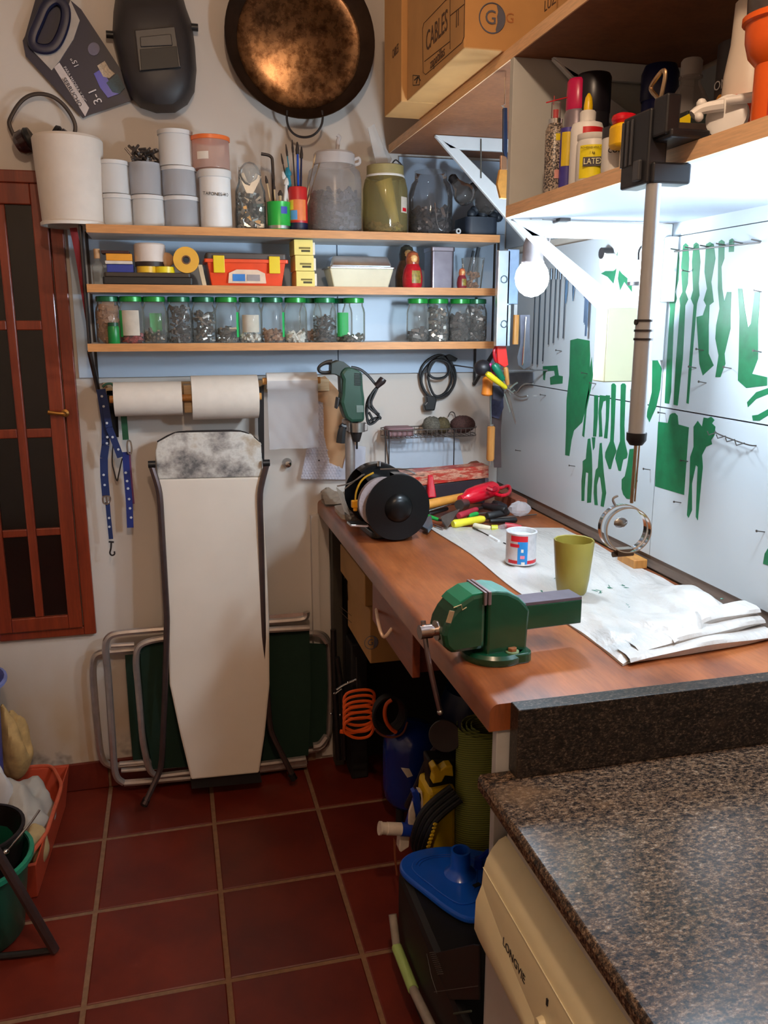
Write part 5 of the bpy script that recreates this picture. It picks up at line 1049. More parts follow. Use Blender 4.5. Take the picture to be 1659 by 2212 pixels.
hang_tool('mallet', 'black rubber ball-headed tool with an orange wooden handle in the corner', 'mallet', (165,1700), (150,1900), .017, .017, mat('orange_wood_handle', (206, 120, 36), .4), Y=2.36)
b = MB(); q = pc(110, 1610, 2.36); b.ball(q, .027, 14, (1, 1, .9)); one('rubber_ball_head', b, mat('black_rubber', (28, 28, 34), .45), 'black rubber knob above the orange handle in the far corner', 'knob')
hang_tool('screwdriver', 'magenta-handled screwdriver hanging in the corner cluster', 'screwdriver', (180,1565), (240,1690), .007, .006, mat('magenta_handle', (170, 30, 110), .35), (330,1850), Y=2.345)
hang_tool('screwdriver', 'dark green-handled screwdriver hanging in the corner cluster', 'screwdriver', (225,1570), (320,1740), .012, .010, mat('bottle_green_handle', (10, 104, 76), .35), (400,1900), Y=2.325)
hang_tool('screwdriver', 'yellow-handled screwdriver lying over the others in the corner cluster', 'screwdriver', (150,1665), (355,1820), .0095, .007, mat('acid_yellow_handle', (196, 180, 24), .3), (430,1880), Y=2.295)
hang_tool('screwdriver', 'pale wooden-handled awl hanging at the right of the corner cluster', 'awl', (345,1600), (370,1790), .008, .006, HANDLE_WOOD, (400,1960), Y=2.335)
t = thing('scissors', 'pair of steel scissors hanging point down in the corner cluster', 'scissors', tuple(pc(450, 2190, 2.31)))
b = MB(); b.plate([pc(x, y, 2.31) for x, y in [(345,1860),(380,1850),(455,2170),(450,2200)]], (0, .002, 0)); obj('blade', b, mat('warm_steel', (150, 130, 124), .3, .9), t, False)
b = MB(); b.plate([pc(x, y, 2.313) for x, y in [(330,1880),(350,1870),(400,2060),(392,2080)]], (0, .002, 0)); obj('blade', b, STEEL, t, False)
t = thing('pliers', 'bundle of dark grey pliers jaws hanging in the corner under the orange handle', 'pliers', tuple(pc(260, 2000, 2.35)))
b = MB(); b.plate([pc(x, y, 2.35) for x, y in [(215,1790),(330,1810),(335,1900),(300,1960),(215,1940)]], (0, .012, 0)); obj('jaws', b, mat('dark_plier_steel', (64, 62, 74), .4, .6), t, False, .003)
b = MB(); b.tube([pc(340,1880,2.33), pc(420,1790,2.33), pc(470,1760,2.33)], .0035, 6); b.tube([pc(350,1900,2.33), pc(440,1840,2.33)], .003, 6); obj('wire_handles', b, STEEL, t)
a, c = Py(1048, 862, 2.45), Py(1082, 1006, 2.45)
t = thing('hand_saw', 'dark old saw blade hanging upright in the far corner', 'saw', (a.x, 2.46, c.z))
b = MB(); b.plate([Py(x, y, 2.46) for x, y in [(1062,850),(1088,850),(1082,930),(1083,1010),(1068,1010),(1062,930)]], (0, .004, 0)); obj('blade', b, mat('aged_dark_blade', (88, 74, 74), .4, .6), t, False)
b = MB(); b.plate([Py(x, y, 2.452) for x, y in [(1060,840),(1086,842),(1088,880),(1078,905),(1062,900)]], (0, .006, 0)); obj('wrapped_handle', b, mat('indigo_rag', (56, 58, 84), .8, 0, .3, 90), t, False)
t = thing('file', 'steel file with a turned light wooden handle hanging point down in the far corner', 'file', tuple(Py(1059, 1000, 2.42)))
a, c = Py(1060, 920, 2.42), Py(1059, 995, 2.42); b = MB(); h = a.z-c.z; b.lathe([(0, 0), (.010, .0), (.0125, .006), (.0125, h-.004), (.008, h), (0, h)], c, 16); obj('handle', b, HANDLE_WOOD, t)
b = MB(); b.cyl((a.x, 2.42, a.z), (a.x, 2.42, a.z+.006), .009, n=12); b.tube([(a.x, 2.42, a.z), (a.x-.004, 2.42, Py(1060, 845, 2.42).z)], .003, 6); b.cyl((c.x, 2.42, c.z-.016), (c.x, 2.42, c.z), .004, n=8); obj('tang', b, STEEL, t)
q = pc(235, 1640, 2.34); b = MB(); b.span((q.x-.01, 2.332, q.z-.002), (RX, 2.337, q.z+.002)); b.span((q.x-.01, 2.332, q.z-.002), (q.x-.006, D, q.z+.002))
one('tool_holder', b, mat('dull_grey_holder', (96, 94, 96), .5, .4), 'grey metal holder strip behind the hanging screwdrivers in the corner', 'holder')
# blue and orange brush hanging beside the partition board
t = thing('paint_brush', 'blue-handled paint brush with orange bristles hanging beside the pale partition', 'brush', tuple(Py(1088, 420, 1.80)))
P_ = lambda x, y: Py(960+x/6.9125, 260+y/6.9125, 1.80)
b = MB(); b.plate([P_(x, y) for x, y in [(885,-190),(940,-190),(945,330),(940,580),(905,540),(880,440)]], (0, .008, 0)); obj('handle', b, mat('dark_blue_handle', (28, 52, 96), .35), t, False, .001)
b = MB(); b.plate([P_(x, y) for x, y in [(845,520),(935,540),(935,740),(840,740)]], (0, .008, 0)); obj('ferrule', b, mat('copper_ferrule', (196, 150, 120), .3, .9), t, False, .001)
b = MB(); b.plate([P_(x, y) for x, y in [(830,730),(940,740),(950,1100),(930,1170),(840,1160),(790,950)]], (0, .010, 0)); obj('bristles', b, mat('ochre_bristles', (216, 160, 80), .8, 0, .12, 90), t, False, .001)
b = MB(); b.tube([P_(900,-190), P_(860,-220), P_(900,-240), Vector((P_(900,-240).x, 1.80, USH))], .0016, 5); obj('wire', b, CHROME, t)
# hanging wire from the far bracket
b = MB(); p = Py(1039, 300, 2.41); b.tube([p, Vector((p.x+.003, p.y, Py(1042, 385, 2.41).z))], .0022, 6); one('hanging_rod', b, mat('olive_grey_rod', (96, 92, 84), .5), 'thin grey rod hanging through the far white bracket', 'rod')
# --- cardboard cartons on the upper shelf
ZU = USH+.024
def carton(x0, x1, y0, y1, z0, z1, label, grp='brown cartons on the upper shelf'):
    t = thing('cardboard_box', label, 'box', ((x0+x1)/2, (y0+y1)/2, z0), 0, grp)
    obj('walls', MB().span((x0, y0, z0), (x1, y1, z1)), CARD, t, False, .003); return t
# the two cartons overhang the shelf front a little
XC = .612; yc0 = Pz(1010, 105, ZU).y
front = carton(XC, RX-.02, yc0, 2.185, ZU, ZU+.34, 'front brown carton on the upper shelf, marked with a round G emblem and framed lettering')
rear = carton(.598, RX-.02, 2.188, 2.36, ZU, ZU+.33, 'rear brown carton on the upper shelf, sticking out furthest over the pan side')
third = carton(.74, RX-.02, 0.95, yc0-.16, ZU, ZU+.30, 'third brown carton on the upper shelf, printed sparsely, nearest the viewer')
cz = lambda x, y: (820+x/3.77, y/3.77)
def on_side(b, pts, X, r=.0009, closed=False): return b.tube([Px(*cz(*p), X-.0004) for p in pts], r, 4, closed)
b = MB(); on_side(b, [(690,-80),(540,0),(360,190),(350,240),(355,590),(375,607),(672,345),(688,300),(694,-80)], XC); on_side(b, [(366,500),(575,335)], XC); on_side(b, [(574,-60),(574,400)], XC); on_side(b, [(574,128),(694,30)], XC)
obj('printed_frame', b, DKCARD, front, False)
b = MB(); on_side(b, [(272,612),(325,618),(325,690),(272,695)], XC, .0009, True); on_side(b, [(300,680),(312,625)], XC, .0016); on_side(b, [(285,652),(312,625),(332,655)], XC, .0016); obj('up_arrow', b, INK, front, False)
N2 = (0, -1, 0)
text('lettering', 'CABLES', .060, DKCARD, front, Px(*cz(462, 262), XC-.0006), (0, -1, 0), (0, 0, 1), sx=.78)
text('lettering', 'zapatillas', .030, DKCARD, front, Px(*cz(470, 470), XC-.0006), (0, -1, 0), (0, 0, 1), sx=1.0)
text('lettering', '1l', .045, DKCARD, front, Px(*cz(630, 160), XC-.0006), (0, -1, 0), (0, 0, 1), sx=.7)
EMB = mat('blue_grey_print', (92, 92, 104), .8)
ec = Py(*cz(917, 148), yc0-.0006); er = (Py(*cz(1020, 148), yc0)-Py(*cz(812, 148), yc0)).length/2
def emblem(parent, c, r, y):
    b = MB(); b.tube([(c.x+r*math.cos(a*PI/16), y, c.z+r*math.sin(a*PI/16)) for a in range(32)], .0012*r/.025, 4, True)
    pts = [(c.x+r*math.cos(a), y, c.z+r*math.sin(a)) for a in [(.40*PI-k*.79*PI/14) for k in range(15)]]
    pts += [(c.x+r*.30, y, c.z-r*.72), (c.x+r*.42, y, c.z-r*.25), (c.x+r*.38, y, c.z+r*.15), (c.x+r*.45, y, c.z+r*.45)]
    b.plate([(p[0], p[1]-.0004, p[2]) for p in pts], (0, .0006, 0)); obj('emblem', b, EMB, parent, False)
    text('lettering', 'G', r*1.35, EMB, parent, (c.x-r*.12, y-.0003, c.z), (1, 0, 0), (0, 0, 1), .0005, .95)
emblem(front, ec, er, yc0-.0008)
text('lettering', 'G', .026, mat('faded_print', (176, 110, 60), .8), front, Py(*cz(1062, 150), yc0-.0008), (1, 0, 0), (0, 0, 1))
text('lettering', 'CABLES', .03, DKCARD, rear, Px(*cz(128, 420), .5975), (0, -1, 0), (0, 0, 1), sx=.6)
text('lettering', 'LUZ', .028, DKCARD, third, Px(1188, 6, .7395), (0, -1, 0), (0, 0, 1))
# ------------------------------------------------------------------ things on the glue bottle shelf
XS = .735
def on_shelf(px, x=XS): 
    """where a vertical line seen at column px stands on the lower right shelf, at distance x from the axis"""
    p = None
    lo, hi = 0.3, 1.72
    for _ in range(40):
        m = (lo+hi)/2; v = Vector((x, m, LS))-EYE; u = W/2+FPX*v.dot(RT)/v.dot(FW)
        if u > px: lo = m
        else: hi = m
    return (x, (lo+hi)/2)
def can(name, px, x, r, h, label, cat, m): 
    X, Y = on_shelf(px, x); t = thing(name, label, cat, (X, Y, LS)); return t, X, Y
t, X, Y = can('spray_can', 1193, .735, 0, 0, 'small grey speckled spray can with a red nozzle and a thin red straw', 'spray can', 0)
SPK = (lambda: (lambda m, nt, bs: (nt.links.new(ramp(nt, noise(nt, 320, 1, .5).outputs[0], [(.46, srgb(176, 160, 144)), (.54, srgb(60, 54, 52))]).outputs[0], bs.inputs['Base Color']), bs.inputs.__getitem__('Roughness').__setattr__('default_value', .35), m)[-1])(*nt_new('speckled_can_print')))()
obj('body', MB().lathe([(0, 0), (.0175, 0), (.0180, .003), (.0180, .118), (.013, .130), (.0, .130)], n=24), SPK, t, world=False)
obj('valve_cup', MB().lathe([(.013, .129), (.0135, .138), (.006, .141), (0, .141)], n=18), CHROME, t, world=False)
obj('nozzle', MB().lathe([(.005, .139), (.0055, .155), (0, .156)], n=12), RED, t, world=False)
b = MB(); b.tube([(-.018, .006, .168), (.070, -.012, .190)], .0011, 6); b.tube([(-.004, .003, .164), (-.003, .003, .180)], .0008, 5); obj('straw', b, RED, t, world=False)
obj('clear_cap', MB().lathe([(.009, .140), (.009, .168), (.0, .170)], n=16), thin_glass('clear_cap_plastic', (.95, .93, .92), .05, .12, (.8, .76, .74)), t, world=False)
obj('yellow_mark', MB().lathe([(.0183, .098), (.0183, .110)], n=6, a0=-1.9, a1=-1.3), YELLOW, t, world=False)
obj('pink_mark', MB().lathe([(.0183, .030), (.0183, .046)], n=6, a0=-1.9, a1=-1.1), mat('pink_print', (226, 160, 150), .5), t, world=False)
t, X, Y = can('glue_can', 1222, .752, 0, 0, 'purple and yellow printed tin half hidden behind the white glue bottle', 'tin', 0)
obj('body', MB().lathe([(0, 0), (.015, 0), (.015, .118), (0, .121)], n=20), mat('purple_tin', (70, 60, 150), .4), t, world=False); obj('print_band', MB().lathe([(.0154, .05), (.0154, .110)], n=12, a0=-2.9, a1=-1.7), mat('yellow_letter_band', (226, 196, 40), .4), t, world=False)
t, X, Y = can('aerosol', 1238, .778, 0, 0, 'aerosol with a magenta cap behind the glue bottle', 'spray can', 0)
obj('body', MB().lathe([(0, 0), (.024, 0), (.024, .15), (.018, .160), (0, .160)], n=24), mat('grey_aerosol', (150, 140, 150), .3, .5), t, world=False); obj('cap', MB().lathe([(.021, .155), (.022, .158), (.021, .205), (.018, .210), (0, .210)], n=22), mat('magenta_cap', (204, 22, 84), .3, 0, .05), t, world=False)
t, X, Y = can('aerosol', 1270, .806, 0, 0, 'tall black-capped can at the back of the bottle shelf', 'spray can', 0)
obj('body', MB().lathe([(0, 0), (.032, 0), (.032, .15), (0, .15)], n=26), mat('dark_can', (30, 28, 34), .35), t, world=False); obj('cap', MB().lathe([(.032, .148), (.033, .150), (.033, .212), (.030, .218), (0, .218)], n=26), mat('black_violet_cap', (24, 20, 28), .35), t, world=False)
t, X, Y = can('glue_bottle', 1262, .748, 0, 0, 'white glue bottle with a red label and a pointed yellow cap', 'bottle', 0)
obj('body', MB().lathe([(0, 0), (.0275, 0), (.029, .004), (.029, .100), (.026, .108), (.014, .112), (.014, .112)], n=28), mat('glue_white', (244, 240, 236), .35, 0, .02), t, world=False)
obj('collar', MB().lathe([(.0140, .111), (.0145, .127), (.012, .130), (0, .130)], n=22), WHITE, t, world=False)
obj('cap', MB().lathe([(.0078, .129), (.0080, .139), (.0060, .152), (.002, .159), (0, .160)], n=16), mat('bright_yellow_cap', (240, 196, 20), .3, 0, .03), t, world=False)
obj('red_label', MB().lathe([(.0293, .012), (.0293, .099)], n=14, a0=-2.30, a1=-.85), mat('red_label', (208, 26, 34), .4, 0, .03), t, world=False)
text('lettering', 'madera', .009, WHITE, t, Vector((X-.010, Y-.0285, LS+.084)), (1, -.30, 0), (0, 0, 1))
t, X, Y = can('glue_pot', 1276, .726, 0, 0, 'white pot with a yellow LATEX label in front of the glue bottle', 'pot', 0)
obj('body', MB().lathe([(0, 0), (.026, 0), (.027, .003), (.027, .060), (.025, .066), (.0265, .068), (.0265, .076), (0, .078)], n=26), WHITE, t, world=False)
obj('yellow_label', MB().lathe([(.0273, .003), (.0273, .056)], n=18, a0=-2.9, a1=-.55), mat('latex_yellow_label', (244, 224, 28), .4, 0, .02), t, world=False)
dd = (Vector((X, Y, 0))-Vector((0, 0, 0))).normalized(); nn = Vector((-dd.x, -dd.y, 0)); uu = Vector((dd.y, -dd.x, 0)); oo = Vector((X, Y, LS))+nn*.0282
b = MB(); b.plate([oo+uu*a+Vector((0, 0, c)) for a, c in [(-.015,.021),(.022,.021),(.022,.036),(-.015,.036)]], nn*.0003); obj('dark_band', b, mat('label_dark_band', (60, 52, 60), .5), t, False)
text('lettering', 'LATEX', .0135, mat('cream_letters', (246, 240, 190), .5), t, oo+nn*.0012+uu*.003+Vector((0, 0, .0285)), uu, (0, 0, 1), .0004, .85)
text('lettering', 'ADHESIVO VINILICO', .0042, INK, t, oo+nn*.0006+uu*.000+Vector((0, 0, .051)), uu, (0, 0, 1), .0003)
text('lettering', '1 kg', .0055, INK, t, oo+nn*.0006+uu*.000+Vector((0, 0, .043)), uu, (0, 0, 1), .0003)
t, X, Y = can('white_pot', 1328, .722, 0, 0, 'small white pot with black handwriting, right of the LATEX pot', 'pot', 0)
obj('body', MB().lathe([(0, 0), (.022, 0), (.023, .003), (.023, .052), (0, .055)], n=24), WHITE, t, world=False); obj('lid', MB().lathe([(.0235, .052), (.0235, .068), (0, .069)], n=24), mat('black_lid', (50, 46, 50), .4), t, world=False)
dd = Vector((X, Y, 0)).normalized(); nn = Vector((-dd.x, -dd.y, 0)); uu = Vector((dd.y, -dd.x, 0))
text('lettering', 'cola', .016, INK, t, Vector((X, Y, LS+.032))+nn*.0245, uu, (0, 0, 1), .0003)
t, X, Y = can('dispenser', 1347, .712, 0, 0, 'yellow and red capped dispenser leaning at the shelf edge left of the black clamp', 'bottle', 0)
b = MB(); b.cyl((0, 0, .0), (0, 0, .030), .0075, n=12); obj('stem', b, mat('cream_stem', (216, 200, 178), .5), t, world=False)
obj('yellow_head', MB().rbox((0, 0, .046), (.046, .040, .036), .013), mat('deep_yellow_head', (240, 188, 14), .4, 0, .05), t, True, .006, False)
obj('red_top', MB().rbox((-.004, 0, .071), (.036, .032, .016), .012), RED, t, True, .006, False)
obj('white_tip', MB().ball((.026, 0, .064), .010, 10), WHITE, t, world=False)
t, X, Y = can('gold_flask', 1345, .90, 0, 0, 'gold rounded flask with a blue cap behind the pots', 'flask', 0)
obj('body', MB().lathe([(0, 0), (.036, 0), (.046, .02), (.047, .055), (.038, .088), (.020, .103)], n=26), mat('old_gold', (190, 138, 62), .34, .6), t, world=False); obj('cap', MB().lathe([(.019, .100), (.021, .103), (.021, .133), (.024, .137), (.022, .142), (0, .142)], n=20), mat('deep_blue_cap', (18, 42, 98), .35), t, world=False)
t, X, Y = can('blue_can', 1408, .96, 0, 0, 'tall dark blue can at the back of the shelf, behind the chrome pole hook', 'spray can', 0)
obj('body', MB().lathe([(0, 0), (.033, 0), (.033, .18), (.031, .19), (0, .19)], n=26), mat('royal_dark_blue', (20, 34, 104), .3), t, world=False); obj('cap', MB().lathe([(.034, .185), (.036, .19), (.036, .235), (.030, .250), (0, .252)], n=26), mat('navy_cap', (16, 24, 74), .35), t, world=False)
t, X, Y = can('water_bottle', 1475, .90, 0, 0, 'clear ribbed plastic bottle with a frosted cap', 'bottle', 0)
SMK = thin_glass('smoky_bottle_plastic', (.85, .82, .80), .06, .30, (.62, .57, .54))
obj('body', MB().lathe([(0, .001), (.040, .001), (.043, .006)]+[(.043+.0015*(k % 2), .02+.012*k) for k in range(7)]+[(.040, .120), (.026, .150), (.0165, .165), (.0165, .172), (.020, .173), (.020, .176), (.015, .177)], n=28), SMK, t, world=False)
obj('cap', MB().lathe([(.0175, .176), (.018, .200), (.015, .204), (0, .204)], n=20), thin_glass('frosted_cap', (.8, .78, .76), .3, .7, (.62, .58, .55)), t, world=False)
t, X, Y = can('card_box', 1483, .775, 0, 0, 'flat black box with rows of small white print lying right of the clamp', 'box', 0)
b = MB(); b.box((0, 0, .022), (.105, .085, .044), (0, 0, -.05)); obj('carton', b, mat('black_card_box', (58, 50, 46), .5), t, False, .001, False)
for k in range(4):
    b = MB(); b.box((.004, -.0432+.0002*0, .010+.008*k), (.078, .0006, .0018), (0, 0, -.05)); obj('print_line', b, mat('grey_print_line', (170, 160, 152), .6), t, False, 0, False)
b = MB(); b.box((.010, .01, .056), (.050, .05, .022)); obj('inner_pack', b, mat('green_black_pack', (24, 36, 36), .5), t, False, .001, False)
b = MB(); b.plate([(-.050, -.030, .0445), (-.018, -.030, .0445), (-.018, -.030, .060)], (0, .003, 0)); obj('yellow_tab', b, YELLOW, t, False, 0, False)
t, X, Y = can('white_disc_valve', 1567, .735, 0, 0, 'white plastic disc-shaped valve with a long thin nozzle lying at the shelf edge', 'valve', 0)
obj('disc', MB().lathe([(0, -.008), (.021, -.008), (.027, -.005), (.027, .005), (.021, .008), (0, .008)], (0, 0, .0275), 26, (-.8, -.6, .1)), mat('milky_white_plastic', (236, 232, 226), .3, 0, .03), t, world=False)
b = MB(); b.tube([(-.012, -.012, .044), (.030, -.045, .046), (.058, -.064, .046)], [.0055, .0075, .009], 10); obj('nozzle', b, WHITE, t, world=False)
b = MB(); b.tube([(-.012, -.008, .040), (-.035, .010, .038), (-.045, .012, .030)], [.008, .007, .006], 8); b.ball((-.034, .010, .044), .007, 8); b.ball((-.040, .004, .026), .006, 8); obj('knobs', b, WHITE, t, world=False)
t, X, Y = can('red_pack', 1590, .80, 0, 0, 'orange-red box standing behind the white disc valve', 'box', 0)
b = MB(); b.box((0, 0, .034), (.06, .04, .068), (0, 0, .2)); obj('carton', b, mat('orange_red_card', (214, 60, 26), .5), t, False, .001, False)
t, X, Y = can('sealant_tube', 1606, .835, 0, 0, 'tall cream bottle behind the orange caulking gun handle', 'bottle', 0)
obj('body', MB().lathe([(0, 0), (.040, 0), (.041, .004), (.037, .11), (.031, .15), (.029, .205), (.020, .214), (0, .215)], n=26), mat('cream_bottle', (222, 204, 184), .4, 0, .02), t, world=False)
t, X, Y = can('dark_tin', 1590, .93, 0, 0, 'dark tin with white letters and an amber spot behind the cream bottle', 'tin', 0)
obj('body', MB().lathe([(0, 0), (.045, 0), (.045, .20), (0, .205)], n=26), mat('brown_black_tin', (50, 40, 38), .4), t, world=False)
dd = Vector((X, Y, 0)).normalized(); nn = Vector((-dd.x, -dd.y, 0)); uu = Vector((dd.y, -dd.x, 0)); a = (nn-uu*1.2).normalized()
text('lettering', 'ON', .020, WHITE, t, Vector((X, Y, LS+.135))+a*.0462, a.cross(Vector((0, 0, -1))), (0, 0, 1), .0003)
b = MB(); b.lathe([(0, 0), (.009, 0), (0, .001)], Vector((X, Y, LS+.112))+a*.0455, 14, a); obj('amber_spot', b, mat('amber_spot', (226, 150, 40), .4), t)
t, X, Y = can('caulking_gun', 1668, .735, 0, 0, 'orange plastic tool with a black rounded top at the right picture edge of the shelf', 'tool', 0)
OG = mat('vivid_orange_tool', (236, 96, 20), .3, 0, .04)
obj('body', MB().lathe([(0, 0), (.024, 0), (.026, .006), (.026, .066), (.035, .076), (.040, .094), (.041, .116)], n=26), OG, t, world=False)
obj('groove', MB().lathe([(.0268, .004), (.0268, .066)], n=4, a0=-2.5, a1=-2.3), mat('dark_orange_groove', (176, 44, 10), .4), t, world=False)
obj('rim', MB().lathe([(.041, .112), (.045, .114), (.045, .120), (.041, .122)], n=26), OG, t, world=False)
obj('dark_top', MB().lathe([(.040, .121), (.041, .142), (.034, .160), (.014, .170), (0, .171)], n=26), mat('charcoal_top', (70, 64, 62), .35), t, world=False)
# ------------------------------------------------------------------ black clamp on the shelf edge, chrome pole and steel rings
t = thing('clamp_pole', 'black clamp gripping the bottle shelf edge with a chrome telescopic pole hanging down from it', 'pole', (.660, 1.10, 1.38))
CB = mat('satin_black_clamp', (30, 30, 34), .35, 0, .08)
XX = .662
def K(x, y, X=XX): return Px(x, y, X)
yp = K(1412, 400).y
def kz(y): return K(1412, y).z
y0, y1 = K(1462, 300).y, K(1366, 300).y
obj('clamp_body', MB().span((XX-.016, yp-.006, kz(398)), (XX+.014, y1, kz(240))), CB, t, False, .003)
obj('clamp_back', MB().span((XX-.012, y0+.010, kz(305)), (XX+.010, yp-.006, kz(222))), CB, t, False, .003)
obj('clamp_jaw', MB().span((XX-.010, yp-.012, kz(398)), (XF+.012, yp+.018, LSH-.0005)), CB, t, False, .003)
obj('upper_jaw', MB().span((XX-.006, y0+.005, LS+.0005), (XF+.016, yp+.03, LS+.012)), CB, t, False, .003)
obj('latch', MB().span((XX-.022, yp+.006, kz(390)), (XX-.0155, yp+.022, kz(345))), mat('grey_black_latch', (62, 62, 66), .3), t, False, .002)
for k in range(3): obj('rib', MB().span((XX-.019, y1-.006-.012*k, kz(350)), (XX-.0155, y1-.002-.012*k, kz(250))), mat('grey_black_latch', (62, 62, 66)), t, False, .001)
b = MB(); b.cyl((XX, yp, kz(398)), (XX, yp, kz(690)), .0105, n=20); obj('upper_tube', b, mat('polished_pole', (184, 186, 188), .28, .6, .03), t)
b = MB(); b.cyl((XX, yp, kz(690)), (XX, yp, kz(945)), .0125, n=20); obj('lower_tube', b, mat('polished_pole', (196, 184, 176)), t)
for y in (690, 712, 731): 
    b = MB(); b.cyl((XX, yp, kz(y)), (XX, yp, kz(y+5)), .0138, n=20); obj('ring_band', b, DKMETAL, t)
b = MB(); b.cyl((XX-.0118, yp, kz(696)), (XX-.0145, yp, kz(696)), .004, n=10); obj('rivet', b, DKMETAL, t)
b = MB(); b.lathe([(0, kz(971)), (.0095, kz(971)), (.0145, kz(960)), (.0148, kz(943)), (0, kz(943))], (XX, yp, 0), 20); obj('end_cap', b, BLACK, t)
b = MB(); b.tube([(XX, yp, kz(232)), (XX, yp+.002, kz(218)), (XX, yp+.026, kz(190)), (XX, yp+.020, kz(178)), (XX, yp-.004, kz(160)), (XX, yp-.012, kz(170)), (XX, yp-.004, kz(215)), (XX, yp, kz(232))], .0030, 8); obj('wire_hook', b, mat('gilt_wire', (206, 176, 140), .22, 1.0), t)
b = MB(); b.tube([(XX, yp, kz(971)), (XX, yp+.001, kz(1105))], .0028, 8); b.tube([(XX+.002, yp-.006, kz(971)), (XX+.002, yp-.004, kz(1100))], .0014, 6); obj('thin_rod', b, mat('bronze_rod', (170, 146, 118), .25, 1.0), t)
t = thing('hose_clamps', 'pair of shiny steel hose clamp rings hanging from the foot of the chrome pole', 'rings', tuple(K(1350, 1195)))
rc = K(1350, 1142); rr = (K(1303, 1142)-K(1397, 1142)).length/2*.62
for k, (dy, dx, f) in enumerate([(0.007, .000, 1.0), (-.008, .0, .95)]):
    axis = Vector((-.22, -1, .12)).normalized(); c = rc+Vector((dx, dy, 0))
    b = MB(); R_ = .0350*f; b.lathe([(R_, -.0068), (R_+.0016, -.0068), (R_+.0016, .0068), (R_, .0068), (R_, -.0068)], c, 44, axis); obj('steel_band', b, CHROME, t)
b = MB(); b.box((rc.x, rc.y, rc.z-.036), (.026, .014, .010)); b.cyl((rc.x-.018, rc.y, rc.z-.040), (rc.x+.016, rc.y, rc.z-.040), .0045, n=10); obj('screw_housing', b, mat('dull_brown_steel', (120, 104, 92), .35, .9), t, False)
b = MB(); b.tube([rc+Vector((-.012, .01, .034)), rc+Vector((-.020, .01, .046)), rc+Vector((-.010, .01, .050))], .002, 6); b.ball(rc+Vector((-.008, 0, .010)), .012, 8, (1, .3, .7)); obj('tongue', b, STEEL, t)
# ================================================================== WORKBENCH
BX = 0.455
def bench_mat():
    m, nt, bs = nt_new('varnished_orange_brown_wood'); a = noise(nt, 2.4, 6, .62, (3.2, 1, 1)); n2 = noise(nt, 26, 4, .6, (6, .5, 1)); k = noise(nt, 5, 2, .5, (1, .7, 1))
    c = ramp(nt, a.outputs[0], [(.34, srgb(112, 56, 28)), (.5, srgb(148, 80, 40)), (.66, srgb(170, 98, 52))]).outputs[0]
    f = ramp(nt, n2.outputs[0], [(.34, (.66,)*3), (.62, (1,)*3)]).outputs[0]; x = nt.nodes.new('ShaderNodeMix'); x.data_type = 'RGBA'; x.blend_type = 'MULTIPLY'; x.inputs[0].default_value = .6
    nt.links.new(c, x.inputs[6]); nt.links.new(f, x.inputs[7])
    kk = ramp(nt, k.outputs[0], [(.68, (0, 0, 0)), (.76, (.7,)*3)]).outputs[0]
    nt.links.new(mix_rgb(nt, kk, x.outputs[2], srgb(92, 44, 24)), bs.inputs['Base Color']); bs.inputs['Roughness'].default_value = .36; bs.inputs['Coat Weight'].default_value = .25; bs.inputs['Coat Roughness'].default_value = .22; return m
BW_ = bench_mat()
bench = thing('workbench', 'long varnished orange-brown wooden worktop along the right wall', 'workbench', (.78, 1.92, 0))
prof = [(0, 0), (0, .030)]+[(.016*(1-math.cos(a*PI/12)), .030+.016*math.sin(a*PI/12)) for a in range(1, 7)]+[(RX-BX, .046), (RX-BX, 0)]
b = MB(); b.prism(prof, (0, D-.002-1.122, 0), (BX, 1.122, BZ-.046)); obj('worktop', b, BW_, bench)
UND = mat('pale_grey_panel', (176, 174, 172), .5, 0, .05)
obj('end_panel', MB().span((.470, 1.126, 0), (RX, 1.144, BZ-.046)), UND, bench, False, .001)
obj('front_post', MB().span((.492, 2.655, 0), (.525, 2.70, BZ-.046)), mat('dark_green_grey_post', (62, 56, 46), .6), bench, False, .002)
obj('wall_side_post', MB().span((.452, 2.700, 0.02), (.49, D-.001, BZ-.046)), WALLMAT, bench, False, .001)
struct('trim_8', MB().span((.428, D-.030, .05), (.4515, D-.001, BZ-.05)), WALLMAT)
# drawer under the worktop
DRW = wood('red_brown_drawer', (110, 48, 28), (138, 66, 38), .4, (8, 1, 8), 3)
dr = thing('drawer_unit', 'small red-brown wooden drawer hanging under the worktop, with a curved light handle', 'drawer', (.63, 1.78, .80))
ya, yb = Px(806, 1310, .47).y, Px(905, 1420, .47).y
obj('front', MB().span((.468, 1.60, .800), (.486, ya, BZ-.047)), DRW, dr, False, .002)
obj('box', MB().span((.486, 1.615, .805), (.88, ya-.012, BZ-.055)), wood('drawer_inside', (96, 38, 24), (120, 52, 32), .5), dr, False, .001)
b = MB(); b.tube([Px(813, 1317, .468), Px(816, 1340, .440), Px(822, 1365, .438), Px(830, 1380, .445), Px(846, 1358, .468)], .0042, 8); obj('handle', b, mat('cream_metal_handle', (226, 196, 170), .3, .4), dr)
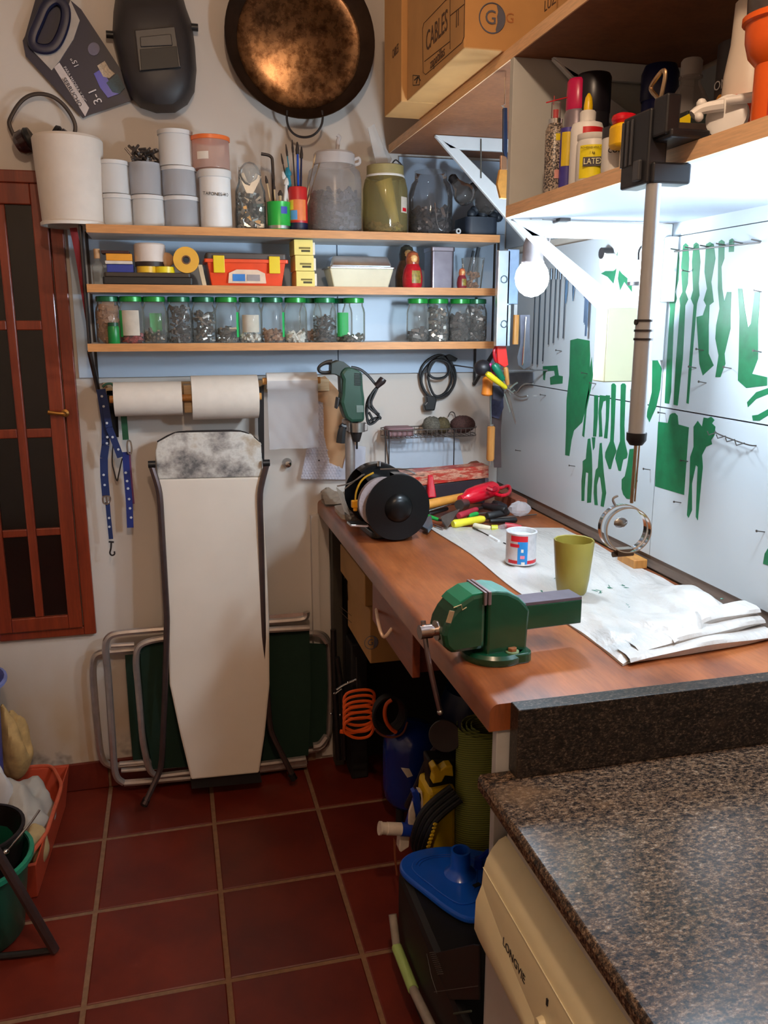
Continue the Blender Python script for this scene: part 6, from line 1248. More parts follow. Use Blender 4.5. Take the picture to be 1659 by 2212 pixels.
# cartons under the bench
def ucarton(x0, x1, y0, y1, z0, z1, label):
    t = thing('cardboard_box', label, 'box', ((x0+x1)/2, (y0+y1)/2, z0), 0, 'cartons under the bench'); obj('walls', MB().span((x0, y0, z0), (x1, y1, z1)), mat('dim_cardboard', (168, 124, 72), .85, 0, .06, 12), t, False, .003); return t
struct('trim_9', MB().span((.56, 2.24, .566), (RX, 2.66, .578)), mat('dark_ledge', (52, 44, 38), .7))
lo_c = ucarton(.515, .93, 2.20, 2.52, .579, .742, 'lower brown carton on the ledge under the bench, with a round emblem')
up_c = ucarton(.508, .90, 2.235, 2.60, .743, .838, 'upper brown carton on the ledge under the bench, two dark dots on its side')
q = Px(725, 1238, .5098)
b = MB(); b.lathe([(0, 0), (.004, 0), (0, .0004)], Px(722, 1232, .5096), 10, (-1, 0, 0)); b.lathe([(0, 0), (.004, 0), (0, .0004)], Px(744, 1248, .5096), 10, (-1, 0, 0)); obj('dark_dots', b, DKCARD, up_c)
b = MB(); b.tube([Px(750, 1262, .5096), Px(752, 1297, .5096)], .001, 4); obj('flap_seam', b, DKCARD, up_c)
ec2 = Py(802, 1388, 2.1995); emblem(lo_c, Vector((ec2.x, 0, ec2.z)), .020, 2.1992)
b = MB(); b.tube([Px(722, 1300, .5146), Px(759, 1330, .5146)], .001, 4); b.tube([Px(724, 1310, .5146), Px(759, 1345, .5146)], .001, 4); obj('print_lines', b, DKCARD, lo_c)
# ------------------------------------------------------------------ cloth on the worktop
SHEET = (lambda: (lambda m, nt, bs: (nt.links.new(ramp(nt, noise(nt, 6, 3, .5).outputs[0], [(.3, srgb(184, 179, 174)), (.7, srgb(198, 194, 190))]).outputs[0], bs.inputs['Base Color']), bs.inputs.__getitem__('Roughness').__setattr__('default_value', .34), bump(nt, bs, noise(nt, 22, 4, .55, (1, .45, 1)).outputs[0], .8, .012), m)[-1])(*nt_new('white_plastic_sheet')))()
def fold(u, v):
    """height of the crumpled sheet: u along the bench (0 near), v across (0 front edge)"""
    h = .006+.0022*math.sin(7*u+5*v)+.0018*math.sin(13*u-9*v+1)+.0016*math.sin(23*v+4*u)
    near = max(0, 1-u/.34)
    h += near*(.012+.016*math.sin(PI*min(1, max(0, v)))**2+.010*abs(math.sin(9*v+14*u))*v)
    h += .004*abs(math.sin(17*v+31*u))**3*near+.003*abs(math.sin(26*v-19*u+1))**4
    h += .036*math.exp(-((v-.80)**2/.02+(u-.15)**2/.010))+.014*math.exp(-((v-.45)**2/.02+(u-.07)**2/.004))+.016*math.exp(-((v-.62-.9*(u-.15))**2/.0025))*near
    return h
A_, B_ = Pz(1345, 1440, BZ), Pz(930, 1140, BZ)     # near and far corner of its front edge
nu, nv = 90, 44; vv = []
for j in range(nu+1):
    u = j/nu
    for i in range(nv+1):
        v = i/nv
        xf = A_.x+(B_.x-A_.x)*u+.006*math.sin(11*u); yf = A_.y+(B_.y-A_.y)*u
        xb = RX-.012-.010*abs(math.sin(8*u)); yb_ = 1.275+(2.16-1.275)*u+.02*math.sin(5*u)
        x = xf+(xb-xf)*v; y = yf+(yb_-yf)*v+.012*math.sin(9*v)*(1-u)
        vv.append((x, y, BZ+max(.003, fold(u, v)*(min(1, .25+6*min(v, 1-v, u*3, (1-u)*2))))))
b = MB(); W1 = nv+1
b.add(vv, [(j*W1+i, j*W1+i+1, (j+1)*W1+i+1, (j+1)*W1+i) for j in range(nu) for i in range(nv)])
# closed underside so that the folded sheet has thickness
n0 = len(vv); b.add([(p[0], p[1], BZ+.0006) for p in vv[:W1]]+[], [])
b.f += [(i, n0+i, n0+i+1, i+1) for i in range(nv)]; b.mi += [0]*nv
k = len(b.v); b.add([(vv[j*W1][0], vv[j*W1][1], BZ+.0006) for j in range(nu+1)], []); b.f += [(j*W1, (j+1)*W1, k+j+1, k+j) for j in range(nu)]; b.mi += [0]*nu
sh = thing('plastic_sheet', 'crumpled white plastic sheet spread over the back of the worktop, stained with green paint', 'sheet', (.9, 1.7, BZ))
obj('sheet', b, SHEET, sh)
def layer(pts0, name, lift, amp, seed):
    """folded edge of the sheet at its near end"""
    random.seed(seed); n = 40; vs = []; fs = []
    a, c = pts0
    for i in range(n+1):
        f = i/n; p = a.lerp(c, f); w_ = .030+.018*math.sin(PI*f)
        for kx, (dy, dz) in enumerate([(0.03, lift+.006), (-.004, lift+.007), (-.016, lift+.004), (-.020, lift), (-.014, lift-.004), (.03, lift-.004)]):
            vs.append((p.x, p.y+dy+amp*math.sin(6*f+seed), p.z+max(.0012, dz+.003*math.sin(11*f+seed*2)*(1 if dz > lift else .3)+.010*math.sin(PI*f)*(dz > lift-.001))))
    for i in range(n):
        for q in range(5): fs.append((i*6+q, (i+1)*6+q, (i+1)*6+q+1, i*6+q+1))
    b = MB(); b.add(vs, fs); obj(name, b, SHEET, sh)
A2, C2 = Vector((A_.x+.012, A_.y+.012, BZ)), Vector((RX-.02, 1.262, BZ))
layer((A2, C2), 'folded_edge', .007, .004, 1); layer((A2+Vector((.03, .02, .004)), C2+Vector((0, .03, .010))), 'folded_edge', .012, .006, 2); layer((A2+Vector((.10, .035, .008)), C2+Vector((0, .06, .020))), 'folded_edge', .018, .008, 5)
GP = mat('green_paint_smear', (12, 96, 72), .4)
def on_sheet(px, py, dz=.0): 
    p = Pz(px, py, BZ+.012); u = (p.y-A_.y)/(B_.y-A_.y); v = (p.x-A_.x)/(RX-.012-A_.x); return Vector((p.x, p.y, BZ+fold(max(0, u), v)+.0006+dz))
random.seed(12)
for px, py, n_, s_ in ((1295,1272,5,10),(1310,1268,4,9),(1345,1262,3,8),(1205,1243,1,6),(1352,1310,3,5),(1356,1318,2,4),(1455,1311,2,4),(1500,1320,5,7),(1512,1316,3,6),(1555,1299,2,5),(1230,1350,2,5),(1170,1270,3,3)):
    b = MB()
    for _ in range(n_):
        a = random.uniform(0, PI); x0, y0 = px+random.uniform(-s_, s_), py+random.uniform(-s_*.4, s_*.4); p = [on_sheet(x0+math.cos(a)*s_*f, y0+math.sin(a)*s_*.4*f) for f in (-.8, 0, .8)]
        b.tube(p, [.0004, .0011, .0004], 4)
    obj('paint_smear', b, GP, sh)
# ------------------------------------------------------------------ paint tin and beaker
q = Pz(1135, 1222, BZ+.008); t = thing('paint_can', 'small open paint can with a red, blue and white label on the plastic sheet', 'can', (q.x, q.y+.03, BZ+.009))
R0, H0 = .037, .080
obj('body', MB().lathe([(0, 0), (R0, 0), (R0+.001, .003), (R0, .006), (R0, H0-.004), (R0+.0018, H0-.001), (R0, H0+.001), (R0-.003, H0), (R0-.004, H0-.006), (R0-.004, H0-.012), (0, H0-.012)], n=36), mat('white_can_print', (204, 202, 206), .35, .2, .12, 60), t, world=False)
obj('red_band', MB().lathe([(R0+.0004, H0-.020), (R0+.0004, H0-.006)], n=14, a0=-2.7, a1=-1.55), mat('can_red', (196, 30, 44), .35), t, world=False)
obj('red_band', MB().lathe([(R0+.0004, .004), (R0+.0004, .013)], n=24, a0=-2.9, a1=-.4), mat('can_red', 0), t, world=False)
obj('blue_panel', MB().lathe([(R0+.0006, .004), (R0+.0006, H0-.020)], n=10, a0=-2.2, a1=-1.55), mat('can_blue', (34, 132, 204), .35), t, world=False)
obj('red_patch', MB().lathe([(R0+.0008, .046), (R0+.0008, .054)], n=8, a0=-2.75, a1=-2.1), mat('can_red', 0), t, world=False)
obj('white_marks', MB().lathe([(R0+.001, .034), (R0+.001, .042)], n=4, a0=-1.98, a1=-1.82), WHITE, t, world=False); obj('pink_marks', MB().lathe([(R0+.001, .018), (R0+.001, .026)], n=4, a0=-2.02, a1=-1.74), mat('can_pink', (226, 130, 150), .4), t, world=False)
obj('white_square', MB().lathe([(R0+.001, .001), (R0+.001, .010)], n=4, a0=-1.95, a1=-1.72), WHITE, t, world=False)
obj('paint_film', MB().lathe([(0, H0-.011), (R0-.006, H0-.011)], n=24), mat('teal_white_paint', (186, 204, 200), .3), t, world=False)
q = Pz(1248, 1290, BZ+.008); t = thing('plastic_cup', 'matt olive green plastic beaker on the white sheet', 'cup', (q.x, q.y+.03, BZ+.010))
OL = mat('olive_green_beaker', (136, 124, 50), .42, 0, .04)
obj('body', MB().lathe([(0, 0), (.030, 0), (.0315, .002), (.036, .03), (.0435, .116), (.0430, .119), (.0405, .118), (.034, .04), (0, .030)], n=12), OL, t, world=False)
# ------------------------------------------------------------------ green vice
q = Pz(1078, 1428, BZ); vx, vy = q.x, q.y+.030
VG = mat('dark_green_vice_enamel', (12, 60, 38), .26, 0, .08, coat=.35); VG2 = mat('green_vice_face', (22, 104, 70), .32, 0, .06)
t = thing('bench_vice', 'dark green bench vice bolted to the near corner of the worktop', 'vice', (vx, vy, BZ), math.radians(4))
def V(name, b, m, smooth=False, bevel=.002): return obj(name, b, m, t, smooth, bevel, world=False)
V('base', MB().lathe([(0, 0), (.058, 0), (.060, .004), (.060, .013), (.055, .019), (0, .019)], (.0, 0, 0), 40), VG, True, 0)
V('base_lug', MB().rbox((.030, -.030, .0095), (.05, .05, .019), .018), VG, False, .003)
b = MB(); b.cyl((.018, -.040, .019), (.018, -.040, .021), .012, n=20); V('washer', b, mat('worn_lug', (120, 140, 104), .4), True, 0)
b = MB(); b.cyl((.018, -.040, .021), (.018, -.040, .027), .0085, n=6); V('bolt', b, mat('rusty_bolt', (150, 92, 56), .5, .5), False, .001)
# fixed jaw: profile in x-z, extruded across y
def vprof(pts, yw, y0=0): b = MB(); b.prism(pts, (0, yw, 0), (0, y0-yw/2, 0)); return b
V('fixed_jaw', vprof([(-.030,.015),(.048,.015),(.050,.060),(.052,.092),(.042,.104),(.030,.116),(.008,.128),(-.012,.132),(-.030,.132)], .074), VG, False, .005)
V('fixed_jaw_top', vprof([(-.026,.1325),(-.012,.1330),(.008,.129),(.030,.117),(.046,.101),(.040,.0985),(.006,.1255),(-.026,.1305)], .068), mat('worn_teal_sheen', (86, 136, 126), .35, 0, .1), False, .001)  # jaw top's sheen painted as a paler teal, along with its wear
V('moving_jaw', vprof([(-.032,.028),(-.094,.026),(-.108,.040),(-.112,.062),(-.108,.080),(-.098,.098),(-.080,.118),(-.058,.130),(-.032,.132)], .070), VG, False, .008)
V('moving_jaw_top', vprof([(-.034,.1325),(-.058,.1310),(-.080,.1195),(-.090,.1100),(-.084,.1070),(-.056,.1265),(-.034,.1305)], .064), VG2, False, .001)
V('jaw_plate', MB().box((-.0275, 0, .122), (.006, .078, .024)), mat('jaw_steel', (150, 130, 132), .35, .8), False, .001)
V('jaw_plate', MB().box((-.0355, 0, .122), (.005, .078, .024)), mat('jaw_steel', 0), False, .001)
V('slide_bar', MB().box((.090, 0, .072), (.150, .046, .046)), VG, False, .002)
V('slide_top', MB().box((.100, 0, .0975), (.128, .046, .006)), mat('slide_steel', (120, 108, 118), .32, .7), False, .001)
b = MB(); b.cyl((-.108, 0, .060), (-.122, 0, .060), .0095, n=18); b.cyl((-.104, 0, .060), (-.112, 0, .060), .018, n=20); V('lead_screw', b, mat('bright_screw_steel', (200, 186, 178), .2, 1.0), True, 0)
b = MB(); b.cyl((-.120, 0, .060), (-.142, 0, .060), .0125, n=18); V('screw_head', b, mat('screw_head_steel', (170, 150, 140), .25, 1.0), True, 0)
b = MB(); b.tube([(-.133, .006, .078), (-.132, 0, .050), (-.124, -.008, -.010), (-.108, -.016, -.085)], .0048, 8); V('handle_bar', b, mat('handle_bar_steel', (150, 136, 134), .3, 1.0), True, 0)
b = MB(); b.ball((-.1075, -.0165, -.088), .006, 10); V('handle_knob', b, STEEL, True, 0)
b = MB(); b.box((-.100, -.0358, .096), (.010, .0010, .022), (0, .30, 0)); V('maker_plate', b, mat('gold_plate', (230, 196, 150), .25, .8), False, .0004)
b = MB(); b.tube([(-.094, -.0362, .112), (-.080, -.0362, .116), (-.078, -.0362, .106), (-.070, -.0362, .110)], .0010, 5); V('cast_lettering', b, mat('gilt_scratches', (196, 176, 130), .4, .4), False, 0)
# ------------------------------------------------------------------ bench grinder
q = Pz(858, 1172, BZ); t = thing('bench_grinder', 'black double-wheel bench grinder standing across the worktop', 'grinder', (q.x, q.y+.075, BZ), math.radians(3))
GB = mat('gloss_black_grinder', (11, 11, 13), .27, 0, .06, coat=.25)
def G(name, b, m, smooth=True, bevel=0): return obj(name, b, m, t, smooth, bevel, world=False)
gz = .096
G('foot', MB().rbox((0, .045, .010), (.12, .15, .020), .02), GB, False, .003)
G('pedestal', MB().rbox((0, .04, .045), (.09, .11, .05), .02), GB, False, .004)
b = MB(); b.lathe([(0, -.075), (.045, -.075), (.052, -.055), (.052, .055), (.045, .075), (0, .075)], (0, .045, gz), 32, (0, -1, 0)); G('motor', b, mat('dark_brown_motor', (62, 42, 36), .35, .2))
for sgn, y0 in ((-1, -.045), (1, .135)):
    b = MB(); b.lathe([(0, 0), (.088, 0), (.092, .004), (.092, .040), (.088, .044), (0, .044)], (0, y0+.022, gz), 48, (0, -1, 0), None, math.radians(-150), math.radians(96 if sgn < 0 else 128)); G('wheel_guard', b, GB)
    b = MB(); b.lathe([(.091, 0), (.090, .005), (.070, .006), (.040, .008), (.034, .018), (.020, .024), (0, .025)], (0, y0-.022 if sgn < 0 else y0+.022, gz), 40, (0, sgn, 0)); G('guard_cover', b, mat('satin_black_cover', (9, 9, 10), .3, 0, .05, spec=.25))
    for a in (100, 215, 330):
        x, z = .083*math.cos(math.radians(a+20)), .083*math.sin(math.radians(a+20)); b = MB(); yy_ = y0-.024 if sgn < 0 else y0+.024; b.cyl((x, yy_+.002*0, gz+z), (x, yy_+.003*sgn, gz+z), .0038, n=10); G('screw', b, CHROME)
b = MB(); b.lathe([(0, 0), (.068, 0), (.070, .003), (.070, .020), (0, .020)], (-.036, -.036, gz+.012), 40, (0, -1, 0)); G('grinding_wheel', b, mat('grey_abrasive', (142, 128, 128), .8, 0, .15, 200))
b = MB(); b.tube([(-.045, .010, gz+.085), (-.078, .012, gz+.070), (-.096, .012, gz+.035), (-.098, .012, gz+.010)], .0028, 6); G('shield_wire', b, mat('amber_wire', (196, 146, 40), .4, .3))
b = MB(); b.rbox((-.098, .012, gz+.000), (.022, .016, .020), .004); b.cyl((-.098, .012, gz-.02), (-.098, .012, gz-.008), .006); G('yellow_knob', b, mat('amber_knob', (232, 160, 30), .4), False, .002)
b = MB(); b.box((-.095, .0, gz-.055), (.05, .045, .006), (0, .1, 0)); G('tool_rest', b, STEEL, False, .001)
b = MB(); b.tube([(-.06, .05, gz+.075), (-.10, .05, gz+.050), (-.14, .05, gz+.045)], .0022, 6); b.tube([(-.06, .07, gz+.07), (-.11, .08, gz+.030)], .0022, 6); b.tube([(-.02, .03, gz+.09), (.04, .0, gz+.094), (.07, -.01, gz+.08)], .0022, 6); G('eye_shield_arm', b, STEEL)
b = MB(); b.cyl((.0, .11, gz+.085), (.0, .11, gz+.1), .006); G('top_screw', b, CHROME)
b = MB(); b.box((-.128, .03, gz+.005), (.002, .07, .07), (0, -.3, 0)); G('eye_shield', b, thin_glass('scratched_clear_shield', (.92, .90, .86), .08, .18, (.7, .66, .6)), False)
# green-lidded jar behind the grinder, cream cloth at the corner
q = Py(769, 1085, 2.40); t = thing('glass_jar', 'green-lidded jar standing on the bench between the drill column and the grinder', 'jar', (q.x, 2.40, BZ))
obj('glass', MB().lathe([(0, .001), (.033, .001), (.035, .008), (.035, .07), (.030, .085)], n=24), GLASS, t, world=False); obj('lid', MB().lathe([(.030, .083), (.033, .084), (.033, .100), (.029, .103), (0, .103)], n=24), LIDS[1], t, world=False); contents(t, .03, .05, 60, .012, GALV)
b = MB(); vs_ = []; 
for j in range(9):
    for i in range(13):
        x = .462+.118*i/12; y = 2.700-.10*j/8-.012*math.sin(i*.9)*(j/8); vs_.append((x, y, BZ+.004+.016*max(0, math.sin(i*.7+j*.5))*(1-j/9)+.006*math.sin(j*1.3+i*.4)**2+(.022*(1-j/8))))
b.add(vs_, [(j*13+i, j*13+i+1, (j+1)*13+i+1, (j+1)*13+i) for j in range(8) for i in range(12)]); b.add([(p[0], p[1], BZ+.001) for p in (vs_[0], vs_[12], vs_[-1], vs_[-13])], [(0, 1, 2, 3)])
one('cloth', b, mat('beige_rag', (150, 134, 118), .9, 0, .12, 60, .5), 'crumpled beige rag at the far front corner of the bench', 'cloth')
# ------------------------------------------------------------------ pile of hand tools
def ct(p): return (880+p[0]/4.879, 1000+p[1]/4.879)
def Q(x, y, h=.02): return Pz(*ct((x, y)), BZ+h)
def stick2(name, label, cat, p0, p1, r, m, ha=.03, hb=.03, shaft=None, rs=.003, ms=None, taper=.85, hs=None):
    a, c = Q(*p0, ha), Q(*p1, hb); t = thing(name, label, cat, tuple(a)); d = c-a; Ld = d.length; b = MB()
    b.lathe([(0, 0), (r*.75, 0), (r, Ld*.06), (r*.92, Ld*.45), (r*taper, Ld*.9), (r*.7, Ld), (0, Ld)], a, 14, d); obj('handle', b, m, t)
    if shaft:
        e = Q(*shaft, hs if hs is not None else hb); b = MB(); b.tube([c, e], [rs, rs*.8], 7); obj('shaft', b, ms or STEEL, t)
    return t, a, c
t, a, c = stick2('hammer', 'claw hammer with a thick yellow wooden handle in the tool pile', 'hammer', (200,440), (640,345), .0145, mat('yellowed_wood_handle', (208, 142, 60), .5, 0, .1, 40), .055, .060)
b = MB(); h0 = Q(610, 430, .045); b.cyl(h0, h0+Vector((-.03, -.03, .004)), .016, n=16); obj('hammer_head', b, mat('hammer_steel', (132, 124, 120), .35, .9), t)
t = thing('heat_gun', 'big bright red plastic gun-shaped tool lying on top of the pile', 'tool', tuple(Q(600, 380, .05)))
RP = mat('glossy_red_plastic', (210, 18, 44), .2, 0, .06, coat=.4)
P0, P1, P2 = Q(555, 385, .060), Q(930, 262, .075), Q(1040, 330, .06)
b = MB(); d = P1-P0; b.lathe([(0, 0), (.012, 0), (.013, .008), (.008, .014), (.014, .022), (.024, .04), (.027, d.length*.5), (.026, d.length*.9), (.018, d.length), (0, d.length)], P0, 18, d); obj('body', b, RP, t)
b = MB(); b.tube([Q(930,250,.080), Q(980,270,.075), Q(1040,240,.070), Q(1085,250,.065), Q(1080,320,.060), Q(1000,350,.060), Q(930,330,.060)], .0058, 8); obj('loop_handle', b, RP, t)
b = MB(); b.tube([Q(840,262,.092), Q(900,290,.085), Q(930,270,.088)], .008, 8); obj('slider', b, mat('darker_red', (160, 12, 36), .25), t)
t = thing('box_tool', 'red boxy tool standing upright behind the hammer handle', 'tool', tuple(Q(260, 380, .03)))
b = MB(); b.plate([Q(220, 370, .035)+Vector((0, .0, 0)), Q(310, 365, .035), Q(310, 365, .035)+Vector((-.006, .02, .068)), Q(220, 370, .035)+Vector((.006, .02, .072))], (0, .022, 0)); obj('body', b, RP, t, False, .004)
stick2('screwdriver', 'long blue-shafted screwdriver at the back of the tool pile', 'screwdriver', (400,240), (130,265), .009, mat('violet_blue_handle', (44, 44, 110), .35), .04, .035, (30,230), .003)
t = thing('wrench', 'silver curved wrench lying behind the red gun-shaped tool', 'wrench', tuple(Q(320, 320, .03))); b = MB(); b.tube([Q(320,320,.04), Q(370,285,.045), Q(440,290,.045)], [.008, .006, .005], 8); b.ball(Q(395, 325, .035), .012, 10); obj('body', b, CHROME, t)
t = thing('pliers', 'yellow-and-black handled pliers at the back of the tool pile', 'pliers', tuple(Q(600, 240, .03)))
YB_ = mat('lemon_grip', (222, 214, 40), .35)
b = MB(); b.tube([Q(440,235,.055), Q(510,200,.065), Q(580,185,.065)], [.005, .010, .009], 8); obj('yellow_handle', b, YB_, t)
b = MB(); b.tube([Q(640,215,.055), Q(700,215,.055), Q(715,245,.05), Q(700,262,.048)], [.010, .011, .010, .006], 8); b.tube([Q(570,290,.045), Q(640,275,.048), Q(690,255,.05)], [.005, .007, .007], 8); obj('yellow_handle', b, YB_, t)
b = MB(); b.tube([Q(440,245,.045), Q(540,235,.045), Q(620,240,.045)], [.010, .013, .010], 8); b.tube([Q(450,290,.035), Q(560,270,.035)], .009, 8); obj('dark_jaws', b, DKMETAL, t)
b = MB(); b.tube([Q(730,210,.040), Q(850,215,.040)], [.020, .018], 12); one('grey_roll', b, mat('mauve_grey_roll', (130, 118, 130), .7), 'stubby mauve-grey roll behind the red gun-shaped tool', 'roll')
t = thing('trowel', 'triangular grey plasterer trowel blade sticking up in front of the hammer', 'trowel', tuple(Q(420, 690, .008)))
b = MB(); b.plate([Q(350,575,.030), Q(550,470,.040), Q(520,420,.040), Q(410,690,.006), Q(440,670,.008)][:1]+[Q(420,540,.034), Q(550,490,.036), Q(420,690,.012), Q(370,640,.018)], (0, .0015, .0015)); obj('blade', b, mat('dull_trowel', (134, 124, 118), .4, .8), t, False)
b = MB(); b.tube([Q(210,510,.03), Q(540,402,.050)], .0042, 8); one('chisel_rod', b, mat('bright_rod', (178, 170, 166), .25, 1.0), 'thin steel rod slanting under the hammer handle', 'rod')
stick2('spanner', 'dark spanner under the pile front, beside the grinder', 'spanner', (220,540), (420,480), .008, DKMETAL, .022, .026)
stick2('chisel', 'dull crimson-handled chisel in the middle of the pile', 'chisel', (540,560), (730,490), .0105, mat('dull_crimson', (170, 44, 60), .45), .030, .032, (900,430), .005, DKMETAL)
stick2('screwdriver', 'black-handled screwdriver lying across the right of the pile', 'screwdriver', (1040,500), (800,450), .013, BLACK, .036, .036)
stick2('rasp', 'wide black rasp at the right end of the pile', 'rasp', (840,560), (1060,520), .012, mat('soot_black', (34, 34, 36), .5), .024, .026)
t = thing('black_case', 'black plastic holder at the right end of the tool pile', 'holder', tuple(Q(1000, 480, .01))); b = MB(); b.plate([Q(930,500,.012), Q(1060,520,.012), Q(1060,440,.030), Q(960,420,.032)], (0, .05, 0)); obj('body', b, mat('slate_black_case', (44, 44, 50), .45), t, False, .004)
stick2('pliers', 'green-handled pliers at the left front of the tool pile', 'pliers', (215,560), (330,600), .0065, mat('leaf_green_grip', (40, 160, 70), .4), .020, .016, (420,610), .004, DKMETAL)
stick2('file', 'bright green-handled file in front of the crimson chisel', 'file', (640,560), (740,535), .0085, mat('leaf_green_grip', 0), .022, .024, (1020,510), .0028, STEEL)
stick2('screwdriver', 'yellow-handled screwdriver with a long steel shaft at the front of the pile', 'screwdriver', (480,645), (805,590), .0125, mat('fluted_yellow_handle', (226, 216, 60), .3, 0, .06), .014, .015, (1360,545), .0032, STEEL, .95, .008)
stick2('knife', 'black-handled knife lying just behind the yellow screwdriver', 'knife', (1150,600), (870,612), .0085, BLACK, .010, .012)
t, a, c = stick2('craft_knife', 'cream and red craft knife lying at the front of the tool pile', 'knife', (700,660), (880,690), .0085, mat('cream_knife_body', (224, 216, 190), .4), .010, .010, None)
b = MB(); b.tube([Q(885,690,.010), Q(950,690,.010)], .0105, 12); obj('yellow_collar', b, mat('black_yellow_collar', (186, 186, 50), .4), t)
b = MB(); b.tube([Q(950,690,.010), Q(1030,665,.010)], .007, 10); obj('clear_section', b, thin_glass('clear_tip', (.9, .85, .85), .1, .3, (.7, .6, .6)), t)
b = MB(); b.tube([Q(1030,660,.010), Q(1120,665,.010), Q(1200,675,.008)], [.0095, .009, .005], 10); obj('red_handle', b, mat('wine_red_grip', (176, 52, 62), .4), t)
stick2('brush', 'small white-ferruled paint brush lying on the sheet pointing at the paint can', 'brush', (690,680), (870,775), .0022, DKMETAL, .006, .010, (965,825), .0055, mat('white_ferrule', (226, 226, 226), .3), 1.0, .010)
b = MB(); b.tube([Q(1015,842,.010), Q(1095,880,.010)], .0018, 6); one('bristle_tip', b, BLACK, 'short black bristle tip lying against the paint can', 'bristle')
t = thing('wire_cutter', 'blue-grey cutter head lying between the grinder and the sheet', 'cutter', tuple(Q(210, 640, .01)))
b = MB(); b.plate([Q(160,640,.012), Q(255,590,.014), Q(270,680,.010), Q(220,745,.006), Q(140,700,.008)], (.0, .004, .012)); obj('head', b, mat('blue_grey_steel', (120, 134, 150), .35, .7), t, False, .002)
b = MB(); b.tube([Q(280,650,.01), Q(375,690,.01)], .003, 6); obj('wire', b, mat('copper_grey', (120, 96, 88), .4, .6), t)
t = thing('plastic_bag', 'small clear crumpled bag at the wall end of the tool pile', 'bag', tuple(Q(1180, 540, .0))); q = Q(1180, 530, .02)
random.seed(31); b = MB(); b.ball((0, 0, 0), 1, 14); b.v = [(q.x+x*.034*(1+random.uniform(-.15, .15)), q.y+y*.03, BZ+.012+.022+z*.022*(1+random.uniform(-.15, .15))) for x, y, z in b.v]; obj('film', b, thin_glass('clear_bag_film', (.92, .92, .94), .1, .4, (.8, .8, .83)), t, False)
b = MB(); b.span((RX-.06, 2.40, BZ), (RX-.02, 2.58, BZ+.035)); one('wood_block', b, wood('reddish_block', (120, 64, 44), (150, 84, 58), .6), 'reddish wooden block at the back corner under the red loop', 'block', None, .002)
b = MB(); b.span((RX-.040, 1.72, BZ+.001), (RX-.004, 1.80, BZ+.024)); one('wood_block', b, HANDLE_WOOD, 'light wooden block at the wall, seen under the steel rings', 'block', None, .002)
# ------------------------------------------------------------------ granite counter
GR = granite('speckled_brown_granite', (30, 26, 26), (74, 62, 54), (114, 86, 60), (146, 130, 114), .17)
GRD = granite('polished_splashback_granite', (20, 18, 18), (44, 38, 34), (62, 50, 42), (110, 96, 84), .34)
gc = thing('granite_counter', 'speckled grey-brown polished granite counter with an upstand, nearest the viewer', 'counter', (.78, .4, 0))
gx = .440
gp = [(0, 0), (-.004, .008), (-.004, .022), (0, .030), (RX-gx, .030), (RX-gx, 0)]
b = MB(); b.prism(gp, (0, 1.118+1.30, 0), (gx, -1.30, GZ-.030)); obj('slab', b, GR, gc, False, .002)
b = MB(); b.span((.490, 1.0895, GZ+.0005), (RX, 1.1215, BZ+.002)); obj('upstand', b, GRD, gc, False, .0015)
# the washing machine under it
CRM = mat('ivory_appliance_plastic', (226, 212, 172), .33, 0, .02); CRW = mat('greyish_appliance_door', (184, 176, 168), .4, 0, .03)
dw = thing('washing_machine', 'ivory washing machine under the granite counter, lettered control panel facing left', 'appliance', (.75, .80, 0))
MY0, MY1 = .52, 1.112
obj('body', MB().span((.486, MY0, .03), (RX-.02, MY1-.002, .815)), CRW, dw, False, .003)
b = MB(); b.prism([(.486, .736), (.474, .731), (.462, .716), (.4535, .700), (.4485, .682), (.4468, .655), (.4445, .610), (.4445, .565), (.452, .532), (.486, .532)], (0, MY1-MY0, 0), (0, MY0, 0)); obj('control_panel', b, CRM, dw)
b = MB(); b.tube([(.4482, MY0, .684), (.4482, MY1, .684)], .0009, 5); obj('panel_groove', b, mat('panel_highlight_line', (240, 230, 196), .3), dw)
n_ = 14; vs_ = []
for i in range(n_+1):
    f = i/n_; y = MY1-.001-.36*f; zt_ = .655-.075*f**.8; k = .0075*(1-.6*f)
    vs_ += [(.4468, y, zt_), (.4440-k, y, zt_-.030), (.4425-k, y, .572), (.4440, y, .548), (.456, y, .530)]
b = MB(); b.add(vs_, [(i*5+q, i*5+q+1, (i+1)*5+q+1, (i+1)*5+q) for i in range(n_) for q in range(4)]+[(0, 4, 3, 2, 1)]); obj('drawer_grip', b, CRM, dw)
obj('door_front', MB().span((.458, MY0, .03), (.4855, MY1-.001, .530)), CRW, dw, False, .004)
NXv = Vector((-1, 0, .18)).normalized(); Vv = Vector((-.14, 0, -1)).normalized()
pL = Px(1110, 2076, .4385)
pL = Px(1110, 2074, .4455); text('lettering', 'LONGVIE', .019, mat('dark_grey_letters', (44, 42, 40), .4), dw, (.4455, pL.y, pL.z), (0, -1, 0), (.04, 0, 1), .0010, 1.05)
b = MB(); q = Px(1182, 2165, .446); b.box((.4465, q.y, q.z), (.003, .004, .010)); obj('indicator', b, INK, dw, False)
b = MB(); q = Px(1172, 2212, .444); b.lathe([(0, 0), (.011, 0), (.009, .010), (0, .011)], q+Vector((.002, 0, 0)), 18, (-1, 0, 0)); obj('button', b, CRM, dw)
struct('trim_10', MB().span((.4775, 1.1225, .0), (.4895, 1.1255, BZ-.047)), UND) if False else None
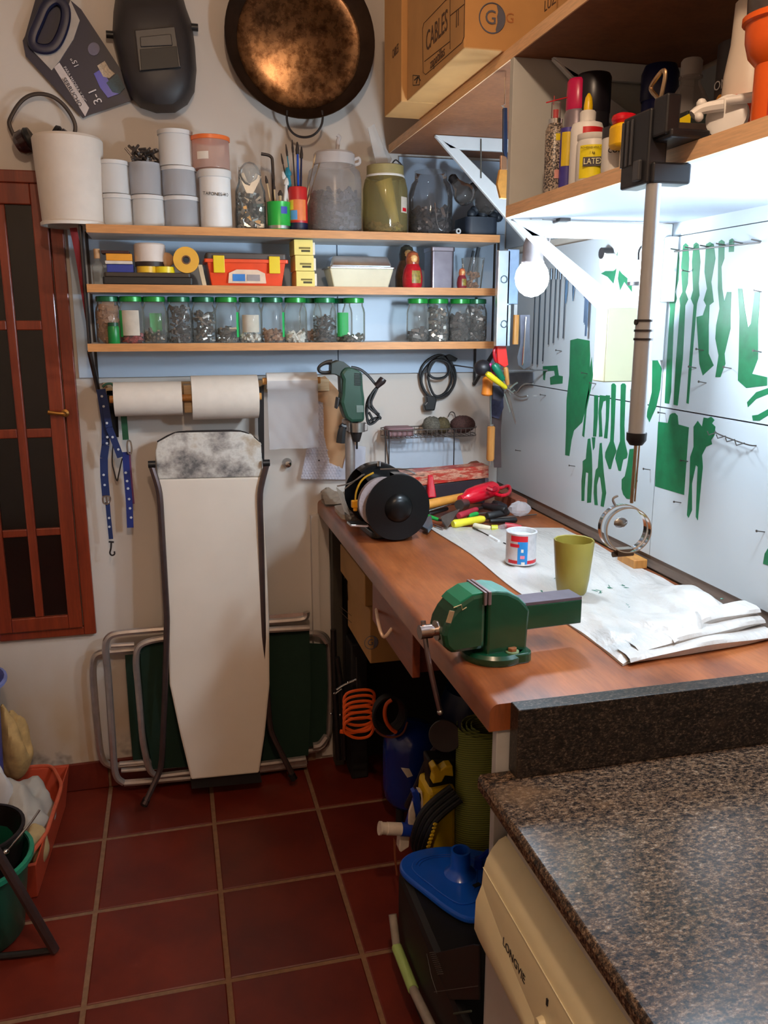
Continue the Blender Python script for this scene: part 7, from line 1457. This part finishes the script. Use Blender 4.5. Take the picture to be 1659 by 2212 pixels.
# ================================================================== UNDER THE BENCH
TB = mat('glossy_blue_tank', (10, 40, 118), .22, 0, .05, coat=.3)
t = thing('air_compressor', 'dark blue rounded compressor tank standing under the bench', 'compressor', (.64, 2.33, .0))
q0 = Px(766, 1640, .60)
b = MB(); b.lathe([(0, 0), (.035, .002), (.065, .014), (.082, .040), (.087, .075), (.087, .21), (.082, .245), (.065, .270), (.035, .283), (0, .286)], (.66, 2.27, .055), 36); obj('tank', b, TB, t)
for dx, dy in ((-.045, -.04), (.05, -.04), (0, .06)):
    b = MB(); b.cyl((.66+dx, 2.27+dy, 0), (.66+dx, 2.27+dy, .075), .013); obj('foot', b, BLACK, t)
t2 = thing('blue_canister', 'second dark blue canister behind the tank, deep under the bench', 'canister', (.86, 2.30, 0))
b = MB(); b.lathe([(0, 0), (.09, 0), (.10, .02), (.10, .34), (.08, .40), (.03, .42), (.03, .44), (0, .44)], (.88, 2.34, 0), 28); obj('body', b, mat('deep_blue_canister', (8, 20, 52), .4), t2)
def coil(name, label, c, rx, rz, m, n, r, seed, tilt=0.0, dy=.05, grp=None):
    random.seed(seed); t = thing(name, label, 'cable', tuple(c)); b = MB()
    for k in range(n):
        ox, oy, oz = random.uniform(-.012, .012), -dy/2+dy*k/max(1, n-1), random.uniform(-.010, .010); a = random.uniform(.86, 1.08)
        b.tube([(c[0]+ox+rx*a*math.cos(2*PI*i/20), c[1]+oy+tilt*rx*math.cos(2*PI*i/20), c[2]+oz+rz*a*math.sin(2*PI*i/20)) for i in range(20)], r, 6, True)
    obj('cord', b, m, t); return t
q = Py(775, 1540, 2.34); OC = mat('orange_cable_sheath', (214, 84, 22), .45, 0, .06)
t = thing('extension_cord', 'loosely bundled orange extension cord hanging under the bench above the blue tank', 'cable', tuple(q)); b = MB()
for k in range(6):
    y = 1492+k*12; b.tube([Py(x, yy, 2.34-.004*k) for x, yy in [(742,y+26),(745,y+8),(762,y),(795,y-3),(810,y+4),(808,y+22),(798,y+30+k*2),(770,y+34+k*2),(748,y+34)]], .0048, 6, True)
obj('cord', b, OC, t)
b = MB(); b.tube([Py(x, y, 2.33) for x, y in [(735,1580),(760,1583),(790,1575),(806,1560)]], .007, 6); obj('loop_end', b, OC, t)
b = MB(); L(b, [(770,1420),(772,1490)], 2.35, .0025); obj('hanging_string', b, DKMETAL, t)
q = Py(842, 1545, 2.22); t = thing('cable_reel', 'black cable reel with an orange arc of cord beside the orange bundle', 'cable', tuple(q)); b = MB()
for k in range(5): b.tube([(q.x+(.050-.002*k)*math.cos(2*PI*i/24), q.y+.008*k, q.z+(.060-.002*k)*math.sin(2*PI*i/24)) for i in range(24)], .0055, 6, True)
obj('black_loops', b, mat('dull_black_rubber', (26, 22, 22), .5), t)
b = MB(); b.tube([Py(x, y, 2.205) for x, y in [(846,1512),(834,1520),(830,1540),(834,1560),(846,1576),(856,1582)]], .006, 8); obj('orange_arc', b, OC, t)
b = MB(); b.tube([Py(x, y, 2.21) for x, y in [(810,1575),(825,1590),(850,1594),(872,1585),(880,1560)]], .0035, 8); obj('brown_rim', b, mat('rust_cord', (110, 52, 34), .5), t)
t = thing('tripod', 'dark folded tripod with bright knobs standing against the bench post', 'tripod', (.47, 2.62, 0))
b = MB(); L(b, [(720,1360),(724,1500),(732,1640)], 2.56, .010); L(b, [(745,1640),(740,1500),(728,1420)], 2.52, .009); obj('leg', b, mat('black_tripod', (24, 20, 20), .45), t)
b = MB()
for x, y in ((715,1542),(735,1544),(722,1498),(752,1474),(765,1470)):
    q = Py(x, y, 2.50); b = MB(); b.ball(q, .0045, 8); obj('knob', b, CHROME, t)
b = MB()
b = MB(); L(b, [(727,1490),(745,1478),(770,1468)], 2.50, .004); L(b, [(722,1500),(738,1488)], 2.50, .003); obj('cross_bar', b, STEEL, t)
b = MB(); b.span((.53, 2.55, 0), (.59, 2.65, .50)); one('dark_crate', b, mat('very_dark_case', (20, 16, 16), .7), 'very dark case standing behind the blue tank against the wall post', 'case', None, .006)
# ladle-like dark pan deep under the bench
q = Px(962, 1588, .62); t = thing('round_pan', 'dark round pan hanging deep under the worktop above the rolled mat', 'pan', tuple(q)); b = MB(); b.lathe([(0, 0), (.038, 0), (.042, .006), (.040, .010), (0, .006)], q, 28, (-.5, -1, .2)); obj('pan', b, mat('dark_brown_pan', (38, 26, 22), .5), t)
b = MB(); b.tube([Px(880, 1740, .60), Px(905, 1690, .60), Px(925, 1640, .61), Px(955, 1600, .62)], .010, 8); one('grey_hose', b, mat('dark_grey_hose', (38, 38, 46), .5), 'dark grey hose rising behind the yellow machine', 'hose')
# yellow pressure washer with coiled black cable
PWY = mat('pressure_washer_yellow', (214, 176, 20), .35, 0, .08); yq = 1.80
t = thing('pressure_washer', 'yellow and black pressure washer with black hose loops, beside the rolled green mat', 'machine', (.68, yq, 0))
def YP2(x, y, Y=yq): return Py(x, y, Y)
b = MB(); b.plate([YP2(x, y) for x, y in [(928,1712),(985,1700),(985,1850),(972,1950),(920,1950),(915,1850)]], (0, .10, 0)); obj('body', b, PWY, t, False, .01)
b = MB(); b.plate([YP2(x, y, yq-.01) for x, y in [(932,1660),(942,1652),(952,1664),(965,1655),(978,1654),(980,1678),(962,1676),(955,1690),(935,1694),(938,1678)]], (0, .03, 0)); obj('yellow_bracket', b, PWY, t, False, .003)
b = MB(); b.plate([YP2(x, y, yq+.02) for x, y in [(925,1640),(985,1640),(985,1720),(930,1720)]], (0, .05, 0)); obj('dark_motor', b, mat('black_washer_case', (20, 20, 20), .45), t, False, .006)
b = MB()
for k in range(4): b.tube([YP2(x+k*7, y+k*9, yq-.02-.006*k) for x, y in [(975,1700),(945,1722),(915,1750),(898,1785),(890,1822),(900,1840)]], .0085, 8)
obj('hose_loops', b, mat('satin_black_hose', (18, 18, 20), .35), t)
b = MB(); 
for k in range(9):
    q = YP2(940-2.4*k, 1780+k*8, yq-.045); b.ball(q, .0058, 6, (1.2, .6, .8))
obj('twisted_cord', b, mat('yellow_black_cord', (206, 168, 30), .4, 0, .5, 300), t)
# blue and white hand pump
t = thing('pool_brush', 'blue and white plastic pump head with a short white spout under the bench', 'pump', tuple(Py(880, 1830, 1.86))); YZ = 1.84
WB_ = mat('white_pump_plastic', (212, 198, 184), .4); BP = mat('ultramarine_plastic', (22, 52, 150), .3)
b = MB(); p0, p1 = Py(819, 1789, YZ), Py(866, 1791, YZ); b.lathe([(0, 0), (.0175, 0), (.0175, .006), (.0155, .007), (.0155, .020), (.0165, .021), (.0165, (p1-p0).length), (0, (p1-p0).length)], p0, 20, p1-p0); obj('spout', b, WB_, t)
b = MB(); p2 = Py(890, 1793, YZ); b.cyl(p1, p2, .0175, n=20); obj('spout_collar', b, BP, t)
b = MB(); b.plate([Py(x, y, YZ) for x, y in [(900,1710),(912,1712),(908,1790),(896,1806),(880,1800),(878,1782)]], (0, .016, 0)); b.plate([Py(x, y, YZ-.002) for x, y in [(890,1712),(898,1708),(914,1762),(908,1770)]], (0, .02, 0)); obj('blue_arm', b, BP, t, False, .002)
b = MB(); b.plate([Py(x, y, YZ-.004) for x, y in [(892,1732),(898,1760),(898,1785),(888,1790),(882,1780),(884,1755)]], (0, .01, 0)); b.plate([Py(x, y, YZ) for x, y in [(903,1708),(912,1710),(918,1760),(912,1766)]], (0, .02, 0)); obj('white_insert', b, WB_, t, False, .002)
b = MB(); b.plate([Py(x, y, YZ+.004) for x, y in [(864,1806),(885,1808),(884,1830),(866,1842),(862,1838)]], (0, .03, 0)); obj('white_block', b, WB_, t, False, .003)
b = MB(); b.plate([Py(x, y, 2.02) for x, y in [(868,1662),(886,1664),(892,1676),(880,1680)]], (0, .01, 0)); obj('white_tag', b, WB_, t, False)
b = MB(); b.tube([Py(x, y, YZ+.01) for x, y in [(852,1810),(853,1850),(858,1890)]], .003, 6); obj('rust_rod', b, mat('rust_red_rod', (130, 70, 48), .5), t)
# rolled green mat
t = thing('rolled_mat', 'rolled olive green ribbed mat standing upright against the white panel', 'mat', (.705, 1.795, 0))
def matm():
    m, nt, bs = nt_new('olive_ribbed_mat'); tc = nt.nodes.new('ShaderNodeTexCoord'); mp = nt.nodes.new('ShaderNodeMapping'); mp.inputs['Rotation'].default_value = (.35, 0, 0)
    wv = nt.nodes.new('ShaderNodeTexWave'); wv.bands_direction = 'Z'; wv.inputs['Scale'].default_value = 55; wv.inputs['Distortion'].default_value = .6
    nt.links.new(tc.outputs['Object'], mp.inputs[0]); nt.links.new(mp.outputs[0], wv.inputs[0])
    nt.links.new(ramp(nt, wv.outputs['Fac'], [(.2, srgb(88, 96, 30)), (.7, srgb(128, 132, 46))]).outputs[0], bs.inputs['Base Color']); bs.inputs['Roughness'].default_value = .7; bump(nt, bs, wv.outputs['Fac'], .5, .002); return m
mc = Py(1022, 1780, 1.27)
b = MB(); pr2 = []
vs_, fs_ = [], []; nseg = 60
for i in range(nseg+1):
    a = i/nseg*3.2*2*PI; r = .074-.012*i/nseg*3.2/1.6*1.0; r = .078-.00065*i
    vs_ += [(.722+r*math.cos(a+2.6), 1.795+r*math.sin(a+2.6), .002), (.722+r*math.cos(a+2.6), 1.795+r*math.sin(a+2.6), .56)]
fs_ = [(2*i, 2*i+2, 2*i+3, 2*i+1) for i in range(nseg)]
b.add(vs_, fs_); o = obj('rolled_sheet', b, matm(), t); m = o.modifiers.new('s', 'SOLIDIFY'); m.thickness = .003
# blue triangular pool vacuum head
t = thing('vacuum_head', 'bright blue triangular pool vacuum head lying on the black tool case', 'vacuum head', (.56, 1.55, .27))
zt = .288
outline = [(862,1868),(868,1852),(890,1838),(935,1828),(985,1826),(1050,1838),(1090,1850),(1090,1960),(1035,1985),(1000,1982),(960,1958),(920,1926),(880,1895),(866,1880)]
b = MB(); P = [Pz(x, y, zt) for x, y in outline]
def smooth_loop(P, it=2):
    for _ in range(it):
        Q_ = []
        for i in range(len(P)): a, c = P[i], P[(i+1) % len(P)]; Q_ += [a*.75+c*.25, a*.25+c*.75]
        P = Q_
    return P
P = smooth_loop(P); VB = mat('bright_blue_vacuum', (18, 84, 196), .28, 0, .05, coat=.3)
b.plate(P, (0, 0, -.016)); obj('plate', b, VB, t, False, .005)
c_ = sum(P, Vector())/len(P)
b = MB(); b.plate([c_+(p-c_)*.72+Vector((0, 0, .004)) for p in P], (0, 0, -.0035)); obj('raised_deck', b, VB, t, False, .0015)
q = Pz(994, 1885, zt+.004); b = MB(); b.lathe([(.038, 0), (.027, .010), (.023, .018), (.023, .060), (.018, .060), (.018, .008), (0, .008)], q, 26); obj('hose_spigot', b, VB, t)
q = Pz(1034, 1872, zt+.004); b = MB(); b.lathe([(.012, 0), (.011, .022), (.0, .024)], q, 16); b.tube([q+Vector((0, 0, .018)), q+Vector((.03, .01, .030))], .007, 8); obj('handle_pivot', b, mat('dark_blue_pivot', (10, 44, 150), .3), t)
b = MB(); q = Pz(1030, 1912, zt+.005); b.box(q, (.018, .010, .003), (0, 0, .3)); obj('slot', b, INK, t, False)
for s in (.62, .55):
    b = MB(); pts = [c_+(p-c_)*s+Vector((0, 0, .0045)) for p in P]; n = len(pts); b.tube(pts[:n//2], .0011, 5); obj('moulded_rib', b, mat('rib_blue', (12, 62, 160), .3), t)
# black tool case with green and white strips, and the power tool case in front
t = thing('tool_case', 'big black plastic tool case standing on the floor under the bench end', 'case', (.56, 1.32, 0))
KB = mat('dull_black_case', (14, 13, 14), .5, 0, .1)
b = MB(); b.span((.462, 1.150, .002), (.66, 1.70, .268)); obj('shell', b, KB, t, False, .018)
b = MB(); b.plate([Px(x, y, .463) for x, y in [(925,2062),(1020,2040),(1034,2042),(1034,2160),(950,2160),(932,2120)]], (.006, 0, 0)); obj('latch_panel', b, mat('black_latch_panel', (18, 18, 18), .5), t, False, .002)
b = MB(); pp_ = [Px(x, y, .4615) for x, y in [(938,2143),(1032,2130)]]; b.tube(pp_, .0007, 5); pp_ = [Px(x, y, .4615) for x, y in [(922,2060),(932,2110),(944,2146)]]; b.tube(pp_, .0007, 5); obj('edge_line', b, mat('grey_edge', (90, 88, 86), .4), t)
for k in range(12):
    y = 2058+k*4.2; b = MB(); b.tube([Px(928+k*1.6, y, .4615), Px(940+k*1.6, y-1, .4615)], .0008, 4); obj('grip_groove', b, mat('grey_edge', 0), t)
b = MB(); b.tube([Px(980, 2190, .461), Px(1018, 2184, .461)], .002, 4); obj('faint_mark', b, mat('faint_green', (60, 70, 60), .5), t)
t = thing('pole', 'white and lime green pole lying on the floor along the black tool case', 'pole', (.44, 1.4, 0))
def gp_(x, y, z=.10): return Px(x, y, .445)
p_ = [gp_(848, 1975), gp_(857, 2046), gp_(893, 2138), gp_(940, 2235), gp_(990, 2330)]
b = MB(); b.tube([p_[0], p_[1]], .010, 10); obj('white_section', b, mat('grimy_white_tube', (150, 140, 130), .4), t)
b = MB(); b.tube([p_[1], p_[2]], .0125, 10); obj('lime_sleeve', b, mat('lime_sleeve', (160, 186, 110), .4, 0, .05), t)
b = MB(); b.tube([p_[2], p_[3], Vector((p_[4].x, p_[4].y, max(.012, p_[4].z)))], .0105, 10); obj('white_section', b, mat('grimy_white_tube', 0), t)
# ================================================================== LEFT EDGE OF THE PICTURE
# terracotta planter tray with rags
t = thing('planter_trough', 'red-orange plastic trough on the floor at the left edge, holding white cloths', 'trough', (-.55, 2.45, 0))
TR = mat('terracotta_plastic', (186, 70, 42), .4, 0, .06)
zt = .13; c4 = [Pz(20, 1670, zt), Pz(140, 1658, zt), Pz(78, 1868, zt), Pz(-120, 1900, zt)]
c4[1].y = min(c4[1].y, 2.68); c4[0].y = min(c4[0].y, 2.70); c4[0].x = -.62
c4 = [Vector((-.622, 2.675, zt)), Vector((c4[1].x+.012, 2.66, zt)), Vector((c4[2].x, c4[2].y, zt)), Vector((-.575, c4[2].y-.02, zt))]
cc = sum(c4, Vector())/4; bot = [cc+(p-cc)*.84+Vector((0, 0, -zt+.002)) for p in c4]; inn = [cc+(p-cc)*.95 for p in c4]; inb = [cc+(p-cc)*.82+Vector((0, 0, -zt+.012)) for p in c4]
b = MB(); b.add(c4+bot+inn+inb, [(0, 1, 5, 4), (1, 2, 6, 5), (2, 3, 7, 6), (3, 0, 4, 7), (4, 5, 6, 7), (0, 8, 9, 1), (1, 9, 10, 2), (2, 10, 11, 3), (3, 11, 8, 0), (8, 12, 13, 9), (9, 13, 14, 10), (10, 14, 15, 11), (11, 15, 12, 8), (12, 15, 14, 13)]); obj('trough', b, TR, t, False, .004)
b = MB(); b.tube([p+Vector((0, 0, .002)) for p in smooth_loop([p.copy() for p in c4], 1)], .006, 8, True); obj('rim', b, mat('terracotta_rim', (202, 92, 62), .4), t)
def rag(name, label, c, r, m, seed, h=.10):
    random.seed(seed); b = MB(); b.lathe([(math.sin(PI*i/22), -math.cos(PI*i/22)) for i in range(23)], (0, 0, 0), 36)
    ph = [random.uniform(0, 6) for _ in range(6)]
    def f(x, y, z): return 1+.14*math.sin(3*x+ph[0]+2*z)+.11*math.sin(4*y+ph[1]+2*x)+.06*math.sin(6*z+ph[2]+3*y)+.035*math.sin(11*x+5*z+ph[3])
    b.v = [(c[0]+x*r[0]*f(x, y, z), c[1]+y*r[1]*f(x, y, z), c[2]+(z+1)*r[2]*f(x, y, z)*.5) for x, y, z in b.v]
    return one(name, b, m, label, 'cloth')
q = Pz(72, 1760, .12)
rag('rag', 'grey-white rag draped in the trough, peak towards the wall', (q.x-.01, q.y, .02), (.075, .10, .19), mat('grey_white_rag', (176, 168, 156), .9, 0, .06, 20), 3)
q = Pz(75, 1820, .12); rag('rag', 'yellowish cloth at the near end of the trough', (q.x-.02, q.y+.01, .02), (.045, .05, .12), mat('straw_rag', (176, 150, 104), .9, 0, .1, 20), 6)
q = Pz(0, 1720, .2); rag('rag', 'white cloth heap at the very left edge above the trough', (q.x-.02, q.y+.0, .02), (.07, .07, .30), mat('white_heap_rag', (196, 190, 186), .9, 0, .05, 20), 9)
# blue laundry basket at the left edge
p = Py(12, 1470, 2.50); z0, z1 = .16, p.z
t = thing('laundry_basket', 'blue perforated plastic basket cut by the left picture edge', 'basket', (p.x-.15, 2.50, .0))
b = MB(); cx_ = p.x-.150; b.lathe([(.060, .13), (.090, .14), (.132, z1-.02), (.150, z1), (.146, z1+.006), (.128, z1-.016), (.112, .15)], (cx_, 2.50, 0), 32); obj('wall', b, mat('violet_blue_plastic', (60, 72, 150), .45, 0, .3, 150), t)
b = MB(); b.lathe([(.060, 0), (.070, 0), (.080, .129), (.06, .129)], (cx_, 2.50, 0), 24); obj('stand', b, mat('violet_blue_plastic', 0), t)
b = MB(); b.lathe([(.145, z1-.004), (.153, z1-.002), (.153, z1+.006), (.145, z1+.008)], (cx_, 2.50, 0), 32); obj('rim', b, mat('pale_blue_rim', (120, 130, 186), .45), t)
q = Py(30, 1640, 2.56); rag('paper_bag', 'crumpled ochre and white bag between the blue basket and the wall', (q.x-.005, 2.60, .13), (.05, .05, .22), mat('ochre_bag', (188, 152, 96), .9, 0, .25, 25), 14)
# green bucket with a dark pot in it, and the grey folding leg in front
q = Pz(40, 2075, 0); t = thing('green_bucket', 'dark green plastic bucket cut by the left picture edge', 'bucket', (q.x-.10, q.y+.12, 0)); bc = (q.x-.115, q.y+.12, 0)
b = MB(); b.lathe([(0, .002), (.105, .002), (.112, .01), (.138, .205), (.150, .212), (.150, .225), (.140, .226), (.132, .20), (.108, .02), (0, .014)], bc, 36); obj('body', b, mat('deep_green_plastic', (14, 78, 58), .3, 0, .06), t)
b = MB(); b.lathe([(.1425, .212), (.1525, .214), (.1525, .226), (.1425, .228)], bc, 36); obj('rim', b, mat('sea_green_rim', (34, 130, 98), .3), t)
t = thing('cooking_pot', 'dark pot with a wire bail and bright rivet sitting in the green bucket', 'pot', (bc[0], bc[1]+.02, .12)); pcx = (bc[0]+.01, bc[1]+.035, .12)
b = MB(); b.lathe([(0, .001), (.08, .001), (.100, .02), (.118, .16), (.112, .16), (.095, .03), (0, .02)], pcx, 32); obj('body', b, mat('sooty_pot', (40, 32, 28), .3, .5), t)
b = MB(); b.lathe([(.113, .157), (.121, .157), (.121, .163), (.113, .163)], pcx, 36); obj('rim', b, DKMETAL, t)
q = Vector((pcx[0]+.085, pcx[1]-.075, pcx[2]+.135)); b = MB(); b.ball(q, .010, 10); obj('rivet', b, CHROME, t)
b = MB(); b.tube([q, q+Vector((.05, .06, .03)), q+Vector((.07, .10, .045))], .003, 6); obj('wire_bail', b, STEEL, t)
p0, p1 = Pz(118, 2052, .012), Py(-10, 1835, 1.98)
t = thing('folding_stand', 'brown-grey steel leg of a folding stand in front of the green bucket', 'stand', tuple(p0))
b = MB(); b.tube([p0, Py(50, 1935, (p0.y+1.90)/2-.02), Py(-20, 1820, 1.90)], .0125, 8); obj('slanting_leg', b, LEG, t)
b = MB(); b.tube([p0, Pz(40, 2062, .012), Pz(-60, 2070, .012)], .008, 8); obj('cross_foot', b, mat('black_foot_bar', (26, 22, 22), .5), t)
# ------------------------------------------------------------------ tidy: drop the builder's own bookkeeping
for o in bpy.data.objects:
    if '_base' in o: del o['_base']
